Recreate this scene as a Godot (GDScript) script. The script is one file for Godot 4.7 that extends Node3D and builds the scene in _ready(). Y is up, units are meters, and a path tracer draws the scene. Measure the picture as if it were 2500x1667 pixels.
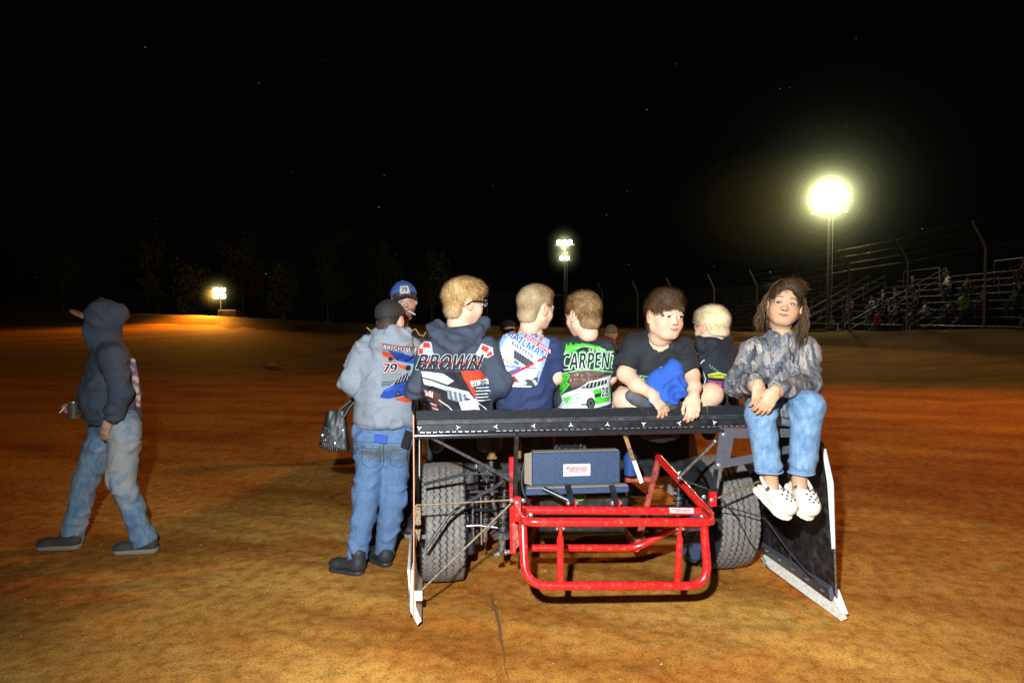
extends Node3D
# Night at a dirt track: children on the rear deck of a stripped race car, lit by a hand-held flash and by floodlights.

var M := {}
var taken := {}
var fold_noise := FastNoiseLite.new()
var speck_noise := FastNoiseLite.new()


# ---------------------------------------------------------------- geometry collector
class Geo:
	var v := PackedVector3Array()
	var n := PackedVector3Array()
	var uv := PackedVector2Array()
	var c := PackedColorArray()
	var i := PackedInt32Array()
	var col := Color.WHITE

	func vert(p: Vector3, nn: Vector3, u := Vector2.ZERO) -> int:
		v.append(p)
		n.append(nn)
		uv.append(u)
		c.append(col)
		return v.size() - 1

	func tri(a: int, b: int, d: int) -> void:
		var g := (v[b] - v[a]).cross(v[d] - v[a])
		if g.dot(n[a] + n[b] + n[d]) > 0.0:
			i.append_array([a, d, b])
		else:
			i.append_array([a, b, d])

	func quad(a: int, b: int, d: int, e: int) -> void:
		tri(a, b, d)
		tri(a, d, e)

	func face(pts: Array, out_dir: Vector3) -> void:
		var k: Array[int] = []
		var nn: Vector3 = (pts[1] - pts[0]).cross(pts[2] - pts[0]).normalized()
		if nn.dot(out_dir) < 0.0:
			nn = -nn
		for p in pts:
			k.append(vert(p, nn))
		for q in range(1, k.size() - 1):
			tri(k[0], k[q], k[q + 1])

	# box with bevelled edges; b turns it
	func box(at: Vector3, size: Vector3, b := Basis(), bevel := 0.0) -> void:
		var h := size * 0.5
		var e: float = minf(bevel, minf(h.x, minf(h.y, h.z)) * 0.9)
		var ax := [Vector3.RIGHT, Vector3.UP, Vector3.BACK]
		for a in 3:
			for s in [-1.0, 1.0]:
				var u: Vector3 = ax[(a + 1) % 3]
				var w: Vector3 = ax[(a + 2) % 3]
				var hu: float = h[(a + 1) % 3] - e
				var hw: float = h[(a + 2) % 3] - e
				var o: Vector3 = ax[a] * h[a] * s
				face([at + b * (o + u * hu + w * hw), at + b * (o - u * hu + w * hw), at + b * (o - u * hu - w * hw), at + b * (o + u * hu - w * hw)], b * (ax[a] * s))
		if e > 0.0:
			for a in 3:
				var u: Vector3 = ax[(a + 1) % 3]
				var w: Vector3 = ax[(a + 2) % 3]
				var la: float = h[a] - e
				for su in [-1.0, 1.0]:
					for sw in [-1.0, 1.0]:
						var p1: Vector3 = u * su * h[(a + 1) % 3] + w * sw * (h[(a + 2) % 3] - e)
						var p2: Vector3 = u * su * (h[(a + 1) % 3] - e) + w * sw * h[(a + 2) % 3]
						face([at + b * (p1 + ax[a] * la), at + b * (p2 + ax[a] * la), at + b * (p2 - ax[a] * la), at + b * (p1 - ax[a] * la)], b * (u * su + w * sw))
			for sx in [-1.0, 1.0]:
				for sy in [-1.0, 1.0]:
					for sz in [-1.0, 1.0]:
						face([at + b * Vector3(sx * h.x, sy * (h.y - e), sz * (h.z - e)), at + b * Vector3(sx * (h.x - e), sy * h.y, sz * (h.z - e)), at + b * Vector3(sx * (h.x - e), sy * (h.y - e), sz * h.z)], b * Vector3(sx, sy, sz))

	# swept tube; r is a number or one radius for each point
	func tube(pts: Array, r, sides := 10, closed := false) -> void:
		var m := pts.size()
		var prev := Vector3.ZERO
		var first := v.size()
		for q in m:
			var t: Vector3
			if closed:
				t = (pts[(q + 1) % m] - pts[(q + m - 1) % m]).normalized()
			else:
				t = (pts[mini(q + 1, m - 1)] - pts[maxi(q - 1, 0)]).normalized()
			var x: Vector3
			if prev == Vector3.ZERO:
				x = t.cross(Vector3.UP if absf(t.y) < 0.9 else Vector3.RIGHT).normalized()
			else:
				x = (prev - t * prev.dot(t)).normalized()
			prev = x
			var y := t.cross(x)
			var rr: float = r[q] if r is Array else r
			for s in sides + 1:
				var a := TAU * s / sides
				var d := x * cos(a) + y * sin(a)
				vert(pts[q] + d * rr, d, Vector2(float(s) / sides, float(q) / m))
		for q in (m if closed else m - 1):
			var w := (q + 1) % m
			for s in sides:
				quad(first + q * (sides + 1) + s, first + q * (sides + 1) + s + 1, first + w * (sides + 1) + s + 1, first + w * (sides + 1) + s)
		if not closed:
			for e in [0, m - 1]:
				var t: Vector3 = (pts[0] - pts[1]).normalized() if e == 0 else (pts[m - 1] - pts[m - 2]).normalized()
				var k := vert(pts[e], t)
				var ring := v.size()
				for s in sides:
					vert(v[first + e * (sides + 1) + s], t)
				for s in sides:
					tri(k, ring + s, ring + (s + 1) % sides)

	func rod(a: Vector3, b: Vector3, r: float, sides := 10) -> void:
		tube([a, b], r, sides)

	# flat outline given in 3-D, thickened along th
	func plate(pts: Array, th: Vector3) -> void:
		var nn := th.normalized()
		var x := nn.cross(Vector3.UP if absf(nn.y) < 0.9 else Vector3.RIGHT).normalized()
		var y := nn.cross(x)
		var flat := PackedVector2Array()
		for p in pts:
			flat.append(Vector2(p.dot(x), p.dot(y)))
		var cut := Geometry2D.triangulate_polygon(flat)
		for s in 2:
			var f := v.size()
			for q in pts.size():
				vert(pts[q] + th * s, nn if s else -nn, flat[q])
			for q in range(0, cut.size(), 3):
				tri(f + cut[q], f + cut[q + 1], f + cut[q + 2])
		var turn := 0.0
		for q in flat.size():
			turn += flat[q].cross(flat[(q + 1) % flat.size()])
		for q in pts.size():
			var a: Vector3 = pts[q]
			var b: Vector3 = pts[(q + 1) % pts.size()]
			var o := (b - a).cross(nn) * (1.0 if turn > 0.0 else -1.0)
			face([a, b, b + th, a + th], o)

	# turned shape: profile of (radius, height) along axis from at
	func lathe(at: Vector3, axis: Vector3, prof: Array, sides := 16) -> void:
		var x := axis.cross(Vector3.UP if absf(axis.y) < 0.9 else Vector3.RIGHT).normalized()
		var y := axis.cross(x)
		for q in prof.size() - 1:
			var p0: Vector2 = prof[q]
			var p1: Vector2 = prof[q + 1]
			var dn := Vector2(p1.y - p0.y, p0.x - p1.x)
			if dn.length() < 1e-7:
				continue
			dn = dn.normalized()
			var f := v.size()
			for s in sides + 1:
				var a := TAU * s / sides
				var d := x * cos(a) + y * sin(a)
				var nn := (d * dn.x + axis * dn.y).normalized()
				vert(at + d * p0.x + axis * p0.y, nn)
				vert(at + d * p1.x + axis * p1.y, nn)
			for s in sides:
				quad(f + s * 2, f + s * 2 + 2, f + s * 2 + 3, f + s * 2 + 1)

	func ball(at: Vector3, r: Vector3, b := Basis(), nu := 14, nv := 9) -> void:
		var f := v.size()
		for q in nv + 1:
			var th := PI * q / nv
			for s in nu + 1:
				var a := TAU * s / nu
				var d := Vector3(sin(th) * cos(a), cos(th), sin(th) * sin(a))
				vert(at + b * (d * r), (b * (d / r)).normalized(), Vector2(float(s) / nu, float(q) / nv))
		for q in nv:
			for s in nu:
				quad(f + q * (nu + 1) + s, f + q * (nu + 1) + s + 1, f + (q + 1) * (nu + 1) + s + 1, f + (q + 1) * (nu + 1) + s)

	func bolt(at: Vector3, axis: Vector3, r: float, h: float) -> void:
		lathe(at, axis, [Vector2(r * 1.35, 0), Vector2(r * 1.35, h * 0.25), Vector2(r, h * 0.25), Vector2(r, h * 0.9), Vector2(r * 0.75, h), Vector2(0, h)], 6)

	func add(o: Geo, t := Transform3D(), tint := Color.WHITE) -> void:
		var f := v.size()
		var nb := t.basis.inverse().transposed()
		for q in o.v.size():
			v.append(t * o.v[q])
			n.append((nb * o.n[q]).normalized())
			uv.append(o.uv[q])
			c.append(o.c[q] * tint)
		var flip := t.basis.determinant() < 0.0
		for q in range(0, o.i.size(), 3):
			i.append(f + o.i[q])
			i.append(f + o.i[q + (2 if flip else 1)])
			i.append(f + o.i[q + (1 if flip else 2)])

	func mesh(shift := Vector3.ZERO) -> ArrayMesh:
		var a := []
		a.resize(Mesh.ARRAY_MAX)
		var w := v
		if shift != Vector3.ZERO:
			w = PackedVector3Array()
			for p in v:
				w.append(p + shift)
		a[Mesh.ARRAY_VERTEX] = w
		a[Mesh.ARRAY_NORMAL] = n
		a[Mesh.ARRAY_TEX_UV] = uv
		a[Mesh.ARRAY_COLOR] = c
		a[Mesh.ARRAY_INDEX] = i
		var m := ArrayMesh.new()
		m.add_surface_from_arrays(Mesh.PRIMITIVE_TRIANGLES, a)
		return m

	func smooth_normals() -> void:
		var acc := PackedVector3Array()
		acc.resize(v.size())
		for q in range(0, i.size(), 3):
			var a := i[q]
			var b := i[q + 1]
			var d := i[q + 2]
			var g := (v[d] - v[a]).cross(v[b] - v[a])
			acc[a] += g
			acc[b] += g
			acc[d] += g
		for q in acc.size():
			acc[q] = acc[q].normalized()
		n = acc


# ---------------------------------------------------------------- soft solids for bodies and clothes
class Pr:
	var kind := 0   # 0 tapered limb, 1 ellipsoid, 2 half space cut
	var a := Vector3.ZERO
	var ba := Vector3.ZERO
	var l2 := 1.0
	var ll := 1.0
	var ra := 0.0
	var rb := 0.0
	var side := Vector3.ZERO
	var sq := 0.0
	var flat := 0   # 1: flat at a, 2: flat at b, 3: both
	var inv := Basis()
	var r := Vector3.ONE
	var k := 0.02
	var neg := false
	var box := AABB()

	func d(p: Vector3) -> float:
		if kind == 0:
			var q := p - a
			if sq != 0.0:
				q += side * (q.dot(side) * sq)
			var t := q.dot(ba) / l2
			var tc := clampf(t, 0.0, 1.0)
			if flat == 0:
				return (q - ba * tc).length() - (ra + (rb - ra) * tc)
			var tt := tc
			if flat & 1:
				tt = minf(t, 1.0)
			if flat & 2:
				tt = maxf(t, 0.0) if not (flat & 1) else t
			var m := (q - ba * tt).length() - (ra + (rb - ra) * tc)
			if flat & 1:
				m = maxf(m, -t * ll)
			if flat & 2:
				m = maxf(m, (t - 1.0) * ll)
			return m
		if kind == 1:
			var q := inv * (p - a)
			var k0 := (q / r).length()
			var k1 := (q / (r * r)).length()
			return k0 * (k0 - 1.0) / maxf(k1, 1e-6)
		return (p - a).dot(side)


class Soft:
	var prims: Array[Pr] = []

	func limb(a: Vector3, b: Vector3, ra: float, rb: float, k := 0.02, flat := 0, side := Vector3.ZERO, widen := 1.0) -> Pr:
		var p := Pr.new()
		p.a = a
		p.ba = b - a
		p.ra = ra
		p.rb = rb
		p.k = k
		p.flat = flat
		if widen != 1.0:
			p.side = side.normalized()
			p.sq = 1.0 / widen - 1.0
			p.ba += p.side * (p.ba.dot(p.side) * p.sq)
		p.l2 = maxf(p.ba.length_squared(), 1e-8)
		p.ll = sqrt(p.l2)
		var m := maxf(ra, rb) * maxf(1.0, widen)
		p.box = AABB(a, Vector3.ZERO).expand(b).grow(m)
		prims.append(p)
		return p

	func chain(pts: Array, rad: Array, k := 0.02) -> void:
		for q in pts.size() - 1:
			limb(pts[q], pts[q + 1], rad[q], rad[q + 1], k)

	func egg(at: Vector3, r: Vector3, b := Basis(), k := 0.02, neg := false) -> Pr:
		var p := Pr.new()
		p.kind = 1
		p.a = at
		p.r = r
		p.inv = b.inverse()
		p.k = k
		p.neg = neg
		p.box = AABB(at, Vector3.ZERO).grow(maxf(r.x, maxf(r.y, r.z)))
		prims.append(p)
		return p

	func bite(a: Vector3, b: Vector3, ra: float, rb: float, k := 0.01) -> void:
		var p := limb(a, b, ra, rb, k)
		p.neg = true

	# keeps the side that dir points away from
	func cut(at: Vector3, dir: Vector3, k := 0.004) -> void:
		var p := Pr.new()
		p.kind = 2
		p.a = at
		p.side = dir.normalized()
		p.k = k
		p.neg = true
		prims.append(p)

	func value(near: Array[Pr], p: Vector3) -> float:
		var m := 10.0
		for q in near:
			var e := q.d(p)
			if q.neg:
				if q.kind != 2:
					e = -e
				var h := maxf(q.k - absf(m - e), 0.0) / q.k
				m = maxf(m, e) + h * h * q.k * 0.25
			else:
				var h := maxf(q.k - absf(m - e), 0.0) / q.k
				m = minf(m, e) - h * h * q.k * 0.25
		return m

	func mesh(cell: float, even := -1) -> Geo:
		var g := Geo.new()
		var bb := AABB()
		var have := false
		for q in prims:
			if not q.neg:
				bb = bb.merge(q.box) if have else q.box
				have = true
		bb = bb.grow(cell * 3.0)
		var B := 5
		var bx := int(ceil(bb.size.x / cell / B))
		var by := int(ceil(bb.size.y / cell / B))
		var bz := int(ceil(bb.size.z / cell / B))
		var nx := bx * B
		var ny := by * B
		var nz := bz * B
		var sx := nx + 1
		var sxy := (nx + 1) * (ny + 1)
		var val := PackedFloat32Array()
		val.resize(sxy * (nz + 1))
		val.fill(99.0)
		var reach := B * cell * 0.9
		var o := bb.position
		var live: Array[Vector3i] = []
		for kz in bz:
			for ky in by:
				for kx in bx:
					var mid := o + Vector3(kx + 0.5, ky + 0.5, kz + 0.5) * (B * cell)
					var near: Array[Pr] = []
					var some := false
					for q in prims:
						var e := q.d(mid)
						if q.neg:
							if q.kind == 2:
								if e > -reach * 1.3 - q.k:
									near.append(q)
							elif e < reach * 1.4 + q.k:
								near.append(q)
						elif e < reach * 1.4 + q.k:
							near.append(q)
							some = true
					if not some:
						continue
					var mv := value(near, mid)
					if mv < -reach * 1.7 or mv > reach * 1.9:
						continue
					live.append(Vector3i(kx * B, ky * B, kz * B))
					for z in range(kz * B, kz * B + B + 1):
						for y in range(ky * B, ky * B + B + 1):
							var row := z * sxy + y * sx
							for x in range(kx * B, kx * B + B + 1):
								if val[row + x] > 90.0:
									val[row + x] = value(near, o + Vector3(x, y, z) * cell)
		var id := PackedInt32Array()
		id.resize(sxy * (nz + 1))
		id.fill(-1)
		var cells: Array[Vector3i] = []
		var ox := [0, 1, 0, 1, 0, 1, 0, 1]
		var oy := [0, 0, 1, 1, 0, 0, 1, 1]
		var oz := [0, 0, 0, 0, 1, 1, 1, 1]
		var off := PackedInt32Array()
		for q in 8:
			off.append(ox[q] + oy[q] * sx + oz[q] * sxy)
		var ea := [0, 2, 4, 6, 0, 1, 4, 5, 0, 1, 2, 3]
		var eb := [1, 3, 5, 7, 2, 3, 6, 7, 4, 5, 6, 7]
		for b in live:
			for z in range(b.z, b.z + B):
				for y in range(b.y, b.y + B):
					var row := z * sxy + y * sx
					for x in range(b.x, b.x + B):
						var w := row + x
						var s0 := val[w] < 0.0
						if s0 == (val[w + 1] < 0.0) and s0 == (val[w + off[2]] < 0.0) and s0 == (val[w + off[3]] < 0.0) and s0 == (val[w + off[4]] < 0.0) and s0 == (val[w + off[5]] < 0.0) and s0 == (val[w + off[6]] < 0.0) and s0 == (val[w + off[7]] < 0.0):
							continue
						var sum := Vector3.ZERO
						var cnt := 0
						for e in 12:
							var va := val[w + off[ea[e]]]
							var vb := val[w + off[eb[e]]]
							if (va < 0.0) != (vb < 0.0):
								var t := va / (va - vb)
								var pa := Vector3(ox[ea[e]], oy[ea[e]], oz[ea[e]])
								var pb := Vector3(ox[eb[e]], oy[eb[e]], oz[eb[e]])
								sum += pa.lerp(pb, t)
								cnt += 1
						id[w] = g.v.size()
						g.v.append(o + (Vector3(x, y, z) + sum / cnt) * cell)
						cells.append(Vector3i(x, y, z))
		for q in cells:
			var w := q.x + q.y * sx + q.z * sxy
			var inside := val[w] < 0.0
			for ax in 3:
				var st: int = [1, sx, sxy][ax]
				var u: int = [sx, sxy, 1][ax]
				var t: int = [sxy, 1, sx][ax]
				if inside == (val[w + st] < 0.0):
					continue
				if w - u - t < 0:
					continue
				var i0 := id[w]
				var i1 := id[w - u]
				var i2 := id[w - u - t]
				var i3 := id[w - t]
				if i1 < 0 or i2 < 0 or i3 < 0:
					continue
				if inside:
					g.i.append_array([i0, i2, i1, i0, i3, i2])
				else:
					g.i.append_array([i0, i1, i2, i0, i2, i3])
		g.uv.resize(g.v.size())
		g.c.resize(g.v.size())
		g.c.fill(Color.WHITE)
		# even out the grid's terraces
		for pass_n in (even if even >= 0 else (2 if cell > 0.0085 else 1)):
			var sum := PackedVector3Array()
			var cnt := PackedInt32Array()
			sum.resize(g.v.size())
			cnt.resize(g.v.size())
			for q in range(0, g.i.size(), 3):
				var a := g.i[q]
				var b := g.i[q + 1]
				var d := g.i[q + 2]
				sum[a] += g.v[b] + g.v[d]
				sum[b] += g.v[a] + g.v[d]
				sum[d] += g.v[a] + g.v[b]
				cnt[a] += 2
				cnt[b] += 2
				cnt[d] += 2
			for q in sum.size():
				g.v[q] = g.v[q].lerp(sum[q] / maxi(cnt[q], 1), 0.5)
		g.smooth_normals()
		if cell > 0.0085:
			for q in g.v.size():
				g.v[q] -= g.n[q] * clampf(value(prims, g.v[q]), -cell, cell)
			g.smooth_normals()
		return g


# ---------------------------------------------------------------- drawing flat print into an image
class Pic:
	var im: Image
	var w := 0
	var h := 0
	var ox := Vector2.ZERO
	var rot := 0.0
	var scl := Vector2.ONE
	var ground := Color.BLACK

	func _init(ww: int, hh: int, bg: Color) -> void:
		w = ww
		h = hh
		ground = bg
		im = Image.create(w, h, false, Image.FORMAT_RGBA8)
		im.fill(bg)

	func frame(at := Vector2.ZERO, turn := 0.0, size := Vector2.ONE) -> void:
		ox = at
		rot = turn
		scl = size

	func map(p: Vector2) -> Vector2:
		return (ox + (p * scl).rotated(rot)) * Vector2(w, h)

	func raw(q: PackedVector2Array, col: Color) -> void:
		var lo := 1e9
		var hi := -1e9
		for p in q:
			lo = minf(lo, p.y)
			hi = maxf(hi, p.y)
		var y0 := maxi(0, int(ceil(lo - 0.5)))
		var y1 := mini(h - 1, int(floor(hi - 0.5)))
		for y in range(y0, y1 + 1):
			var yy := y + 0.5
			var xs := PackedFloat32Array()
			for e in q.size():
				var a := q[e]
				var b := q[(e + 1) % q.size()]
				if (a.y <= yy) != (b.y <= yy):
					xs.append(a.x + (b.x - a.x) * (yy - a.y) / (b.y - a.y))
			xs.sort()
			for e in range(0, xs.size() - 1, 2):
				var x0 := maxi(0, int(round(xs[e])))
				var x1 := mini(w, int(round(xs[e + 1])))
				if x1 > x0:
					im.fill_rect(Rect2i(x0, y, x1 - x0, 1), col)

	func poly(pts: Array, col: Color) -> void:
		var q := PackedVector2Array()
		for p in pts:
			q.append(map(p))
		raw(q, col)

	func line(a: Vector2, b: Vector2, wd: float, col: Color) -> void:
		var p := map(a)
		var q := map(b)
		var o := (q - p).orthogonal().normalized() * wd * w * 0.5
		raw(PackedVector2Array([p + o, q + o, q - o, p - o]), col)

	func path(pts: Array, wd: float, col: Color) -> void:
		for e in pts.size() - 1:
			line(pts[e], pts[e + 1], wd, col)

	func oval(at: Vector2, r: Vector2, col: Color) -> void:
		var q := PackedVector2Array()
		for s in 20:
			q.append(map(at + Vector2(cos(TAU * s / 20.0), sin(TAU * s / 20.0)) * r))
		raw(q, col)

	# lettering: the middle of the line at `at`, letters `high` tall, `wide` long in all
	func text(s: String, at: Vector2, high: float, wide: float, col: Color, lean := 0.0, arch := 0.0, face := "Droid Sans") -> void:
		var tm := TextMesh.new()
		var f := SystemFont.new()
		f.font_names = PackedStringArray([face])
		f.font_weight = 700
		tm.font = f
		tm.font_size = 64
		tm.depth = 0.0
		tm.text = s
		if tm.get_surface_count() == 0:
			return
		var arr := tm.surface_get_arrays(0)
		var vs: PackedVector3Array = arr[Mesh.ARRAY_VERTEX]
		var ix: PackedInt32Array = arr[Mesh.ARRAY_INDEX]
		if ix.is_empty():
			ix = PackedInt32Array(range(vs.size()))
		var bb := AABB(vs[0], Vector3.ZERO)
		for p in vs:
			bb = bb.expand(p)
		var q := PackedVector2Array()
		for p in vs:
			var u := (p.x - bb.position.x) / maxf(bb.size.x, 1e-5) - 0.5
			var t := 0.5 - (p.y - bb.position.y) / maxf(bb.size.y, 1e-5)
			q.append(map(at + Vector2(u * wide - t * lean * high, t * high + arch * (u * u * 4.0))))
		for e in range(0, ix.size(), 3):
			raw(PackedVector2Array([q[ix[e]], q[ix[e + 1]], q[ix[e + 2]]]), col)

	func edged(s: String, at: Vector2, high: float, wide: float, col: Color, edge: Color, wd: float, lean := 0.0, arch := 0.0) -> void:
		for a in 8:
			text(s, at + Vector2(cos(TAU * a / 8.0), sin(TAU * a / 8.0)) * wd, high, wide, edge, lean, arch)
		text(s, at, high, wide, col, lean, arch)

	func tex() -> ImageTexture:
		for e in [Rect2i(0, 0, w, 3), Rect2i(0, h - 3, w, 3), Rect2i(0, 0, 3, h), Rect2i(w - 3, 0, 3, h)]:
			im.fill_rect(e, ground)
		return ImageTexture.create_from_image(im)


# ---------------------------------------------------------------- materials and nodes
func lin(r: float, g: float, b: float, a := 1.0) -> Color:
	var c := Color(r, g, b).linear_to_srgb()
	c.a = a
	return c


func noise_tex(freq: float, ramp: Array, octaves := 4, kind := FastNoiseLite.TYPE_SIMPLEX_SMOOTH, size := 512, seedn := 1, normal := 0.0) -> NoiseTexture2D:
	var f := FastNoiseLite.new()
	f.seed = seedn
	f.noise_type = kind
	f.frequency = freq
	f.fractal_octaves = octaves
	var t := NoiseTexture2D.new()
	t.width = size
	t.height = size
	t.seamless = true
	t.noise = f
	if normal > 0.0:
		t.as_normal_map = true
		t.bump_strength = normal
	elif ramp.size():
		var g := Gradient.new()
		g.offsets = PackedFloat32Array(ramp[0])
		g.colors = PackedColorArray(ramp[1])
		t.color_ramp = g
	return t


func mat(called: String, c: Color, rough := 0.6, metal := 0.0, spec := 0.5) -> StandardMaterial3D:
	var m := StandardMaterial3D.new()
	m.resource_name = called
	m.albedo_color = c
	m.roughness = rough
	m.metallic = metal
	m.metallic_specular = spec
	M[called] = m
	return m


# grain of the matter itself, laid over in three directions
func grain(m: StandardMaterial3D, t: Texture2D, scale: float) -> StandardMaterial3D:
	m.detail_enabled = true
	m.detail_blend_mode = BaseMaterial3D.BLEND_MODE_MUL
	m.detail_albedo = t
	m.detail_uv_layer = BaseMaterial3D.DETAIL_UV_2
	m.uv2_triplanar = true
	m.uv2_scale = Vector3.ONE * scale
	return m


func numbered(called: String) -> String:
	if not taken.has(called):
		taken[called] = 0
		return called
	taken[called] += 1
	return "%s_%03d" % [called, taken[called]]


func thing(called: String, label: String, category: String, at := Vector3.ZERO, group := "", kind := "") -> Node3D:
	var o := Node3D.new()
	o.name = numbered(called)
	add_child(o)
	o.position = at
	o.set_meta("label", label)
	o.set_meta("category", category)
	if group:
		o.set_meta("group", group)
	if kind:
		o.set_meta("kind", kind)
	return o


func part(called: String, g, m: Material, parent: Node3D, shift := Vector3.ZERO) -> MeshInstance3D:
	var o := MeshInstance3D.new()
	o.name = called
	o.mesh = g.mesh(shift) if g is Geo else g
	o.material_override = m
	parent.add_child(o, true)
	return o


func struct(called: String, g: Geo, m: Material) -> MeshInstance3D:
	var o := part(called, g, m, self)
	o.set_meta("kind", "structure")
	return o


func fillet(pts: Array, rad: float, steps := 5) -> Array:
	var out := [pts[0]]
	for q in range(1, pts.size() - 1):
		var p: Vector3 = pts[q]
		var a: Vector3 = pts[q - 1] - p
		var b: Vector3 = pts[q + 1] - p
		var e := minf(rad, minf(a.length(), b.length()) * 0.48)
		var p0 := p + a.normalized() * e
		var p2 := p + b.normalized() * e
		for s in steps + 1:
			var t := float(s) / steps
			out.append(p0.lerp(p, t).lerp(p.lerp(p2, t), t))
	out.append(pts[-1])
	return out


func _ready() -> void:
	var cam := Camera3D.new()
	cam.name = "camera"
	cam.fov = 53.13
	cam.near = 0.05
	cam.far = 600.0
	cam.position = Vector3(0, 1.58, 0)
	cam.rotation_degrees.x = -2.0
	add_child(cam)
	cam.current = true

	var sky_mat := ProceduralSkyMaterial.new()
	sky_mat.sky_top_color = lin(0.0004, 0.0005, 0.0007)
	sky_mat.sky_horizon_color = lin(0.0008, 0.0008, 0.0007)
	sky_mat.ground_bottom_color = lin(0.0004, 0.0004, 0.0004)
	sky_mat.ground_horizon_color = lin(0.0008, 0.0008, 0.0007)
	var env := Environment.new()
	env.background_mode = Environment.BG_SKY
	env.sky = Sky.new()
	env.sky.sky_material = sky_mat
	env.tonemap_mode = Environment.TONE_MAPPER_LINEAR
	env.tonemap_exposure = 1.0
	env.sdfgi_enabled = true
	env.ssao_enabled = true
	env.ssil_enabled = true
	env.volumetric_fog_enabled = true
	env.volumetric_fog_density = 0.0
	var we := WorldEnvironment.new()
	we.name = "night_air"
	we.environment = env
	add_child(we)

	# the photographer's flash, held up a little to the left of the lens
	var flash := SpotLight3D.new()
	flash.name = "camera_flash"
	flash.position = Vector3(-0.2, 2.0, 0.05)
	flash.light_energy = 43.0
	flash.light_color = Color(0.93, 0.97, 1.0)
	flash.light_size = 0.035
	flash.spot_angle = 51.0
	flash.spot_angle_attenuation = 1.0
	flash.spot_range = 60.0
	flash.spot_attenuation = 2.0
	flash.shadow_enabled = true
	add_child(flash)
	flash.look_at_from_position(flash.position, Vector3(0.25, 0.95, -3.5), Vector3.UP)

	fold_noise.seed = 5
	fold_noise.noise_type = FastNoiseLite.TYPE_SIMPLEX_SMOOTH
	fold_noise.frequency = 1.0
	fold_noise.fractal_octaves = 2
	speck_noise.seed = 11
	speck_noise.frequency = 1.0
	speck_noise.fractal_octaves = 3

	make_materials()
	make_ground()
	make_lights()
	make_fence()
	make_stands()
	make_trees()
	make_heads_and_hands()
	make_car()
	make_people()
	make_small_things()


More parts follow.
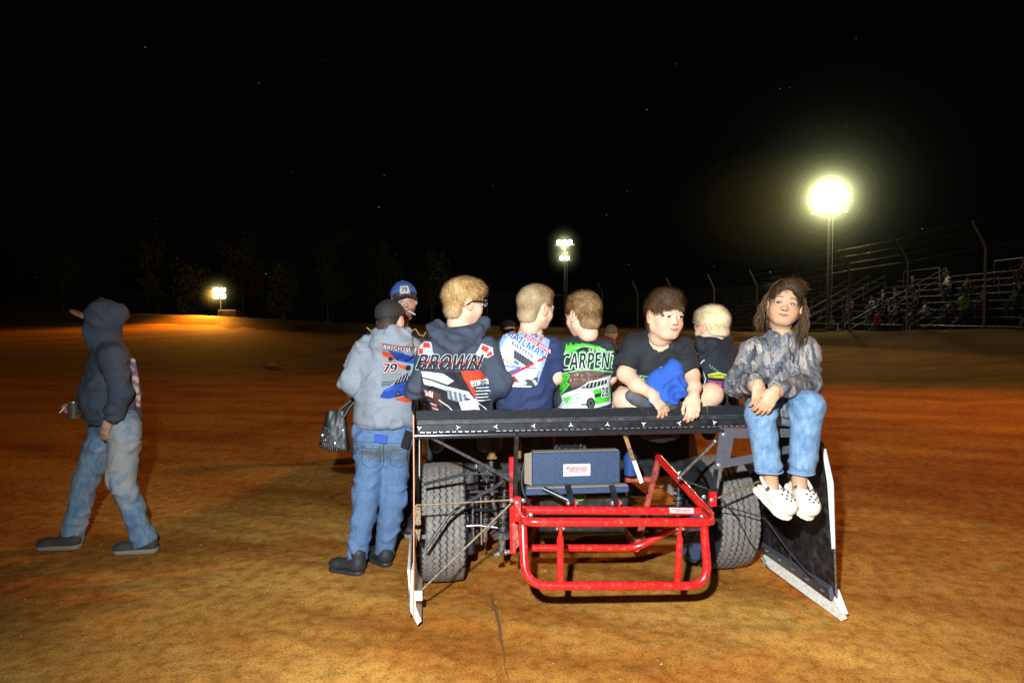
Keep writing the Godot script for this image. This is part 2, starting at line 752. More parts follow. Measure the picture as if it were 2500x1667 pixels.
func make_materials() -> void:
	var fine := noise_tex(0.22, [[0.0, 0.45, 1.0], [Color(0.62, 0.62, 0.62), Color(0.88, 0.88, 0.88), Color(1, 1, 1)]], 3, FastNoiseLite.TYPE_VALUE, 256, 3)
	var weave := noise_tex(0.35, [[0.0, 0.5, 1.0], [Color(0.3, 0.3, 0.32), Color(0.8, 0.8, 0.81), Color(1, 1, 1)]], 2, FastNoiseLite.TYPE_VALUE, 256, 9)
	var wear := noise_tex(0.012, [[0.0, 0.4, 0.62, 1.0], [Color(0.5, 0.45, 0.4), Color(0.82, 0.8, 0.78), Color(1, 1, 1), Color(1, 1, 1)]], 5, FastNoiseLite.TYPE_SIMPLEX_SMOOTH, 512, 21)
	var scuff := noise_tex(0.03, [[0.0, 0.35, 0.6, 1.0], [Color(0.78, 0.74, 0.68), Color(0.92, 0.9, 0.88), Color(1, 1, 1), Color(1, 1, 1)]], 6, FastNoiseLite.TYPE_SIMPLEX_SMOOTH, 512, 25)
	M["fine"] = fine
	M["weave"] = weave
	M["wear"] = wear

	var red := grain(mat("red paint", Color.WHITE, 0.3), scuff, 2.2)
	red.albedo_texture = noise_tex(0.03, [[0.0, 0.55, 0.68, 0.8, 1.0], [lin(0.62, 0.01, 0.012), lin(0.66, 0.012, 0.013), lin(0.63, 0.02, 0.018), lin(0.56, 0.07, 0.048), lin(0.46, 0.14, 0.09)]], 7, FastNoiseLite.TYPE_SIMPLEX_SMOOTH, 512, 61)
	red.uv1_triplanar = true
	red.uv1_scale = Vector3.ONE * 1.7
	red.clearcoat_enabled = true
	red.clearcoat = 0.7
	red.clearcoat_roughness = 0.18
	grain(mat("dusty red paint", lin(0.45, 0.09, 0.06), 0.5), wear, 3.0)
	grain(mat("black paint", lin(0.017, 0.018, 0.021), 0.33), wear, 2.5)
	grain(mat("black lip", lin(0.016, 0.017, 0.02), 0.2, 0.0, 0.6), scuff, 3.5)
	var panel := grain(mat("black panel", Color.WHITE, 0.5), wear, 2.0)
	panel.albedo_texture = noise_tex(0.02, [[0.0, 0.45, 0.62, 0.75, 1.0], [lin(0.014, 0.015, 0.017), lin(0.017, 0.018, 0.02), lin(0.024, 0.024, 0.025), lin(0.05, 0.046, 0.04), lin(0.09, 0.08, 0.065)]], 7, FastNoiseLite.TYPE_SIMPLEX_SMOOTH, 512, 62)
	panel.uv1_triplanar = true
	panel.uv1_scale = Vector3.ONE * 1.3
	grain(mat("blue box", lin(0.035, 0.06, 0.115), 0.42), noise_tex(0.05, [[0.0, 0.4, 0.55, 1.0], [Color(0.75, 0.77, 0.8), Color(0.88, 0.89, 0.9), Color(0.97, 0.97, 0.97), Color(1, 1, 1)]], 6, FastNoiseLite.TYPE_SIMPLEX_SMOOTH, 512, 33), 2.6)
	grain(mat("dust", lin(0.28, 0.22, 0.15), 0.9), fine, 9.0)
	grain(mat("grey metal", lin(0.13, 0.13, 0.15), 0.42, 0.35), fine, 5.0)
	grain(mat("bare metal", lin(0.42, 0.42, 0.43), 0.32, 0.85), wear, 6.0)
	mat("bright metal", lin(0.72, 0.72, 0.72), 0.25, 0.9)
	grain(mat("dull steel", lin(0.1, 0.1, 0.11), 0.45, 0.5), wear, 6.0)
	grain(mat("dark steel", lin(0.035, 0.036, 0.04), 0.4, 0.4), wear, 6.0)
	grain(mat("rusty rod", lin(0.25, 0.17, 0.1), 0.55, 0.2), wear, 8.0)
	grain(mat("rubber", lin(0.016, 0.018, 0.024), 0.65), wear, 4.0)
	var tread := grain(mat("dusty tread", Color.WHITE, 0.85), fine, 8.0)
	tread.vertex_color_use_as_albedo = true
	grain(mat("white plastic", lin(0.86, 0.81, 0.68), 0.4), scuff, 2.4)
	grain(mat("white strap", lin(0.7, 0.7, 0.7), 0.5), scuff, 5.0)
	grain(mat("brown strap", lin(0.25, 0.14, 0.04), 0.7), wear, 5.0)
	mat("blue anodised", lin(0.05, 0.13, 0.4), 0.25, 0.6)
	mat("orange edge", lin(0.75, 0.3, 0.16), 0.5)
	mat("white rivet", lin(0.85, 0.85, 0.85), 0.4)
	grain(mat("galvanised", lin(0.3, 0.28, 0.22), 0.5, 0.4), wear, 2.0)
	mat("wire", lin(0.12, 0.115, 0.1), 0.6, 0.3)
	grain(mat("pole wood", lin(0.055, 0.045, 0.032), 0.85), wear, 1.0)
	grain(mat("bench", lin(0.16, 0.15, 0.14), 0.6, 0.2), wear, 1.0)
	mat("lamp housing", lin(0.25, 0.25, 0.24), 0.5, 0.5)
	var glow := mat("floodlight glow", lin(0.9, 0.9, 0.8), 0.5)
	glow.emission_enabled = true
	glow.emission = Color(1.0, 0.98, 0.86)
	glow.emission_energy_multiplier = 14.0
	grain(mat("trailer yellow", lin(0.14, 0.09, 0.03), 0.55), wear, 1.5)

	# skin and hair take their tone from the vertices
	var skin := mat("skin", Color.WHITE, 0.5, 0.0, 0.38)
	skin.vertex_color_use_as_albedo = true
	skin.subsurf_scatter_enabled = true
	skin.subsurf_scatter_strength = 0.06
	var hair := mat("hair", Color.WHITE, 0.6, 0.0, 0.3)
	hair.vertex_color_use_as_albedo = true
	var eye := mat("eye", Color.WHITE, 0.08, 0.0, 0.6)
	eye.vertex_color_use_as_albedo = true
	mat("spectacle frame", lin(0.006, 0.006, 0.007), 0.2)
	var lens := mat("spectacle lens", Color(0.85, 0.95, 1.0, 0.22), 0.03)
	lens.transparency = BaseMaterial3D.TRANSPARENCY_ALPHA

	# cloth
	for e in [["navy fleece", lin(0.05, 0.062, 0.09), 0.9], ["walker fleece", lin(0.075, 0.094, 0.125), 0.9], ["black cloth", lin(0.012, 0.014, 0.017), 0.85], ["race suit", lin(0.013, 0.013, 0.012), 0.7], ["blue fleece", lin(0.022, 0.12, 0.56), 0.9], ["grey short", lin(0.42, 0.42, 0.42), 0.9], ["boot", lin(0.03, 0.03, 0.034), 0.6], ["boot sole", lin(0.035, 0.035, 0.037), 0.5], ["sneaker grey", lin(0.09, 0.095, 0.1), 0.8], ["walker shoe", lin(0.055, 0.05, 0.036), 0.8], ["walker sole", lin(0.28, 0.25, 0.2), 0.7], ["clog", lin(0.78, 0.73, 0.6), 0.5], ["hole shade", lin(0.02, 0.015, 0.01), 0.8], ["black cap", lin(0.02, 0.019, 0.018), 0.8], ["blue cap", lin(0.05, 0.13, 0.42), 0.8], ["cap brim", lin(0.07, 0.085, 0.115), 0.8], ["tan brim", lin(0.4, 0.2, 0.09), 0.8], ["orange piping", lin(0.7, 0.3, 0.06), 0.6], ["bag leather", lin(0.015, 0.014, 0.013), 0.45]]:
		grain(mat(e[0], e[1], e[2]), weave if e[2] > 0.84 else fine, 14.0)
	M["clog"].detail_albedo = scuff
	M["clog"].uv2_scale = Vector3.ONE * 5.0
	for e in ["denim", "worn denim", "plain cloth", "spectator cloth"]:
		var d := grain(mat(e, Color.WHITE, 0.9), noise_tex(0.3, [[0.0, 0.5, 1.0], [Color(0.55, 0.58, 0.62), Color(0.86, 0.87, 0.88), Color(1, 1, 1)]], 3, FastNoiseLite.TYPE_VALUE, 256, 44), 10.0)
		d.vertex_color_use_as_albedo = true
	mat("white paper", lin(0.8, 0.8, 0.78), 0.7)
	var ember := mat("cigarette filter", lin(0.5, 0.25, 0.08), 0.8)
	ember.roughness = 0.9
	mat("can shell", lin(0.05, 0.04, 0.03), 0.5)
	mat("sequin", lin(0.7, 0.75, 0.85), 0.15, 0.9)


var crest := [Vector3(-75, 2.6, -40), Vector3(-47, 2.1, -58), Vector3(-24, 1.35, -58), Vector3(-11, 0.8, -50), Vector3(2, 0.45, -60), Vector3(11, 0.3, -52), Vector3(15.8, 0.35, -40), Vector3(16.8, 0.55, -33), Vector3(17.3, 0.82, -25.5), Vector3(17.8, 0.95, -20), Vector3(18.5, 1.0, -4), Vector3(19, 1.0, 30)]


func bank(p: Vector3) -> float:
	var best := 1e9
	var h := 0.0
	var outside := 1.0
	var q := Vector2(p.x, p.z)
	for e in crest.size() - 1:
		var a := Vector2(crest[e].x, crest[e].z)
		var b := Vector2(crest[e + 1].x, crest[e + 1].z)
		var ab := b - a
		var t := clampf((q - a).dot(ab) / ab.length_squared(), 0.0, 1.0)
		var dd := q.distance_squared_to(a + ab * t)
		if dd < best:
			best = dd
			h = lerpf(crest[e].y, crest[e + 1].y, t)
			outside = ab.cross(q - a)
	best = sqrt(best)
	if outside < 0.0:
		return h - minf(best * 0.2, 0.5 * h)
	var lip := smoothstep(1.6, 0.0, best) * 0.35
	var wide := 24.0 if p.x < -8.0 else 9.0
	return h * (0.65 * pow(clampf(1.0 - best / wide, 0.0, 1.0), 1.3) + lip)


func make_ground() -> void:
	var xs := []
	var zs := []
	for q in 341:
		var t := 2.0 * q / 340 - 1.0
		xs.append(7.5 * t + 215.0 * pow(t, 15.0))
	for q in 401:
		var t := q / 400.0
		zs.append(3.0 - 13.0 * t - 300.0 * pow(t, 16.0))
	var rough := FastNoiseLite.new()
	rough.seed = 4
	rough.frequency = 1.0
	rough.fractal_octaves = 4
	var g := Geo.new()
	var pits: Array[Vector3] = []
	var rng := RandomNumberGenerator.new()
	rng.seed = 77
	for q in 190:
		pits.append(Vector3(rng.randf_range(2.0, 6.2), rng.randf_range(0.05, 0.11), -rng.randf_range(4.0, 9.0)))
	for b in zs.size():
		for a in xs.size():
			var x: float = xs[a]
			var z: float = zs[b]
			var y := 0.0 if absf(x) < 8.0 and z > -14.0 else bank(Vector3(x, 0, z))
			var near := smoothstep(30.0, 6.0, Vector2(x, z).length())
			# packed clay: long shallow ruts with the run of the track, and clods
			var u := x * 0.94 + z * 0.34
			var w := -x * 0.34 + z * 0.94
			var run := rough.get_noise_2d(u * 0.35, w * 1.9)
			var clod := rough.get_noise_2d(x * 5.0 + 40.0, z * 5.0)
			y += near * (run * 0.02 + clod * 0.007) + (1.0 - near) * run * 0.05
			for p in (pits if x > 1.8 and x < 6.4 and z < -3.8 and z > -9.2 else []):
				if absf(p.x - x) < 0.12 and absf(p.z - z) < 0.12:
					var dd := Vector2((p.x - x) * 0.7, (p.z - z) * 1.4).length()
					y -= 0.03 * smoothstep(p.y, p.y * 0.3, dd)
			# dry tan clay and damp red clay lie in streaks
			var k := clampf(0.55 + 1.0 * rough.get_noise_2d(u * 0.28 + 9.0, w * 0.9 + 3.0) + 0.3 * rough.get_noise_2d(u * 1.1 + 20.0, w * 4.5) + 0.15 * rough.get_noise_2d(x * 3.3, z * 3.3 + 70.0), 0.0, 1.0)
			var dry := Color(0.7, 0.36, 0.08)
			var damp := Color(0.42, 0.15, 0.025)
			g.col = damp.lerp(dry, k)
			g.vert(Vector3(x, y, z), Vector3.UP, Vector2(x, z))
	var s := xs.size()
	for b in zs.size() - 1:
		for a in s - 1:
			var k := b * s + a
			g.quad(k, k + 1, k + s + 1, k + s)
	g.smooth_normals()
	var m := mat("clay", Color.WHITE, 0.92, 0.0, 0.15)
	m.vertex_color_use_as_albedo = true
	m.uv1_triplanar = true
	m.uv1_world_triplanar = true
	m.uv1_scale = Vector3.ONE * 0.52
	m.albedo_texture = noise_tex(0.018, [[0.0, 0.3, 0.5, 0.7, 1.0], [Color(0.74, 0.68, 0.62), Color(0.87, 0.84, 0.8), Color(0.94, 0.92, 0.9), Color(0.98, 0.97, 0.96), Color(1, 1, 1)]], 8, FastNoiseLite.TYPE_SIMPLEX_SMOOTH, 1024, 8)
	m.heightmap_enabled = true
	m.heightmap_scale = 0.22
	m.heightmap_texture = noise_tex(0.03, [], 8, FastNoiseLite.TYPE_SIMPLEX_SMOOTH, 1024, 17)
	grain(m, noise_tex(0.09, [[0.0, 0.3, 0.55, 1.0], [Color(0.66, 0.62, 0.58), Color(0.88, 0.86, 0.84), Color(1, 1, 1), Color(1, 1, 1)]], 5, FastNoiseLite.TYPE_SIMPLEX_SMOOTH, 512, 6), 1.3)
	m.uv2_world_triplanar = true
	struct("ground", g, m)
	# the bank thrown up along the outside of the track
	g = Geo.new()
	var run_pts := []
	for e in crest.size() - 1:
		var steps := int(Vector2(crest[e].x, crest[e].z).distance_to(Vector2(crest[e + 1].x, crest[e + 1].z)) / 0.8)
		for q in steps:
			run_pts.append(crest[e].lerp(crest[e + 1], float(q) / steps))
	var across := [-4.0, -3.2, -2.5, -1.9, -1.3, -0.8, -0.3, 0.2, 0.8, 1.6, 2.6]
	var lift := [-0.25, 0.0, 0.1, 0.12, 0.26, 0.32, 0.5, 0.52, 0.5, 0.3, -0.3]
	for e in run_pts.size():
		var al: Vector3 = run_pts[mini(e + 1, run_pts.size() - 1)] - run_pts[maxi(e - 1, 0)]
		var outw := Vector3(al.z, 0, -al.x).normalized() * -1.0
		for q in across.size():
			var p: Vector3 = run_pts[e] - outw * across[q] * -1.0
			var side := Vector2(p.x, p.z)
			p.y = 0.0
			var y: float = bank(p) + lift[q] * 0.7 + rough.get_noise_2d(p.x * 0.9, p.z * 0.9) * 0.06
			var k := clampf(0.55 + rough.get_noise_2d(e * 0.12, q * 2.1) * 1.2, 0.0, 1.0)
			g.col = Color(0.3, 0.125, 0.03).lerp(Color(0.55, 0.36, 0.14), k)
			g.vert(Vector3(p.x, y, p.z), Vector3.UP, side)
	for e in run_pts.size() - 1:
		for q in across.size() - 1:
			var k := e * across.size() + q
			g.quad(k, k + 1, k + across.size() + 1, k + across.size())
	g.smooth_normals()
	struct("track_berm", g, m)
	# a dark streak laid on the clay behind the car
	g = Geo.new()
	var streak := [Vector3(-0.1199, 0, -3.865), Vector3(-0.1085, 0, -3.727), Vector3(-0.0834, 0, -3.578), Vector3(-0.0667, 0, -3.435), Vector3(-0.0534, 0, -3.293), Vector3(-0.041, 0, -3.163), Vector3(-0.0316, 0, -3.042), Vector3(-0.019, 0, -2.931)]
	var fat := [0.004, 0.012, 0.014, 0.011, 0.012, 0.004, 0.003, 0.003]
	for e in streak.size():
		for sd in [-1.0, 1.0]:
			var p: Vector3 = streak[e] + Vector3(fat[e] * 0.7 * sd + 0.003 * sin(e * 3.0), 0, 0)
			g.vert(p + Vector3(0, 0.009 + rough.get_noise_2d((p.x * 0.94 + p.z * 0.34) * 0.35, (-p.x * 0.34 + p.z * 0.94) * 1.9) * 0.02 + rough.get_noise_2d(p.x * 5.0 + 40.0, p.z * 5.0) * 0.007, 0), Vector3.UP)
	for e in streak.size() - 1:
		g.quad(e * 2, e * 2 + 1, e * 2 + 3, e * 2 + 2)
	struct("dark_streak", g, mat("dark clay", lin(0.16, 0.075, 0.02), 0.7))
	# crumbs of clay lying loose
	var crumb := Geo.new()
	crumb.ball(Vector3.ZERO, Vector3(1, 0.6, 0.8), Basis(), 7, 4)
	for q in crumb.v.size():
		crumb.v[q] *= 1.0 + 0.35 * rough.get_noise_3dv(crumb.v[q] * 2.0)
	crumb.smooth_normals()
	var mm := MultiMesh.new()
	mm.transform_format = MultiMesh.TRANSFORM_3D
	mm.mesh = crumb.mesh()
	mm.instance_count = 1100
	for q in mm.instance_count:
		var d := 1.8 + 7.0 * pow(rng.randf(), 1.4)
		var p := Vector3(rng.randf_range(-0.85, 0.85) * d, 0.002, -d)
		var z := rng.randf_range(0.0025, 0.006) * (2.2 if rng.randf() < 0.04 else 1.0)
		mm.set_instance_transform(q, Transform3D(Basis(Vector3.UP, rng.randf() * TAU) * Basis.from_scale(Vector3.ONE * z), p + Vector3(0, rough.get_noise_2d((p.x * 0.94 + p.z * 0.34) * 0.35, (-p.x * 0.34 + p.z * 0.94) * 1.9) * 0.02 + rough.get_noise_2d(p.x * 5.0 + 40.0, p.z * 5.0) * 0.007, 0)))
	var cm := MultiMeshInstance3D.new()
	cm.name = "clay_crumbs"
	cm.multimesh = mm
	cm.material_override = mat("clay crumb", lin(0.42, 0.2, 0.055), 0.95)
	cm.set_meta("kind", "stuff")
	cm.set_meta("label", "loose crumbs of orange clay scattered over the ground")
	cm.set_meta("category", "clay crumbs")
	add_child(cm)
	# dust hanging in the night air, caught by the flash
	var dm := MultiMesh.new()
	dm.transform_format = MultiMesh.TRANSFORM_3D
	dm.mesh = crumb.mesh()
	dm.instance_count = 45
	for q in dm.instance_count:
		var d := rng.randf_range(1.6, 5.5)
		dm.set_instance_transform(q, Transform3D(Basis(Vector3.UP, rng.randf() * TAU) * Basis.from_scale(Vector3.ONE * rng.randf_range(0.0006, 0.0016) * d), Vector3(rng.randf_range(-0.8, 0.8) * d, 1.62 + rng.randf_range(0.0, 0.5) * d, -d)))
	var di := MultiMeshInstance3D.new()
	di.name = "dust_specks"
	di.multimesh = dm
	di.material_override = mat("airborne dust", lin(0.012, 0.0095, 0.005), 0.95)
	di.set_meta("kind", "stuff")
	di.set_meta("label", "fine specks of dust floating in the dark air")
	di.set_meta("category", "dust")
	add_child(di)


# a pole with a head of flood lamps
func floodlight(label: String, at: Vector3, high: float, aim: Vector3, tiers: Array, glow_r: float, glow: float, energy: float, beam: float, tint: Color) -> Node3D:
	var base := Vector3(at.x, bank(at), at.z)
	var t := thing("floodlight_mast", label, "floodlight", base, "floodlights round the track")
	var g := Geo.new()
	g.tube([Vector3(0, -0.3, 0), Vector3(0, high * 0.5, 0), Vector3(0, high + 0.5, 0)], [0.14, 0.115, 0.09], 12)
	part("pole", g, M["pole wood"], t)
	var to := (aim - (base + Vector3(0, high, 0)))
	var turn := Basis.looking_at(Vector3(to.x, 0, to.z), Vector3.UP)
	g = Geo.new()
	g.tube([Vector3(0.22, 0, 0.1), Vector3(0.24, high, 0.02)], 0.025, 6)
	part("cable_conduit", g, M["galvanised"], t)
	for e in tiers:
		var y: float = high + e[0]
		g = Geo.new()
		g.box(turn * Vector3(0, 0, -0.17) + Vector3(0, y, 0), Vector3(e[1] * 0.62 + 0.3, 0.12, 0.12), turn, 0.02)
		part("crossarm", g, M["galvanised"], t)
		for q in e[1]:
			var p := turn * Vector3((q - (e[1] - 1) * 0.5) * 0.62, 0.0, -0.42) + Vector3(0, y + 0.28, 0)
			var dir := (aim + turn * Vector3((q - (e[1] - 1) * 0.5) * 9.0, 0, 0) - (base + p)).normalized()
			g = Geo.new()
			g.lathe(p - dir * 0.22, dir, [Vector2(0.0, -0.12), Vector2(0.1, -0.1), Vector2(0.13, 0.02), Vector2(0.24, 0.2), Vector2(0.255, 0.22), Vector2(0.24, 0.225)], 14)
			var f := part("lamp", g, M["lamp housing"], t)
			g = Geo.new()
			g.lathe(p - dir * 0.22, dir, [Vector2(0.235, 0.19), Vector2(0.15, 0.24), Vector2(0.0, 0.26)], 14)
			part("lamp_glass", g, M["floodlight glow"], f)
	var l := OmniLight3D.new()
	l.name = "floodlight_glow"
	l.position = Vector3(0, high + 0.3, 0) + turn * Vector3(0, 0, -1.0)
	l.light_energy = glow
	l.light_color = tint.lerp(Color(0.98, 1, 0.9), 0.8)
	l.light_size = 0.5
	l.omni_range = 120.0
	l.omni_attenuation = 2.0
	l.shadow_enabled = true
	t.add_child(l)
	var s := SpotLight3D.new()
	s.name = "floodlight_beam"
	t.add_child(s)
	s.look_at_from_position(base + Vector3(0, high + 0.3, 0) + turn * Vector3(0, 0, -1.0), aim, Vector3.UP)
	s.light_energy = energy
	s.light_color = tint
	s.light_size = 0.6
	s.spot_angle = beam
	s.spot_angle_attenuation = 0.8
	s.spot_range = 160.0
	s.spot_attenuation = 2.0
	s.shadow_enabled = true
	if tiers.size() == 2 and glow > 10.0:
		for e in tiers:
			haze(t, Vector3(0, high + e[0] + 0.28, 0) + turn * Vector3(0, 0, -0.5), glow_r, 0.05)
	elif glow > 10.0:
		haze(t, Vector3(0, high + 0.25, 0) + turn * Vector3(0, 0, -0.5), glow_r, 0.085, 14)
		# dust drift added to one side to draw the glow out that way
		for q in 4:
			var f := FogVolume.new()
			f.name = "halo_haze"
			f.shape = RenderingServer.FOG_VOLUME_SHAPE_ELLIPSOID
			f.size = Vector3(5.0, 3.0, 4.0) * (1.0 + q * 0.5)
			f.position = Vector3(-2.0 - q * 0.7, high - 0.1 - q * 0.15, 0.5)
			var fm := FogMaterial.new()
			fm.resource_name = "drifting dust"
			fm.albedo = Color(0.95, 0.85, 0.5)
			fm.density = 0.002
			f.material = fm
			t.add_child(f, true)
	return t


# dusty haze round a lamp, in shells shaped to give its halo and glare
func haze(t: Node3D, at: Vector3, r: float, dense: float, shells := 8) -> void:
	for q in shells:
		var f := FogVolume.new()
		f.name = "halo_haze"
		f.shape = RenderingServer.FOG_VOLUME_SHAPE_ELLIPSOID
		f.size = Vector3.ONE * r * 2.0 * pow(1.18, q)
		f.position = at
		var fm := FogMaterial.new()
		fm.resource_name = "dusty halo"
		fm.albedo = Color(0.95, 1.0, 0.86)
		fm.density = dense * pow(0.6, q)
		f.material = fm
		t.add_child(f, true)


func make_lights() -> void:
	floodlight("tall floodlight mast burning brightest, behind the bleachers fence", Vector3(20.8, 0, -45.0), 8.9, Vector3(6.5, 0, -13), [[0.75, 3], [0.05, 4], [-0.65, 3]], 1.28, 60.0, 150.0, 17.0, Color(1.0, 0.8, 0.36))
	floodlight("slim distant floodlight mast with two separate lamp tiers", Vector3(5.8, 0, -75.0), 8.6, Vector3(-6, 0, -20), [[0.7, 3], [-1.05, 2]], 0.62, 22.0, 90.0, 26.0, Color(1.0, 0.86, 0.5))
	# beside the frame on the right: it lights the clay from the side and throws the crowd's shadow to the left
	floodlight("floodlight mast on the straight beside the bleachers", Vector3(21.5, 0, -13.5), 10.0, Vector3(-3.0, 0, -5.5), [[0.5, 4], [-0.2, 4]], 1.0, 5.0, 260.0, 35.0, Color(1.0, 0.62, 0.26))

	# mobile lighting tower on the far bank
	var at := Vector3(-25.6, 0, -60.5)
	at.y = bank(at) + 0.02
	var t := thing("light_tower", "mobile light tower on a generator trailer, parked on the far bank by the trees", "light tower", at)
	var g := Geo.new()
	g.box(Vector3(0.55, 0.85, 0), Vector3(1.7, 1.0, 1.1), Basis(), 0.08)
	part("generator_body", g, M["trailer yellow"], t)
	for s in [-1.0, 1.0]:
		g = Geo.new()
		g.lathe(Vector3(0.55, 0.3, s * 0.62), Vector3(0, 0, s), [Vector2(0.0, -0.08), Vector2(0.3, -0.08), Vector2(0.32, 0.0), Vector2(0.3, 0.08), Vector2(0, 0.08)], 16)
		part("wheel", g, M["rubber"], t)
	g = Geo.new()
	g.rod(Vector3(-0.3, 0.45, 0), Vector3(-1.7, 0.4, 0), 0.05)
	part("drawbar", g, M["dark steel"], t)
	g = Geo.new()
	g.tube([Vector3(-0.2, 0.3, 0), Vector3(-0.2, 1.6, 0), Vector3(-0.2, 2.6, 0)], [0.07, 0.06, 0.045], 8)
	part("mast", g, M["galvanised"], t)
	for q in 4:
		var p := Vector3(-0.2 + (q % 2 - 0.5) * 0.62, 2.55 + (q / 2) * 0.55, 0.12)
		g = Geo.new()
		g.box(p, Vector3(0.52, 0.42, 0.2), Basis(), 0.05)
		var f := part("lamp", g, M["lamp housing"], t)
		g = Geo.new()
		g.box(p + Vector3(0, 0, 0.115), Vector3(0.46, 0.36, 0.03), Basis(), 0.01)
		part("lamp_glass", g, M["floodlight glow"], f)
	var l := OmniLight3D.new()
	l.name = "tower_glow"
	l.position = Vector3(-0.2, 2.85, 0.9)
	l.light_energy = 7.0
	l.light_color = Color(1.0, 0.88, 0.6)
	l.light_size = 0.4
	l.omni_range = 80.0
	l.omni_attenuation = 2.0
	l.shadow_enabled = true
	t.add_child(l)
	var beam := SpotLight3D.new()
	beam.name = "tower_beam"
	t.add_child(beam)
	beam.look_at_from_position(at + Vector3(-0.2, 2.85, 0.9), Vector3(-27, 0, -48), Vector3.UP)
	beam.light_energy = 260.0
	beam.light_color = Color(1.0, 0.66, 0.2)
	beam.light_size = 0.4
	beam.spot_angle = 55.0
	beam.spot_angle_attenuation = 0.9
	beam.spot_range = 80.0
	beam.spot_attenuation = 2.0
	beam.shadow_enabled = true
	haze(t, Vector3(-0.2, 2.85, 0.3), 0.6, 0.08)

	# half-buried tyre marking the inside of the track
	var mk := thing("marker_tire", "small painted tyre lying on the clay at the inside edge of the track", "tire", Vector3(-7.8, 0.0, -21.9))
	mat("orange paint", lin(0.6, 0.26, 0.04), 0.6)
	g = Geo.new()
	g.lathe(Vector3.ZERO, Y, [Vector2(0.09, 0.0), Vector2(0.16, 0.0), Vector2(0.18, 0.02), Vector2(0.18, 0.13), Vector2(0.16, 0.15), Vector2(0.09, 0.15), Vector2(0.09, 0.0)], 28)
	var o := part("tire", g, M["orange paint"], mk)
	for q in 22:
		g = Geo.new()
		var an := TAU * q / 22.0
		g.box(Vector3(cos(an) * 0.184, 0.075, sin(an) * 0.184), Vector3(0.016, 0.12, 0.024), Basis(Vector3(0, 1, 0), -an), 0.004)
		part("lug", g, M["orange paint"], o)


func make_fence() -> void:
	var line := [Vector3(17.8, 0, -16.0), Vector3(17.7, 0, -20.6), Vector3(17.5, 0, -25.3), Vector3(17.25, 0, -29.8), Vector3(16.7, 0, -33.8), Vector3(16.3, 0, -38.5), Vector3(15.4, 0, -43.0), Vector3(13.9, 0, -47.0), Vector3(12.0, 0, -51.2), Vector3(10.2, 0, -55.5), Vector3(7.8, 0, -59.0), Vector3(4.8, 0, -61.4), Vector3(1.4, 0, -62.5), Vector3(-2.2, 0, -61.0), Vector3(-5.6, 0, -58.6)]
	for q in line.size():
		line[q].y = bank(line[q]) - 0.05
	var t := thing("catch_fence", "tall wire catch fence with posts bent towards the track", "fence", line[3])
	var o: Vector3 = line[3]
	var tops := []
	var tips := []
	for q in line.size():
		var p: Vector3 = line[q] - o
		var along: Vector3 = (line[mini(q + 1, line.size() - 1)] - line[maxi(q - 1, 0)]).normalized()
		var inward := Vector3(along.z, 0, -along.x)
		if inward.dot(Vector3(-4, 0, -20) - line[q]) < 0.0:
			inward = -inward
		var top := p + Vector3(0, 3.45, 0)
		var tip := top + inward * 0.55 + Vector3(0, 0.95, 0)
		tops.append(top)
		tips.append(tip)
		var g := Geo.new()
		g.tube([p, top, top + (tip - top) * 0.06, tip], [0.045, 0.045, 0.045, 0.04], 8)
		part("post", g, M["galvanised"], t)
	var g := Geo.new()
	for q in tops.size() - 1:
		g.rod(tops[q], tops[q + 1], 0.008, 5)
		for s in 3:
			var f := (s + 1) / 3.0
			g.rod(tops[q].lerp(tips[q], f), tops[q + 1].lerp(tips[q + 1], f), 0.004, 4)
	part("top_cable", g, M["galvanised"], t)
	g = Geo.new()
	for q in tops.size() - 1:
		var a0: Vector3 = line[q] - o
		var a1: Vector3 = line[q + 1] - o
		var n := 30
		for s in range(-n, n):
			# slanting wires both ways, clipped to the panel
			for w in [1, -1]:
				var u0 := float(s) / n
				var u1 := u0 + 0.78
				var lo := maxf(u0, 0.0)
				var hi := minf(u1, 1.0)
				if hi <= lo:
					continue
				var f0 := (lo - u0) / 0.78
				var f1 := (hi - u0) / 0.78
				var b0: float = lo if w == 1 else 1.0 - lo
				var b1: float = hi if w == 1 else 1.0 - hi
				g.rod(a0.lerp(a1, b0) + Vector3(0, 3.45 * f0, 0), a0.lerp(a1, b1) + Vector3(0, 3.45 * f1, 0), 0.003, 3)
	var wires := part("wire_mesh", g, M["wire"], t)
	wires.set_meta("kind", "stuff")


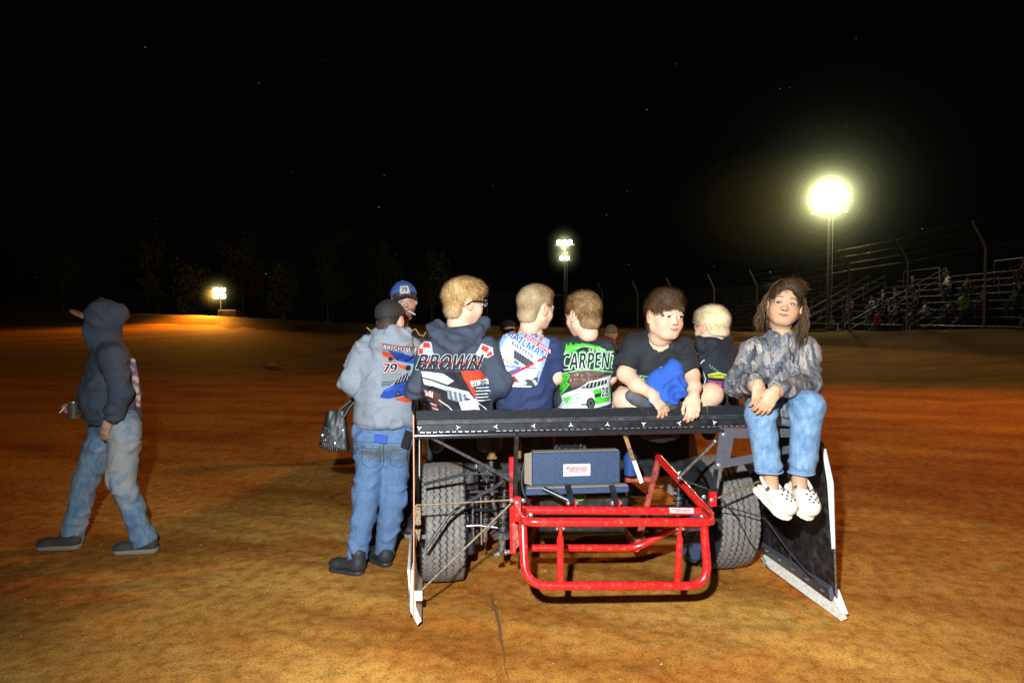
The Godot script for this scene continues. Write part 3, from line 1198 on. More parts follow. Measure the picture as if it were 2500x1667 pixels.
func make_stands() -> void:
	var at := Vector3(20.2, 0.2, -36.0)
	var t := thing("bleachers", "bleachers full of spectators rising behind the catch fence", "bleachers", at)
	var rows := 9
	for r in rows:
		var g := Geo.new()
		g.box(Vector3(0.9 + r * 0.75, 0.55 + r * 0.42, 0), Vector3(0.28, 0.05, 24.0), Basis(), 0.01)
		part("seat_plank", g, M["bench"], t)
		g = Geo.new()
		g.box(Vector3(0.5 + r * 0.75, 0.13 + r * 0.42, 0), Vector3(0.34, 0.05, 24.0), Basis(), 0.01)
		part("foot_plank", g, M["bench"], t)
	for s in 9:
		var z := -12.0 + s * 3.0
		var g := Geo.new()
		g.tube([Vector3(0.3, -0.2, z), Vector3(0.9 + 8 * 0.75, 0.4 + 8 * 0.42, z)], 0.04, 6)
		part("stringer", g, M["dark steel"], t)
		for r in range(1, rows, 2):
			g = Geo.new()
			g.rod(Vector3(0.9 + r * 0.75, -0.3, z), Vector3(0.9 + r * 0.75, 0.5 + r * 0.42, z), 0.03, 6)
			part("upright", g, M["dark steel"], t)
	# hand rails: along the front and up the two stairs
	for z in [-12.2, -5.6, 1.2, 9.8, 12.2]:
		var g := Geo.new()
		var a := Vector3(0.1, 1.0, z)
		var b := Vector3(0.1 + 8 * 0.75, 1.0 + 8 * 0.42, z)
		g.tube([Vector3(0.1, 0.0, z), a, b, Vector3(b.x, b.y - 1.0, z)], 0.028, 7)
		g.tube([a + Vector3(0, -0.5, 0), b + Vector3(0, -0.5, 0)], 0.022, 6)
		for q in 3:
			var p := a.lerp(b, (q + 1) / 4.0)
			g.rod(p, p - Vector3(0, 1.0, 0), 0.022, 6)
		part("stair_rail", g, M["galvanised"], t)
	for seg in [[-12.0, -6.4], [-4.6, 0.6], [2.2, 9.0]]:
		var g := Geo.new()
		g.tube([Vector3(0.05, 0.0, seg[0]), Vector3(0.05, 1.0, seg[0]), Vector3(0.05, 1.0, seg[1]), Vector3(0.05, 0.0, seg[1])], 0.028, 7)
		g.rod(Vector3(0.05, 0.55, seg[0]), Vector3(0.05, 0.55, seg[1]), 0.02, 6)
		part("front_rail", g, M["galvanised"], t)
	for seg in [[-12.0, -8.0], [-3.0, 2.0]]:
		var g := Geo.new()
		g.tube([Vector3(7.3, 3.4, seg[0]), Vector3(7.3, 4.6, seg[0]), Vector3(7.3, 4.6, seg[1]), Vector3(7.3, 3.4, seg[1])], 0.028, 7)
		part("back_rail", g, M["galvanised"], t)

	var far: Node3D = t.duplicate()
	far.name = numbered("bleachers")
	add_child(far)
	far.position = at + Vector3(-0.6, 0, -25.5)
	far.set_meta("label", "farther section of bleachers with empty planks, beyond the tall floodlight mast")

	# the crowd, one by one
	var sit := spectator_geo(false)
	var stand := spectator_geo(true)
	var tone := [["black", Color(0.012, 0.012, 0.014)], ["grey", Color(0.09, 0.09, 0.1)], ["brown", Color(0.07, 0.045, 0.025)], ["navy", Color(0.015, 0.02, 0.045)], ["white", Color(0.38, 0.38, 0.36)], ["olive", Color(0.05, 0.055, 0.025)]]
	var rng := RandomNumberGenerator.new()
	rng.seed = 31
	var used := {}
	for q in 46:
		var r := rng.randi_range(0, 7)
		var slot := rng.randi_range(0, 32)
		if used.has(Vector2i(r, slot)):
			continue
		used[Vector2i(r, slot)] = true
		var z := -11.6 + slot * 0.7
		var c: Array = tone[rng.randi_range(0, 5)]
		spectator(sit, at + Vector3(0.88 + r * 0.75, 0.58 + r * 0.42, z), c[1], rng.randf_range(-0.5, 0.5), "spectator in %s clothes sitting on the bleachers" % c[0], "spectators sitting on the bleachers")
	spectator(stand, at + Vector3(2.0, 0.58 + 0.36, 2.5), Color(0.18, 0.42, 0.02), 0.3, "spectator in a bright lime green jacket standing up among the seated crowd", "")
	spectator(sit, at + Vector3(1.6, 0.62, 8.6), Color(0.14, 0.34, 0.02), -0.2, "spectator in lime green leaning by the stair rail", "")
	spectator(stand, Vector3(19.6, 0.3, -36.6), Color(0.4, 0.05, 0.015), 2.9, "spectator in a red shirt standing at the foot of the bleachers", "")


# a small figure, as seen from far off
func spectator_geo(up: bool) -> Array:
	var s := Soft.new()
	var hip := Vector3(0, 0.92 if up else 0.1, 0)
	var chest := hip + Vector3(-0.03 if up else -0.08, 0.42, 0)
	var head := chest + Vector3(-0.03, 0.3, 0)
	s.limb(hip, chest, 0.15, 0.15, 0.05, 0, Vector3(0, 0, 1), 1.35)
	for q in [-1.0, 1.0]:
		var sh := chest + Vector3(0, 0.06, 0.2 * q)
		var el := sh + Vector3(-0.06 if up else -0.1, -0.28, 0.07 * q)
		s.limb(sh, el, 0.06, 0.05, 0.05)
		s.limb(el, el + Vector3(-0.2, 0.02 if up else -0.06, -0.09 * q), 0.047, 0.038, 0.03)
	var cloth := s.mesh(0.035)
	s = Soft.new()
	for q in [-1.0, 1.0]:
		var h := hip + Vector3(0, -0.02, 0.1 * q)
		if up:
			s.limb(h, Vector3(-0.02, 0.48, 0.11 * q), 0.1, 0.075, 0.05)
			s.limb(Vector3(-0.02, 0.48, 0.11 * q), Vector3(0.03, 0.06, 0.12 * q), 0.075, 0.055, 0.04)
			s.limb(Vector3(0.03, 0.05, 0.12 * q), Vector3(-0.15, 0.045, 0.13 * q), 0.05, 0.04, 0.03)
		else:
			var k := Vector3(-0.44, 0.1, 0.13 * q)
			s.limb(h, k, 0.1, 0.075, 0.05)
			s.limb(k, Vector3(-0.42, -0.36, 0.14 * q), 0.072, 0.052, 0.04)
			s.limb(Vector3(-0.42, -0.37, 0.14 * q), Vector3(-0.58, -0.375, 0.15 * q), 0.045, 0.035, 0.03)
	var legs := s.mesh(0.035)
	s = Soft.new()
	s.egg(head, Vector3(0.095, 0.12, 0.078))
	s.egg(head + Vector3(-0.09, -0.01, 0), Vector3(0.02, 0.025, 0.015))
	s.limb(head, chest, 0.05, 0.06, 0.03)
	var skin := s.mesh(0.022)
	s = Soft.new()
	s.egg(head + Vector3(0.02, 0.035, 0), Vector3(0.1, 0.1, 0.088))
	s.limb(head + Vector3(-0.06, 0.06, 0), head + Vector3(-0.16, 0.05, 0), 0.05, 0.02, 0.02)
	var hat := s.mesh(0.025)
	return [cloth.mesh(), legs.mesh(), skin.mesh(), hat.mesh()]


func spectator(shape: Array, at: Vector3, tone: Color, turn: float, label: String, group: String) -> void:
	var t := thing("person", label, "person", at, group)
	t.rotation.y = turn
	var key := "crowd %s" % tone.to_html()
	if not M.has(key):
		mat(key, lin(tone.r, tone.g, tone.b), 0.85)
	if not M.has("crowd skin"):
		mat("crowd skin", lin(0.4, 0.24, 0.16), 0.6)
		mat("crowd legs", lin(0.03, 0.04, 0.06), 0.85)
		mat("crowd hat", lin(0.03, 0.03, 0.03), 0.85)
	part("body", shape[2], M["crowd skin"], t)
	part("jacket", shape[0], M[key], t)
	part("trousers", shape[1], M["crowd legs"], t)
	part("hat", shape[3], M["crowd hat"], t)


func tree_geo(rng: RandomNumberGenerator, high: float, bare: bool) -> Array:
	var wood := Geo.new()
	var leaf := Geo.new()
	var tips: Array[Vector3] = []
	wood.tube([Vector3(0, -0.3, 0), Vector3(0.1, high * 0.3, 0.05), Vector3(0, high * 0.62, 0.1), Vector3(0.1, high * 0.93, 0)], [high * 0.026, high * 0.02, high * 0.012, high * 0.003], 7)
	for q in 26:
		var f := rng.randf_range(0.22, 0.9)
		var a := rng.randf() * TAU
		var ln := high * (0.34 - 0.22 * f) * rng.randf_range(0.7, 1.2)
		var p0 := Vector3(0.05, high * f, 0.05)
		var dir := Vector3(cos(a), rng.randf_range(0.25, 0.8), sin(a)).normalized()
		var p1 := p0 + dir * ln * 0.55
		var p2 := p0 + (dir + Vector3(0, 0.2, 0)).normalized() * ln
		wood.tube([p0, p1, p2], [high * 0.008, high * 0.005, high * 0.0015], 5)
		tips.append(p1)
		tips.append(p2)
		for e in 3:
			var tw := p1.lerp(p2, rng.randf()) + Vector3(rng.randfn(), rng.randfn() * 0.7 + 0.3, rng.randfn()) * high * 0.05
			wood.rod(p1.lerp(p2, 0.5), tw, high * 0.0016, 4)
			tips.append(tw)
	var count := 10 if bare else 42
	for p in tips:
		for q in count:
			var o := p + Vector3(rng.randfn(), rng.randfn() * 0.75, rng.randfn()) * high * (0.05 if bare else 0.055)
			var nn := Vector3(rng.randfn(), rng.randfn() + 0.5, rng.randfn()).normalized()
			var x := nn.cross(Vector3(rng.randfn(), rng.randfn(), rng.randfn())).normalized() * rng.randf_range(0.07, 0.15)
			var y := nn.cross(x) * 0.6
			var tone := rng.randf_range(0.6, 1.2)
			leaf.col = Color(0.07 * tone, 0.075 * tone, 0.018 * tone)
			var k := leaf.vert(o - x, nn)
			leaf.vert(o + y, nn)
			leaf.vert(o + x, nn)
			leaf.vert(o - y, nn)
			leaf.quad(k, k + 1, k + 2, k + 3)
	return [wood.mesh(), leaf.mesh()]


func make_trees() -> void:
	var rng := RandomNumberGenerator.new()
	rng.seed = 12
	mat("bark", lin(0.09, 0.065, 0.045), 0.9)
	var lm := mat("leaf", Color.WHITE, 0.7)
	lm.vertex_color_use_as_albedo = true
	lm.backlight_enabled = true
	lm.backlight = Color(0.25, 0.28, 0.1)
	var kinds := [tree_geo(rng, 8.0, false), tree_geo(rng, 7.0, true), tree_geo(rng, 9.5, false), tree_geo(rng, 6.0, false)]
	var spots := [[-41.5, -63, 1, 0.95], [-34.5, -66.5, 0, 1.0], [-30.5, -65.0, 3, 0.95], [-26.5, -67.5, 2, 0.9], [-22.0, -66.0, 3, 1.0], [-18.5, -68.5, 0, 0.9], [-45.5, -67, 2, 0.85], [-51, -68, 0, 0.9], [-38.5, -71, 2, 1.0], [-14, -73, 2, 0.9], [-9.0, -76, 0, 1.0], [-57, -69, 3, 1.1], [-30, -74, 2, 1.05], [-20, -76, 2, 1.1]]
	for e in spots:
		var p := Vector3(e[0], 0, e[1])
		p.y = bank(p) - 0.1
		var bare: bool = e[2] == 1
		var t := thing("tree", "thin half bare tree with pale branches on the far bank" if bare else "leafy tree in the dark wood beyond the far bank", "tree", p, "" if bare else "trees beyond the far bank")
		t.rotation.y = rng.randf() * TAU
		t.scale = Vector3.ONE * e[3]
		part("trunk", kinds[e[2]][0], M["bark"], t)
		part("crown", kinds[e[2]][1], M["leaf"], t)


# ---------------------------------------------------------------- heads, hands, hair
var head_geo: Geo
var hands := {}


# origin between the ears, +Z is the way the face looks, +Y up; about a ten-year-old's size
func make_heads_and_hands() -> void:
	var s := Soft.new()
	s.egg(Vector3(0, 0.026, -0.012), Vector3(0.073, 0.077, 0.091), Basis(), 0.02)
	s.egg(Vector3(0, -0.034, 0.024), Vector3(0.057, 0.06, 0.06), Basis(), 0.03)
	s.egg(Vector3(0, -0.078, 0.046), Vector3(0.026, 0.017, 0.022), Basis(), 0.03)
	for q in [-1.0, 1.0]:
		s.egg(Vector3(0.033 * q, -0.033, 0.05), Vector3(0.026, 0.027, 0.024), Basis(), 0.025)
		s.limb(Vector3(0.05 * q, -0.05, 0.0), Vector3(0.02 * q, -0.08, 0.045), 0.018, 0.014, 0.03)
	s.limb(Vector3(0, -0.04, -0.022), Vector3(0, -0.095, -0.026), 0.05, 0.049, 0.03)
	s.limb(Vector3(-0.032, 0.02, 0.066), Vector3(0.032, 0.02, 0.066), 0.011, 0.011, 0.02)
	for q in [-1.0, 1.0]:
		s.egg(Vector3(0.031 * q, 0.004, 0.091), Vector3(0.019, 0.0105, 0.016), Basis(), 0.012, true)
	s.limb(Vector3(0, 0.006, 0.0775), Vector3(0, -0.021, 0.0885), 0.0065, 0.009, 0.014)
	s.egg(Vector3(0, -0.023, 0.0915), Vector3(0.009, 0.0078, 0.0085), Basis(), 0.01)
	for q in [-1.0, 1.0]:
		s.egg(Vector3(0.0102 * q, -0.026, 0.084), Vector3(0.006, 0.0055, 0.0085), Basis(), 0.008)
		# upper lids
		s.limb(Vector3(0.018 * q, 0.009, 0.0835), Vector3(0.045 * q, 0.008, 0.074), 0.005, 0.0045, 0.006)
		s.limb(Vector3(0.02 * q, -0.005, 0.082), Vector3(0.043 * q, -0.005, 0.075), 0.004, 0.004, 0.006)
	s.limb(Vector3(-0.019, -0.0492, 0.0745), Vector3(0, -0.0505, 0.0825), 0.003, 0.004, 0.008)
	s.limb(Vector3(0.019, -0.0492, 0.0745), Vector3(0, -0.0505, 0.0825), 0.003, 0.004, 0.008)
	s.limb(Vector3(-0.015, -0.0565, 0.0755), Vector3(0.015, -0.0565, 0.0755), 0.004, 0.004, 0.008)
	s.egg(Vector3(0, -0.057, 0.079), Vector3(0.013, 0.0045, 0.005), Basis(), 0.006)
	s.bite(Vector3(-0.021, -0.0515, 0.077), Vector3(0, -0.0545, 0.081), 0.0013, 0.0015, 0.004)
	s.bite(Vector3(0.021, -0.0515, 0.077), Vector3(0, -0.0545, 0.081), 0.0013, 0.0015, 0.004)
	for q in [-1.0, 1.0]:
		var b := Basis(Vector3(0, 1, 0), 0.42 * q) * Basis(Vector3(1, 0, 0), -0.16)
		s.egg(Vector3(0.075 * q, -0.004, -0.012), Vector3(0.0085, 0.029, 0.019), b, 0.008)
		s.egg(Vector3(0.084 * q, -0.001, -0.006), Vector3(0.0055, 0.02, 0.0115), b, 0.006, true)
		s.egg(Vector3(0.0745 * q, -0.026, -0.006), Vector3(0.0065, 0.009, 0.008), b, 0.006)
	head_geo = s.mesh(0.0038, 0)

	# hand: wrist at the origin, fingers along +Y, back of the hand +Z, thumb on +X
	var poses := {"drape": [0.34, 0.42, 0.3, 0.09], "rest": [0.55, 0.75, 0.5, 0.05], "grip": [0.95, 1.15, 0.8, 0.02]}
	for key in poses:
		var c: Array = poses[key]
		s = Soft.new()
		s.limb(Vector3(0, -0.012, 0), Vector3(0, 0.012, 0), 0.0175, 0.0195, 0.012, 0, Vector3(1, 0, 0), 1.3)
		s.limb(Vector3(0, 0.015, 0), Vector3(0, 0.056, 0.001), 0.0125, 0.0115, 0.012, 0, Vector3(1, 0, 0), 2.5)
		var xs := [0.022, 0.0075, -0.007, -0.021]
		var ln := [0.94, 1.05, 0.98, 0.78]
		for f in 4:
			var p := Vector3(xs[f], 0.066 - absf(f - 1.2) * 0.004, 0.001)
			s.limb(Vector3(xs[f] * 0.7, 0.03, 0), p, 0.009, 0.0082, 0.008)
			var a := 0.0
			var sp: float = c[3] * (1.4 - f)
			var seg := [0.03, 0.021, 0.016]
			for e in 3:
				a += c[e] * (1.0 + 0.12 * (f - 1.5))
				var d := Vector3(sin(sp), cos(a) * cos(sp), -sin(a))
				var nx: Vector3 = p + d.normalized() * seg[e] * ln[f]
				s.limb(p, nx, [0.0079, 0.0073, 0.0067][e], [0.0073, 0.0067, 0.0058][e], 0.003)
				p = nx
		var t0 := Vector3(0.017, 0.012, -0.004)
		var t1 := Vector3(0.034, 0.036, -0.012)
		var curl: float = c[0]
		var t2 := t1 + Vector3(0.012 - curl * 0.018, 0.02, -0.008 - curl * 0.012)
		var t3 := t2 + Vector3(0.003 - curl * 0.014, 0.016, -0.004 - curl * 0.01)
		s.limb(t0, t1, 0.0125, 0.0098, 0.012)
		s.limb(t1, t2, 0.0092, 0.0083, 0.004)
		s.limb(t2, t3, 0.0083, 0.0066, 0.003)
		hands[key] = s.mesh(0.0042, 0)


# tone: base skin colour (linear); paints lips, brows and flush, and shade in the mouth line and nostrils
func add_head(g: Geo, at: Vector3, b: Basis, size: float, tone: Color, brow: Color, stubble := 0.0, lower := 1.0) -> void:
	var h := Geo.new()
	h.add(head_geo)
	var lips := Color(tone.r * 0.78, tone.g * 0.5, tone.b * 0.48)
	var flush := Color(tone.r * 0.98, tone.g * 0.74, tone.b * 0.68)
	for q in h.v.size():
		var p := h.v[q]
		var c := tone
		var ax := absf(p.x)
		# flush on cheeks, nose and ears
		var f := 0.5 * smoothstep(0.03, 0.008, Vector2(ax - 0.037, p.y + 0.03).length()) * smoothstep(0.03, 0.06, p.z)
		f = maxf(f, 0.35 * smoothstep(0.018, 0.006, Vector2(p.x, p.y + 0.027).length()) * smoothstep(0.08, 0.09, p.z))
		f = maxf(f, 0.8 * smoothstep(0.07, 0.078, ax))
		c = c.lerp(flush, f)
		if stubble > 0.0:
			var st := stubble * smoothstep(-0.036, -0.05, p.y) * smoothstep(-0.03, 0.03, p.z) * smoothstep(-0.125, -0.1, p.y)
			c = c.lerp(Color(0.09, 0.055, 0.035), st)
		var lp := smoothstep(1.0, 0.7, Vector2(p.x / 0.023, (p.y + 0.0538 - 6.0 * p.x * p.x) / 0.0076).length()) * smoothstep(0.066, 0.072, p.z)
		c = c.lerp(lips, lp * 0.75)
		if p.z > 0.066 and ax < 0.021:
			c = c.lerp(Color(tone.r * 0.25, tone.g * 0.12, tone.b * 0.1), smoothstep(0.003, 0.001, absf(p.y + 0.0546 - 7.0 * p.x * p.x)))  # shade between the lips, put into the skin colour
		# brow hairs
		var by := 0.026 - 5.0 * pow(ax - 0.03, 2.0) - 0.05 * maxf(0.0, ax - 0.03)
		if p.z > 0.045 and ax > 0.013 and ax < 0.05:
			c = c.lerp(brow, 0.85 * smoothstep(0.0052, 0.0024, absf(p.y - by)))
		# lash line
		if p.z > 0.06 and ax > 0.018 and ax < 0.046:
			c = c.lerp(Color(0.03, 0.015, 0.01), 0.75 * smoothstep(0.0032, 0.0012, absf(p.y - 0.0055 + 12.0 * pow(ax - 0.031, 2.0))))
		if ax < 0.016 and p.z > 0.08 and p.y < -0.03 and p.y > -0.036:  # nostril shade put into the skin colour
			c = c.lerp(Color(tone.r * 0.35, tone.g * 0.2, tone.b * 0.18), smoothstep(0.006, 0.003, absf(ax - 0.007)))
		var mo := speck_noise.get_noise_3dv(p * 70.0) * 0.07 + speck_noise.get_noise_3dv(p * 22.0) * 0.06
		if p.y < 0.0:
			h.v[q].y = p.y * lower
		h.c[q] = Color(c.r * (1.0 + mo * 0.6), c.g * (1.0 + mo), c.b * (1.0 + mo))
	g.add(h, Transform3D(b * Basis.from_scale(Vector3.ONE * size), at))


func add_eyes(t: Node3D, at: Vector3, b: Basis, size: float, gaze: Vector3, iris: Color) -> void:
	for q in [-1.0, 1.0]:
		var g := Geo.new()
		var c := at + b * (Vector3(0.031 * q, 0.002, 0.0685) * size)
		g.ball(Vector3.ZERO, Vector3.ONE * 0.0138 * size, Basis(), 28, 20)
		var look := (b * gaze).normalized()
		for e in g.v.size():
			var d := g.v[e].normalized().angle_to(look)
			var col := Color(0.5, 0.48, 0.46)
			if d < 0.3:
				col = Color(0.008, 0.008, 0.01)
			elif d < 0.62:
				col = iris
			elif d < 0.72:
				col = iris * 0.3
			g.c[e] = col
			g.v[e] += c
		part("eye", g, M["eye"], t, -t.position)


func add_hand(g: Geo, pose: String, wrist: Vector3, along: Vector3, back: Vector3, right_hand: bool, size: float, tone: Color) -> void:
	var y := along.normalized()
	var z := (back - y * back.dot(y)).normalized()
	var x := y.cross(z)
	var b := Basis(x * (-1.0 if right_hand else 1.0), y, z)
	var h := Geo.new()
	h.add(hands[pose])
	for q in h.v.size():
		var p := h.v[q]
		h.c[q] = tone.lerp(Color(tone.r * 0.95, tone.g * 0.72, tone.b * 0.68), 0.5 * smoothstep(0.05, 0.11, p.y))
	g.add(h, Transform3D(b * Basis.from_scale(Vector3.ONE * size), wrist))


# folds in cloth: long soft ridges across the pull of the cloth, here and there; the surface is moved along its own normal
func folds(g: Geo, amp: float, freq: Vector3, seedn := 0.0) -> void:
	var pull := freq.normalized()
	var f := freq.length() * 0.75
	var mid := Vector3.ZERO
	for q in g.v.size():
		mid += g.v[q] / g.v.size()
	for q in g.v.size():
		var p := g.v[q] - mid
		var o := Vector3(seedn, seedn * 0.7, seedn * 0.3)
		var low := fold_noise.get_noise_3dv(p * 4.5 + o)
		var warp := fold_noise.get_noise_3dv(p * 3.2 + o * 2.0) * 1.7 + fold_noise.get_noise_3dv(p * 9.0 - o) * 0.25
		var slant := (p.x + p.z) * fold_noise.get_noise_3dv(p * 1.7 + o * 3.0) * 8.0
		var ph := p.dot(Vector3(pull.x * 0.35, pull.y, pull.z * 0.35)) * f + warp + slant
		var ridge := 0.5 + 0.5 * cos(ph * TAU)
		ridge = ridge * ridge
		var mask := smoothstep(-0.25, 0.35, fold_noise.get_noise_3dv(p * 5.0 + o * 5.0))
		g.v[q] += g.n[q] * amp * (ridge * mask * 1.7 + low * 1.2 - 0.3)
	g.smooth_normals()


# soft cloth colour with its own fading and stains; c1 fresh, c2 washed out
func dye(g: Geo, c1: Color, c2: Color, scale: float, seedn := 0.0) -> void:
	for q in g.v.size():
		var p := g.v[q] * scale + Vector3(seedn, 0, seedn)
		var a := speck_noise.get_noise_3dv(p) * 0.6 + speck_noise.get_noise_3dv(p * Vector3(7, 2.2, 7)) * 0.8
		g.c[q] = c1.lerp(c2, clampf(0.5 + a * 0.9, 0.0, 1.0))


# flat print on the back (or front) of a garment: straight on along `out`, as it lies on the cloth
func lay_print(g: Geo, mid: Vector3, right: Vector3, up: Vector3, wide: float, high: float) -> void:
	var out := right.cross(up).normalized()
	for q in g.v.size():
		var d := g.v[q] - mid
		var u := d.dot(right) / wide + 0.5
		var w := 0.5 - d.dot(up) / high
		if g.n[q].dot(out) < 0.05:
			u = 0.0 if u < 0.5 else 1.0
		g.uv[q] = Vector2(clampf(u, 0.003, 0.997), clampf(w, 0.003, 0.997))


func printed(called: String, pic: Pic, rough := 0.85) -> StandardMaterial3D:
	var m := mat(called, Color.WHITE, rough)
	m.albedo_texture = pic.tex()
	return grain(m, M["weave"], 14.0)


# ribbed neckband of a shirt
func neckband(t: Node3D, shirt: MeshInstance3D, at: Vector3, rx: float, rz: float, drop: float, cloth: Material) -> void:
	var g := Geo.new()
	var ring := []
	for q in 28:
		var a := TAU * q / 28.0
		ring.append(at + Vector3(cos(a) * rx, drop * sin(a), sin(a) * rz))
	g.tube(ring, 0.0062, 6, true)
	part("neckband", g, cloth, shirt, -t.position)


# hair: a cap of hair on the skull and single strands over it
# style: cut (Callable keeps a point of the head-local cap or not), len, lift, tones
func add_hair(t: Node3D, at: Vector3, b: Basis, size: float, bits: Array, dark: Color, light: Color, length: float, lift: float, count: int, seedn: int, front := -1.0, whorl := Vector3(0.01, 0.1, -0.05), scalp := Color(0.45, 0.3, 0.2), nape := -0.085) -> void:
	var s := Soft.new()
	for e in bits:
		s.egg(e[0], e[1], e[2] if e.size() > 2 else Basis(), 0.012)
	# hairline: clear of the face, the ears and the nape
	s.egg(Vector3(0, -0.03, 0.085), Vector3(0.06 if front < 0.0 else 0.052, 0.085 if front < 0.0 else front, 0.055), Basis(), 0.008, true)
	for q in [-1.0, 1.0]:
		s.egg(Vector3(0.084 * q, -0.022, 0.0), Vector3(0.03, 0.042, 0.032), Basis(), 0.01, true)
		s.egg(Vector3(0.075 * q, -0.06, 0.045), Vector3(0.05, 0.075, 0.05), Basis(), 0.01, true)
	s.cut(Vector3(0, nape, -0.08), Vector3(0, -1, 0.3), 0.01)
	var g := s.mesh(0.0055)
	var rng := RandomNumberGenerator.new()
	rng.seed = seedn
	var all := Geo.new()
	for q in g.v.size():
		var a := speck_noise.get_noise_3dv(g.v[q] * 14.0) * 0.6
		var fade := smoothstep(0.0, -0.085, g.v[q].y) * 0.45
		g.c[q] = dark.lerp(light, clampf(0.3 + a, 0.0, 1.0)).lerp(scalp, fade)
	for q in g.v.size():
		g.v[q] += g.n[q] * 0.0015 * speck_noise.get_noise_3dv(g.v[q] * Vector3(120, 60, 120))
	g.smooth_normals()
	all.add(g)
	var nv := g.v.size()
	for q in count:
		var k := rng.randi_range(0, nv - 1)
		var p := g.v[k]
		var nn := g.n[k]
		var flow := p - whorl
		flow = (flow - nn * flow.dot(nn))
		flow = (flow.normalized() if flow.length() > 0.004 else Vector3(0, 0, 1)) + Vector3(rng.randfn(), rng.randfn(), rng.randfn()) * 0.1
		var ln := length * rng.randf_range(0.6, 1.25) * lerpf(1.0, 0.45, smoothstep(0.03, -0.07, p.y))
		var tip := p + (flow + nn * lift).normalized() * ln
		tip -= nn * ln * ln * 4.0
		var sd := flow.cross(nn).normalized() * rng.randf_range(0.0007, 0.0015)
		all.col = dark.lerp(light, clampf(rng.randfn() * 0.3 + 0.5 + speck_noise.get_noise_3dv(p * 30.0) * 0.7, 0.0, 1.15))
		var up := (nn + flow * 0.35 + Vector3(rng.randfn(), rng.randfn(), rng.randfn()) * 0.15).normalized()
		var mid := p.lerp(tip, 0.55) + nn * ln * 0.1
		var a0 := all.vert(p - sd - nn * 0.002, up)
		var a1 := all.vert(p + sd - nn * 0.002, up)
		var a2 := all.vert(mid + sd * 0.8, up)
		var a3 := all.vert(mid - sd * 0.8, up)
		var a4 := all.vert(tip, up)
		all.quad(a0, a1, a2, a3)
		all.tri(a3, a2, a4)
	var w := Geo.new()
	w.add(all, Transform3D(b * Basis.from_scale(Vector3.ONE * size), at))
	part("hair", w, M["hair"], t, -t.position)


func add_cap(t: Node3D, at: Vector3, b: Basis, size: float, dome: Material, brim_m: Material, backwards := false) -> MeshInstance3D:
	var tf := Transform3D(b * Basis.from_scale(Vector3.ONE * size), at)
	var g := Geo.new()
	var s := Soft.new()
	s.egg(Vector3(0, 0.03, -0.01), Vector3(0.081, 0.087, 0.1), Basis(), 0.01)
	s.cut(Vector3(0, 0.03, 0), Vector3(0, -1, 0.45), 0.006)
	var d := s.mesh(0.006)
	g.add(d, tf)
	var o := part("cap", g, dome, t, -t.position)
	g = Geo.new()
	g.ball(tf * Vector3(0, 0.117, -0.01), Vector3.ONE * 0.007 * size, Basis(), 8, 5)
	part("cap_button", g, dome, o, -t.position)
	# seams of the six panels
	var seams := Geo.new()
	for q in 6:
		var pts := []
		for e in 8:
			var th := 0.1 + 1.4 * e / 7.0
			var a := TAU * q / 6.0 + 0.5
			pts.append(tf * (Vector3(0, 0.034, -0.01) + Vector3(sin(th) * cos(a) * 0.0818, cos(th) * 0.0838, sin(th) * sin(a) * 0.1008)))
		seams.tube(pts, 0.0011, 4)
	part("cap_seam", seams, dome, o, -t.position)
	# brim
	var br := Geo.new()
	var sgn := -1.0 if backwards else 1.0
	var nu := 14
	for side in 2:
		var f := br.v.size()
		for a in nu + 1:
			var ang := lerpf(-1.15, 1.15, float(a) / nu)
			for e in 5:
				var r := e / 4.0
				var x := sin(ang) * (0.08 + 0.004 * r)
				var z := (cos(ang) * 0.098 + r * 0.072 * cos(ang * 0.75)) * sgn - 0.01
				var y := 0.062 - 0.02 * r + 0.02 * cos(ang * 1.25) * (0.4 + 0.6 * r) - 0.02 - 0.02 * absf(ang) - side * 0.005
				br.vert(tf * Vector3(x, y, z), tf.basis * Vector3(0, 1.0 if side == 0 else -1.0, 0))
		for a in nu:
			for e in 4:
				br.quad(f + a * 5 + e, f + a * 5 + e + 1, f + (a + 1) * 5 + e + 1, f + (a + 1) * 5 + e)
	part("cap_brim", br, brim_m, o, -t.position)
	return o


# tall soft tapered tube of flowing hair, for long locks
func lock(g: Geo, pts: Array, r: float, dark: Color, light: Color, rng: RandomNumberGenerator) -> void:
	var sub := []
	var m := pts.size()
	for q in m - 1:
		var p0: Vector3 = pts[maxi(q - 1, 0)]
		var p1: Vector3 = pts[q]
		var p2: Vector3 = pts[q + 1]
		var p3: Vector3 = pts[mini(q + 2, m - 1)]
		for e in 3:
			sub.append(p1.cubic_interpolate(p2, p0, p3, e / 3.0) + Vector3(rng.randfn(), rng.randfn(), rng.randfn()) * 0.0008)
	sub.append(pts[-1])
	var rad := []
	for q in sub.size():
		var f := float(q) / (sub.size() - 1)
		rad.append(r * (0.55 + 0.45 * sin(PI * minf(f + 0.2, 1.0))) * (1.0 if f < 0.75 else (1.0 - f) * 4.0 * 0.8 + 0.2))
	g.col = dark.lerp(light, clampf(rng.randfn() * 0.28 + 0.45, 0.0, 1.1))
	g.tube(sub, rad, 4)


# ---------------------------------------------------------------- people
var X := Vector3(1, 0, 0)
var Y := Vector3(0, 1, 0)
const FAIR := Color(0.57, 0.345, 0.23)
const TAN := Color(0.45, 0.245, 0.14)


func turned(pitch: float, yaw: float, roll: float) -> Basis:
	return Basis.from_euler(Vector3(pitch, yaw, roll))


func make_people() -> void:
	boy_with_glasses()
	boy_navy_shirt()
	boy_green_print()
	boy_facing()
	boy_blond()
	child_in_camo()
	man_in_grey()
	man_blue_cap()
	man_walking()
	onlookers()


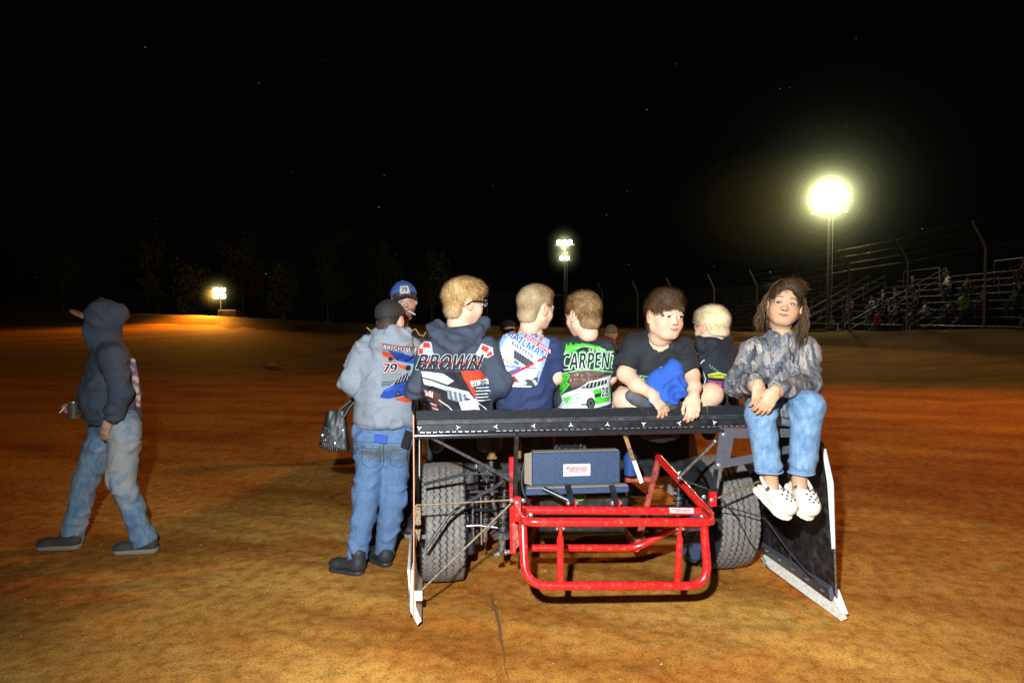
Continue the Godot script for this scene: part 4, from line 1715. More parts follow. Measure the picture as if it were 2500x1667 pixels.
# skin under the clothes: neck and trunk in one piece with head and hands
func trunk(g: Geo, neck: Vector3, chest: Vector3, hip: Vector3, tone: Color, extra: Array = [], size := 1.0) -> void:
	var s := Soft.new()
	s.limb(neck, chest, 0.056 * size, 0.066 * size, 0.03)
	s.limb(chest, hip, 0.075 * size, 0.075 * size, 0.04, 0, X, 1.3)
	for e in extra:
		s.chain(e[0], e[1], 0.02)
	var o := s.mesh(0.012)
	o.c.fill(tone)
	g.add(o)


func crown(grow: float) -> Array:
	return [[Vector3(0, 0.03, -0.014), Vector3(0.0745 + grow * 0.7, 0.081 + grow, 0.094 + grow)], [Vector3(0, -0.032, -0.05), Vector3(0.058 + grow * 0.5, 0.06, 0.045 + grow * 0.5)]]


func boy_with_glasses() -> void:
	var base := Vector3(-0.2556, 1.063, -3.5)
	base.y = 1.062
	var t := thing("person", "boy with glasses in a slate hoodie with an orange and white race car print", "person", base)
	var head := Vector3(-0.2466, 1.659, -3.52)
	var hb := turned(0.05, 2.12, 0.06)
	var body := Geo.new()
	trunk(body, Vector3(-0.2693, 1.545, -3.52), Vector3(-0.2696, 1.421, -3.52), Vector3(-0.2569, 1.128, -3.52), FAIR, [[[Vector3(-0.4406, 1.105, -3.7), Vector3(-0.4018, 1.082, -3.78)], [0.026, 0.024]], [[Vector3(-0.17, 1.088, -3.74), Vector3(-0.2093, 1.067, -3.8)], [0.026, 0.024]]], 1.1)
	add_head(body, head, hb, 1.12, FAIR, Color(0.3, 0.18, 0.08))
	add_hand(body, "rest", Vector3(-0.4018, 1.082, -3.78), Vector3(0.3, -0.3, -1), Vector3(0, 1, 0), false, 1.1, FAIR)
	add_hand(body, "rest", Vector3(-0.2093, 1.067, -3.8), Vector3(-0.3, -0.3, -1), Vector3(0, 1, 0), true, 1.1, FAIR)
	part("body", body, M["skin"], t, -base)
	add_eyes(t, head, hb, 1.12, Vector3(0, -0.1, 1), Color(0.1, 0.2, 0.35))
	add_hair(t, head, hb, 1.12, crown(0.003) + [[Vector3(0, 0.075, 0.012), Vector3(0.06, 0.042, 0.085)], [Vector3(0, 0.06, 0.06), Vector3(0.055, 0.035, 0.04)]], Color(0.2, 0.105, 0.036), Color(0.5, 0.33, 0.14), 0.02, 0.4, 6500, 3)

	var s := Soft.new()
	s.limb(Vector3(-0.2558, 1.006, -3.5), Vector3(-0.266, 1.346, -3.47), 0.122, 0.108, 0.05, 1, X, 1.42)
	s.limb(Vector3(-0.3899, 1.419, -3.47), Vector3(-0.1426, 1.431, -3.49), 0.058, 0.058, 0.07)
	s.limb(Vector3(-0.4153, 1.406, -3.46), Vector3(-0.4783, 1.228, -3.43), 0.061, 0.058, 0.03)
	s.limb(Vector3(-0.4783, 1.228, -3.43), Vector3(-0.4264, 1.119, -3.68), 0.057, 0.04, 0.025)
	s.limb(Vector3(-0.1159, 1.416, -3.49), Vector3(-0.0642, 1.233, -3.46), 0.061, 0.058, 0.03)
	s.limb(Vector3(-0.0642, 1.233, -3.46), Vector3(-0.1691, 1.102, -3.72), 0.057, 0.04, 0.025)
	# hood lying on the back, its rim round the neck
	s.egg(Vector3(-0.2815, 1.478, -3.42), Vector3(0.122, 0.062, 0.05), turned(0.15, 0, 0.12), 0.025)
	s.limb(Vector3(-0.2817, 1.459, -3.395), Vector3(-0.2798, 1.389, -3.37), 0.06, 0.014, 0.02)
	s.limb(Vector3(-0.3829, 1.496, -3.41), Vector3(-0.2842, 1.395, -3.372), 0.026, 0.012, 0.012)
	s.limb(Vector3(-0.1619, 1.517, -3.43), Vector3(-0.2756, 1.395, -3.372), 0.028, 0.012, 0.012)
	s.chain([Vector3(-0.1543, 1.56, -3.56), Vector3(-0.1509, 1.552, -3.48), Vector3(-0.2097, 1.519, -3.425), Vector3(-0.3176, 1.502, -3.41), Vector3(-0.4037, 1.519, -3.44), Vector3(-0.3962, 1.533, -3.53), Vector3(-0.2893, 1.528, -3.6)], [0.022, 0.024, 0.022, 0.02, 0.022, 0.022, 0.02], 0.018)
	s.bite(Vector3(-0.2668, 1.645, -3.52), Vector3(-0.2672, 1.506, -3.52), 0.072, 0.066, 0.012)
	var g := s.mesh(0.0125)
	folds(g, 0.0095, Vector3(11, 9, 11), 2.0)
	lay_print(g, Vector3(-0.2869, 1.285, -3.4), X, Y, 0.395, 0.36)
	part("hoodie", g, printed("hoodie with race print", race_print_orange()), t, -base)
	sit_legs(t, base, Vector3(-0.2571, 1.049, -3.52), 0.08, Color(0.05, 0.07, 0.11))

	# spectacles
	var f := Transform3D(hb * Basis.from_scale(Vector3.ONE * 1.12), head)
	g = Geo.new()
	for q in [-1.0, 1.0]:
		var ring := []
		for e in 16:
			var a := TAU * e / 16.0
			ring.append(f * Vector3(0.033 * q + cos(a) * 0.024, 0.003 + sin(a) * 0.019, 0.098 - absf(0.033 * q + cos(a) * 0.024) * 0.12))
		g.tube(ring, 0.0028, 6, true)
		g.tube([f * Vector3(0.058 * q, 0.01, 0.09), f * Vector3(0.079 * q, 0.01, 0.06), f * Vector3(0.083 * q, 0.008, 0.0), f * Vector3(0.082 * q, -0.012, -0.03)], [0.0042, 0.0045, 0.004, 0.0035], 6)
	g.rod(f * Vector3(-0.01, 0.006, 0.098), f * Vector3(0.01, 0.006, 0.098), 0.0025, 6)
	var sp := part("spectacles", g, M["spectacle frame"], t, -base)
	for q in [-1.0, 1.0]:
		g = Geo.new()
		var ring := []
		for e in 16:
			var a := TAU * e / 16.0
			ring.append(f * Vector3(0.033 * q + cos(a) * 0.023, 0.003 + sin(a) * 0.018, 0.098 - absf(0.033 * q + cos(a) * 0.024) * 0.12))
		g.face(ring, f.basis * Vector3(0, 0, 1))
		part("lens", g, M["spectacle lens"], sp, -base)


# thighs forward and shins down into the cockpit
func sit_legs(t: Node3D, base: Vector3, hip: Vector3, half: float, tone: Color, spread := 0.06, fwd := Vector3(-0.1, 0, -1)) -> void:
	var s := Soft.new()
	var h := Vector3(hip.x, base.y + 0.085, hip.z)
	var f := fwd.normalized()
	var side := f.cross(Y).normalized()
	s.limb(h - side * half * 0.7, h + side * half * 0.7, 0.08, 0.08, 0.04)
	for q in [-1.0, 1.0]:
		var a: Vector3 = h + side * q * half
		var k: Vector3 = a + f * 0.36 + side * q * spread
		k.y = base.y + 0.08
		s.limb(a, k, 0.075, 0.06, 0.03)
		s.limb(k, k + f * 0.06 + Vector3(0, -0.3, 0), 0.058, 0.046, 0.03)
	var g := s.mesh(0.022)
	dye(g, tone, tone * 1.4, 9.0)
	part("trousers", g, M["denim"], t, -base)


func boy_navy_shirt() -> void:
	var base := Vector3(0.0684, 1.054, -3.56)
	base.y = 1.062
	var t := thing("person", "boy in a navy blue T-shirt with a tilted white race car print", "person", base)
	var head := Vector3(0.1244, 1.633, -3.55)
	var hb := turned(0.06, 2.28, 0.08)
	var body := Geo.new()
	trunk(body, Vector3(0.1002, 1.528, -3.57), Vector3(0.0889, 1.419, -3.57), Vector3(0.0686, 1.121, -3.57), FAIR, [[[Vector3(0.2176, 1.42, -3.55), Vector3(0.2308, 1.271, -3.54), Vector3(0.2014, 1.192, -3.66), Vector3(0.1761, 1.162, -3.72)], [0.04, 0.036, 0.028, 0.022]], [[Vector3(-0.0364, 1.419, -3.56), Vector3(-0.059, 1.27, -3.55), Vector3(-0.0142, 1.164, -3.7)], [0.04, 0.036, 0.024]]], 1.05)
	add_head(body, head, hb, 1.06, FAIR, Color(0.26, 0.16, 0.08))
	add_hand(body, "rest", Vector3(0.1761, 1.162, -3.72), Vector3(-0.4, -0.3, -1), Vector3(0, 1, 0), true, 1.05, FAIR)
	add_hand(body, "rest", Vector3(-0.0142, 1.164, -3.7), Vector3(0.4, -0.3, -1), Vector3(0, 1, 0), false, 1.05, FAIR)
	part("body", body, M["skin"], t, -base)
	add_eyes(t, head, hb, 1.06, Vector3(0, -0.1, 1), Color(0.1, 0.2, 0.35))
	add_hair(t, head, hb, 1.06, crown(0.002) + [[Vector3(0, 0.07, 0.012), Vector3(0.058, 0.042, 0.08)]], Color(0.16, 0.1, 0.045), Color(0.42, 0.31, 0.17), 0.012, 0.35, 6000, 5)
	var s := Soft.new()
	s.limb(Vector3(0.0639, 0.9967, -3.56), Vector3(0.0904, 1.357, -3.54), 0.108, 0.098, 0.05, 1, X, 1.4)
	s.limb(Vector3(-0.0091, 1.442, -3.55), Vector3(0.2039, 1.429, -3.55), 0.05, 0.05, 0.06)
	s.limb(Vector3(0.2085, 1.431, -3.55), Vector3(0.2311, 1.295, -3.545), 0.054, 0.053, 0.025, 2)
	s.limb(Vector3(-0.0317, 1.431, -3.55), Vector3(-0.0544, 1.306, -3.55), 0.054, 0.053, 0.025, 2)
	s.limb(Vector3(0.0976, 1.501, -3.56), Vector3(0.0952, 1.42, -3.55), 0.058, 0.08, 0.03)
	s.bite(Vector3(0.1027, 1.601, -3.58), Vector3(0.1026, 1.492, -3.575), 0.06, 0.053, 0.008)
	var g := s.mesh(0.0125)
	folds(g, 0.0078, Vector3(11, 8, 11), 5.0)
	lay_print(g, Vector3(0.0637, 1.385, -3.44), X, Y, 0.265, 0.31)
	neckband(t, part("shirt", g, printed("blue shirt with race print", race_print_mail()), t, -base), Vector3(0.1003, 1.501, -3.575), 0.062, 0.058, -0.012, mat("blue rib", lin(0.016, 0.034, 0.115), 0.9))
	sit_legs(t, base, Vector3(0.0686, 1.041, -3.57), 0.07, Color(0.03, 0.035, 0.05))


func boy_green_print() -> void:
	var base := Vector3(0.3751, 1.053, -3.57)
	base.y = 1.062
	var t := thing("person", "boy with short brown hair in a black T-shirt with a big green and white print", "person", base)
	var head := Vector3(0.3698, 1.596, -3.56)
	var hb := turned(0.1, -2.55, -0.05)
	var body := Geo.new()
	trunk(body, Vector3(0.3814, 1.498, -3.58), Vector3(0.3863, 1.395, -3.58), Vector3(0.3759, 1.12, -3.58), FAIR, [[[Vector3(0.4924, 1.396, -3.57), Vector3(0.5201, 1.265, -3.6), Vector3(0.5002, 1.16, -3.74)], [0.038, 0.034, 0.024]], [[Vector3(0.2713, 1.396, -3.57), Vector3(0.2578, 1.265, -3.6), Vector3(0.2967, 1.16, -3.74)], [0.038, 0.034, 0.024]]])
	add_head(body, head, hb, 1.05, FAIR, Color(0.16, 0.09, 0.045))
	add_hand(body, "rest", Vector3(0.5002, 1.16, -3.74), Vector3(-0.4, -0.3, -1), Vector3(0, 1, 0), true, 1.0, FAIR)
	add_hand(body, "rest", Vector3(0.2967, 1.16, -3.74), Vector3(0.4, -0.3, -1), Vector3(0, 1, 0), false, 1.0, FAIR)
	part("body", body, M["skin"], t, -base)
	add_eyes(t, head, hb, 1.05, Vector3(0, -0.1, 1), Color(0.15, 0.1, 0.05))
	add_hair(t, head, hb, 1.05, crown(0.004) + [[Vector3(0, 0.075, 0.0), Vector3(0.062, 0.042, 0.085)]], Color(0.07, 0.035, 0.012), Color(0.3, 0.17, 0.075), 0.018, 0.42, 6000, 8)
	var s := Soft.new()
	s.limb(Vector3(0.373, 0.9951, -3.57), Vector3(0.3832, 1.352, -3.55), 0.105, 0.096, 0.05, 1, X, 1.36)
	s.limb(Vector3(0.2909, 1.428, -3.56), Vector3(0.4863, 1.419, -3.56), 0.048, 0.048, 0.06)
	s.limb(Vector3(0.4909, 1.415, -3.56), Vector3(0.5217, 1.286, -3.58), 0.05, 0.05, 0.025, 2)
	s.limb(Vector3(0.2773, 1.419, -3.56), Vector3(0.2609, 1.29, -3.58), 0.05, 0.05, 0.025, 2)
	s.limb(Vector3(0.3849, 1.474, -3.57), Vector3(0.3841, 1.408, -3.56), 0.056, 0.08, 0.03)
	s.bite(Vector3(0.3845, 1.567, -3.59), Vector3(0.3843, 1.466, -3.585), 0.058, 0.05, 0.008)
	var g := s.mesh(0.0125)
	folds(g, 0.0069, Vector3(11, 8, 11), 9.0)
	lay_print(g, Vector3(0.3651, 1.284, -3.44), X, Y, 0.305, 0.35)
	neckband(t, part("shirt", g, printed("black shirt with green print", race_print_green()), t, -base), Vector3(0.3843, 1.473, -3.585), 0.06, 0.056, -0.01, M["black cloth"])
	sit_legs(t, base, Vector3(0.3762, 1.04, -3.58), 0.07, Color(0.03, 0.035, 0.05))


func boy_facing() -> void:
	var base := Vector3(0.7791, 1.069, -3.62)
	base.y = 1.062
	var t := thing("person", "boy in a black T-shirt facing out, sitting cross-legged with bare forearms", "person", base)
	var head := Vector3(0.7695, 1.587, -3.44)
	var hb := turned(0.06, 0.36, -0.02)
	var hs := hb * Basis.from_scale(Vector3(0.97, 1.02, 0.92))
	var body := Geo.new()
	var tone := Color(0.56, 0.335, 0.215)
	trunk(body, Vector3(0.7636, 1.489, -3.5), Vector3(0.7638, 1.385, -3.56), Vector3(0.783, 1.112, -3.64), tone, [
		[[Vector3(0.6464, 1.407, -3.54), Vector3(0.582, 1.294, -3.475), Vector3(0.6219, 1.244, -3.4), Vector3(0.6839, 1.207, -3.34), Vector3(0.7033, 1.182, -3.33)], [0.046, 0.044, 0.037, 0.024, 0.018]],
		[[Vector3(0.8724, 1.407, -3.54), Vector3(0.9179, 1.284, -3.485), Vector3(0.9117, 1.23, -3.41), Vector3(0.8988, 1.192, -3.36), Vector3(0.8907, 1.167, -3.345)], [0.046, 0.042, 0.035, 0.024, 0.018]],
		[[Vector3(0.7477, 1.075, -3.66), Vector3(0.5824, 1.157, -3.5), Vector3(0.631, 1.123, -3.47), Vector3(0.7529, 1.101, -3.52)], [0.08, 0.06, 0.05, 0.038]],
		[[Vector3(0.8297, 1.086, -3.66), Vector3(1.043, 1.178, -3.56), Vector3(0.9583, 1.115, -3.53), Vector3(0.8478, 1.103, -3.54)], [0.08, 0.06, 0.05, 0.038]]], 1.15)
	# fuller cheeks
	add_head(body, head, hs, 1.18, tone, Color(0.14, 0.08, 0.04), 0.0, 0.92)
	add_hand(body, "drape", Vector3(0.6871, 1.205, -3.335), Vector3(0.62, -0.75, -0.05), Vector3(0.35, 0.45, 0.85), true, 1.18, tone)
	add_hand(body, "rest", Vector3(0.8975, 1.19, -3.355), Vector3(-0.15, -0.75, 0.45), Vector3(0.1, 0.55, 0.8), false, 1.15, tone)
	part("body", body, M["skin"], t, -base)
	add_eyes(t, head, hs, 1.18, Vector3(0.32, 0.0, 1), Color(0.035, 0.05, 0.07))
	add_hair(t, head, hs, 1.18, crown(0.004) + [[Vector3(0, 0.082, 0.01), Vector3(0.062, 0.04, 0.086)], [Vector3(0, 0.062, 0.058), Vector3(0.058, 0.03, 0.036)]], Color(0.02, 0.01, 0.004), Color(0.085, 0.042, 0.018), 0.024, 0.3, 6500, 13, 0.07, Vector3(0.01, 0.1, -0.05), Color(0.2, 0.12, 0.08))
	# fringe combed down over the brow
	var rng := RandomNumberGenerator.new()
	rng.seed = 4
	var g := Geo.new()
	var tf := Transform3D(hs * Basis.from_scale(Vector3.ONE * 1.18), head)
	for q in 300:
		var a := rng.randf_range(-1.0, 1.0)
		var x := a * 0.062
		var zz := 0.094 - 0.038 * a * a
		var end := 0.033 + rng.randf_range(-0.006, 0.006) - 0.006 * absf(a)
		lock(g, [tf * Vector3(x * 0.8, 0.085, zz - 0.025), tf * Vector3(x * 0.95, 0.06, zz + 0.001), tf * Vector3(x + rng.randfn() * 0.002, end, zz + 0.003)], 0.002, Color(0.022, 0.011, 0.005), Color(0.09, 0.045, 0.02), rng)
	part("fringe", g, M["hair"], t, -base)
	var s := Soft.new()
	s.limb(Vector3(0.7836, 1.03, -3.64), Vector3(0.7621, 1.329, -3.55), 0.12, 0.11, 0.06, 0, X, 1.25)
	s.limb(Vector3(0.6463, 1.42, -3.54), Vector3(0.8723, 1.42, -3.54), 0.066, 0.066, 0.07)
	s.limb(Vector3(0.6355, 1.416, -3.53), Vector3(0.576, 1.316, -3.48), 0.066, 0.064, 0.03, 2)
	s.limb(Vector3(0.8834, 1.416, -3.53), Vector3(0.919, 1.302, -3.49), 0.064, 0.062, 0.03, 2)
	s.limb(Vector3(0.7591, 1.471, -3.52), Vector3(0.7618, 1.374, -3.55), 0.068, 0.1, 0.04)
	s.bite(Vector3(0.7652, 1.578, -3.47), Vector3(0.7572, 1.449, -3.5), 0.07, 0.058, 0.01)
	s.bite(Vector3(0.7309, 1.491, -3.41), Vector3(0.7337, 1.413, -3.42), 0.04, 0.02, 0.012)
	g = s.mesh(0.0125)
	folds(g, 0.0103, Vector3(10, 8, 10), 14.0)
	lay_print(g, Vector3(0.726, 1.272, -3.42), X, Y, 0.24, 0.14)
	part("shirt", g, printed("black shirt with chest print", chest_print()), t, -base)
	s = Soft.new()
	s.limb(Vector3(0.7479, 1.058, -3.66), Vector3(0.5529, 1.143, -3.54), 0.1, 0.08, 0.03, 2)
	s.limb(Vector3(0.8299, 1.063, -3.66), Vector3(1.023, 1.161, -3.585), 0.1, 0.08, 0.03, 2)
	s.limb(Vector3(0.7479, 1.058, -3.66), Vector3(0.8299, 1.058, -3.66), 0.11, 0.11, 0.03)
	g = s.mesh(0.014)
	folds(g, 0.0046, Vector3(12, 9, 12), 3.0)
	part("shorts", g, M["grey short"], t, -base)
	for e in [[Vector3(0.7486, 1.112, -3.5), Vector3(0.626, 1.174, -3.42)], [Vector3(0.8426, 1.117, -3.5), Vector3(0.7923, 1.154, -3.4)]]:
		s = Soft.new()
		var d: Vector3 = (e[1] - e[0]).normalized()
		s.limb(e[0], e[1], 0.042, 0.036, 0.02)
		s.limb(e[0] + d * 0.02, e[1] + d * 0.04, 0.036, 0.03, 0.02)
		g = s.mesh(0.009)
		part("shoe", g, M["sneaker grey"], t, -base)


func boy_blond() -> void:
	var base := Vector3(1.177, 1.077, -3.92)
	base.y = 1.062
	var t := thing("person", "small white-blond boy in a black hoodie with yellow and pink lines", "person", base)
	var head := Vector3(1.133, 1.529, -3.88)
	var hb := turned(0.12, -2.6, 0.0)
	var body := Geo.new()
	trunk(body, Vector3(1.155, 1.441, -3.9), Vector3(1.163, 1.367, -3.9), Vector3(1.173, 1.117, -3.9), FAIR, [], 0.72)
	add_head(body, head, hb, 1.06, FAIR, Color(0.4, 0.3, 0.16))
	add_hand(body, "rest", Vector3(1.124, 1.19, -4.05), Vector3(0.4, -0.3, -1), Vector3(0, 1, 0), false, 0.95, FAIR)
	part("body", body, M["skin"], t, -base)
	add_eyes(t, head, hb, 1.06, Vector3(0, -0.1, 1), Color(0.1, 0.2, 0.35))
	add_hair(t, head, hb, 1.06, crown(0.005) + [[Vector3(0, 0.07, 0.01), Vector3(0.06, 0.042, 0.085)]], Color(0.46, 0.33, 0.16), Color(0.86, 0.72, 0.46), 0.02, 0.35, 6000, 15, -1.0, Vector3(0.01, 0.1, -0.05), Color(0.5, 0.36, 0.2), -0.06)
	var s := Soft.new()
	s.limb(Vector3(1.18, 1.064, -3.92), Vector3(1.155, 1.306, -3.88), 0.1, 0.092, 0.04, 0, X, 1.32)
	s.limb(Vector3(1.068, 1.389, -3.89), Vector3(1.242, 1.385, -3.89), 0.046, 0.046, 0.05)
	s.limb(Vector3(1.058, 1.379, -3.89), Vector3(1.042, 1.254, -3.9), 0.048, 0.045, 0.025)
	s.limb(Vector3(1.042, 1.254, -3.9), Vector3(1.116, 1.191, -4.04), 0.045, 0.034, 0.02)
	s.limb(Vector3(1.252, 1.375, -3.89), Vector3(1.281, 1.249, -3.9), 0.048, 0.045, 0.025)
	s.limb(Vector3(1.281, 1.249, -3.9), Vector3(1.297, 1.178, -4.04), 0.045, 0.034, 0.02)
	s.egg(Vector3(1.137, 1.414, -3.84), Vector3(0.1, 0.042, 0.042), Basis(), 0.02)
	s.limb(Vector3(1.135, 1.407, -3.83), Vector3(1.139, 1.354, -3.81), 0.05, 0.02, 0.02)
	s.chain([Vector3(1.255, 1.452, -3.95), Vector3(1.222, 1.448, -3.86), Vector3(1.13, 1.442, -3.8), Vector3(1.056, 1.446, -3.85), Vector3(1.079, 1.447, -3.95)], [0.022, 0.026, 0.026, 0.024, 0.02], 0.015)
	s.limb(Vector3(1.151, 1.43, -3.88), Vector3(1.155, 1.368, -3.88), 0.08, 0.09, 0.03)
	var g := s.mesh(0.0125)
	folds(g, 0.0087, Vector3(11, 9, 11), 19.0)
	lay_print(g, Vector3(1.121, 1.274, -3.78), X, Y, 0.22, 0.22)
	part("hoodie", g, printed("black hoodie with line print", line_print()), t, -base)
	sit_legs(t, base, Vector3(1.185, 1.077, -3.92), 0.06, Color(0.02, 0.022, 0.028))


func child_in_camo() -> void:
	var base := Vector3(1.345, 1.097, -3.42)
	base.y = 1.13
	var t := thing("person", "child with long wavy hair in a camouflage sweatshirt, legs dangling over the spoiler", "person", base)
	var head := Vector3(1.342, 1.643, -3.36)
	var hb := turned(-0.03, -0.34, -0.17)
	var hs := hb * Basis.from_scale(Vector3(0.93, 1.02, 0.96))
	var body := Geo.new()
	trunk(body, Vector3(1.339, 1.496, -3.39), Vector3(1.343, 1.415, -3.41), Vector3(1.348, 1.15, -3.43), TAN, [
		[[Vector3(1.103, 1.261, -3.2), Vector3(1.099, 1.278, -3.07), Vector3(1.102, 1.27, -3.05), Vector3(1.103, 1.243, -3.05)], [0.03, 0.027, 0.023, 0.016]],
		[[Vector3(1.288, 1.252, -3.15), Vector3(1.19, 1.254, -3.04), Vector3(1.167, 1.248, -3.02), Vector3(1.152, 1.224, -3.015)], [0.03, 0.026, 0.022, 0.016]],
		[[Vector3(1.198, 0.9135, -3.14), Vector3(1.209, 0.807, -3.16), Vector3(1.207, 0.7789, -3.15)], [0.036, 0.03, 0.034]],
		[[Vector3(1.339, 0.9114, -3.15), Vector3(1.345, 0.8149, -3.17), Vector3(1.345, 0.7825, -3.16)], [0.036, 0.03, 0.034]]], 0.95)
	add_head(body, head, hs, 1.16, TAN, Color(0.13, 0.075, 0.04), 0.0, 0.84)
	add_hand(body, "drape", Vector3(1.102, 1.279, -3.045), Vector3(-0.02, -1, 0.12), Vector3(0.15, 0.15, 1), true, 1.0, TAN)
	add_hand(body, "drape", Vector3(1.159, 1.254, -3.005), Vector3(-0.5, -0.85, 0.05), Vector3(-0.05, 0.2, 1), false, 1.02, TAN)
	part("body", body, M["skin"], t, -base)
	add_eyes(t, head, hs, 1.16, Vector3(0, 0.05, 1), Color(0.045, 0.07, 0.11))

	# hair: cap parted to one side and long wavy locks
	add_hair(t, head, hs, 1.16, crown(0.005) + [[Vector3(0.02, 0.07, 0.03), Vector3(0.06, 0.045, 0.065)]], Color(0.016, 0.008, 0.0035), Color(0.09, 0.05, 0.022), 0.03, 0.3, 2600, 23, 0.092, Vector3(-0.02, 0.11, 0.0), Color(0.05, 0.03, 0.015))
	var rng := RandomNumberGenerator.new()
	rng.seed = 9
	var g := Geo.new()
	var tf := Transform3D(hs * Basis.from_scale(Vector3.ONE * 1.16), head)
	var dk := Color(0.016, 0.008, 0.0035)
	var lt := Color(0.13, 0.075, 0.034)
	# sweep from the parting across the forehead to the far side
	for q in 190:
		var a := rng.randf()
		var p0 := Vector3(-0.028 + rng.randf_range(-0.008, 0.012), 0.1 - 0.01 * a, 0.03 - 0.06 * a + 0.02)
		var p1 := Vector3(0.03 + 0.02 * a, 0.088 - 0.012 * (1.0 - a), 0.082 - 0.06 * a)
		var p2 := Vector3(0.066, 0.045 - 0.01 * a, 0.066 - 0.06 * a)
		var p3 := Vector3(0.079 + 0.006 * a, -0.015, 0.04 - 0.06 * a)
		lock(g, [tf * p0, tf * p1, tf * p2, tf * p3], 0.0027, dk, lt, rng)
	for q in 110:
		var a := rng.randf()
		lock(g, [tf * Vector3(-0.03, 0.102 - 0.004 * a, 0.03 - 0.06 * a), tf * Vector3(-0.066, 0.07, 0.05 - 0.06 * a), tf * Vector3(-0.081, 0.02, 0.04 - 0.06 * a), tf * Vector3(-0.083 - 0.006 * rng.randf(), -0.03, 0.025 - 0.05 * a)], 0.0027, dk, lt, rng)
	# wavy locks all round, over both shoulders
	for q in 460:
		var sgn := -1.0 if q % 8 < 3 else 1.0
		var a := rng.randf()
		var an := lerpf(0.35, -1.25, a)
		var p := Vector3(cos(an) * 0.079 * sgn, 0.045 - 0.06 * rng.randf(), sin(an) * 0.1 - 0.012)
		var out := Vector3(sgn * cos(an), 0, sin(an))
		var pts := [tf * p]
		var swell := rng.randf_range(0.006, 0.034)
		var drop := rng.randf_range(0.1, 0.17) * (0.85 if sgn < 0.0 else 1.2)
		var ph := floorf(rng.randf() * 7.0) * 0.9
		for e in 8:
			var f := (e + 1) / 8.0
			var wave := 0.002 + 0.011 * f
			pts.append(tf * (p + out * swell * sin(f * 2.4) + Vector3(sin(ph + f * 8.0) * wave, -drop * f, cos(ph + f * 7.0) * wave + 0.012 * f * (1.0 - a))))
		lock(g, pts, 0.0021, dk, lt, rng)
	for q in 26:
		var d := Vector3(rng.randfn(), rng.randf_range(0.4, 1.0), rng.randfn() * 0.5).normalized()
		var p := Vector3(0, 0.03, -0.01) + d * Vector3(0.085, 0.085, 0.1)
		lock(g, [tf * p, tf * (p + d * 0.008 + Vector3(0.012, 0.004, 0)), tf * (p + d * 0.012 + Vector3(0.028, 0.0, 0.004) * signf(rng.randfn()))], 0.0006, dk, lt, rng)
	part("long_hair", g, M["hair"], t, -base)

	var s := Soft.new()
	s.limb(Vector3(1.34, 1.106, -3.43), Vector3(1.338, 1.372, -3.4), 0.118, 0.104, 0.05, 1, X, 1.34)
	s.limb(Vector3(1.22, 1.427, -3.4), Vector3(1.454, 1.431, -3.4), 0.05, 0.05, 0.06)
	s.limb(Vector3(1.199, 1.418, -3.39), Vector3(1.097, 1.253, -3.31), 0.06, 0.06, 0.03)
	s.limb(Vector3(1.097, 1.253, -3.31), Vector3(1.105, 1.281, -3.065), 0.058, 0.038, 0.025, 2)
	s.limb(Vector3(1.463, 1.423, -3.39), Vector3(1.435, 1.258, -3.3), 0.06, 0.06, 0.03)
	s.limb(Vector3(1.435, 1.258, -3.3), Vector3(1.179, 1.257, -3.03), 0.058, 0.037, 0.025, 2)
	s.limb(Vector3(1.341, 1.474, -3.395), Vector3(1.339, 1.405, -3.4), 0.062, 0.085, 0.03)
	s.limb(Vector3(1.341, 1.509, -3.39), Vector3(1.341, 1.459, -3.395), 0.056, 0.06, 0.012, 1)
	s.bite(Vector3(1.34, 1.568, -3.385), Vector3(1.341, 1.488, -3.39), 0.05, 0.048, 0.006)
	g = s.mesh(0.0115)
	folds(g, 0.0067, Vector3(12, 9, 12), 27.0)
	var camo := mat("camouflage fleece", Color.WHITE, 0.9)
	camo.albedo_texture = camo_print().tex()
	camo.uv1_triplanar = true
	camo.uv1_scale = Vector3.ONE * 2.6
	grain(camo, M["weave"], 14.0)
	part("sweatshirt", g, camo, t, -base)

	s = Soft.new()
	s.limb(Vector3(1.282, 1.134, -3.44), Vector3(1.451, 1.134, -3.44), 0.1, 0.1, 0.04)
	s.limb(Vector3(1.27, 1.141, -3.42), Vector3(1.143, 1.142, -3.13), 0.085, 0.068, 0.03)
	s.limb(Vector3(1.143, 1.142, -3.13), Vector3(1.192, 0.8668, -3.14), 0.066, 0.06, 0.02, 2)
	s.limb(Vector3(1.458, 1.147, -3.44), Vector3(1.361, 1.17, -3.13), 0.088, 0.076, 0.03)
	s.limb(Vector3(1.361, 1.17, -3.13), Vector3(1.346, 0.8564, -3.15), 0.076, 0.057, 0.02, 2)
	g = s.mesh(0.0115)
	folds(g, 0.0052, Vector3(9, 12, 9), 33.0)
	dye(g, Color(0.1, 0.2, 0.34), Color(0.26, 0.39, 0.53), 7.0, 4.0)
	var jeans := part("jeans", g, M["denim"], t, -base)
	for e in [[Vector3(1.192, 0.8709, -3.14), 0.061], [Vector3(1.346, 0.8605, -3.15), 0.058]]:
		g = Geo.new()
		var ring := []
		for q in 24:
			ring.append(e[0] + Vector3(cos(TAU * q / 24.0), 0.02 * sin(TAU * q / 8.0), sin(TAU * q / 24.0)) * e[1])
		g.tube(ring, 0.0045, 6, true)
		for q in g.c.size():
			g.c[q] = Color(0.2, 0.34, 0.5)
		part("hem", g, M["denim"], jeans, -base)
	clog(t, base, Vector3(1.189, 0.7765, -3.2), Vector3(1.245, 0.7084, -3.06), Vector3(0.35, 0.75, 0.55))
	clog(t, base, Vector3(1.35, 0.7799, -3.22), Vector3(1.352, 0.7027, -3.08), Vector3(0.3, 0.75, 0.55))


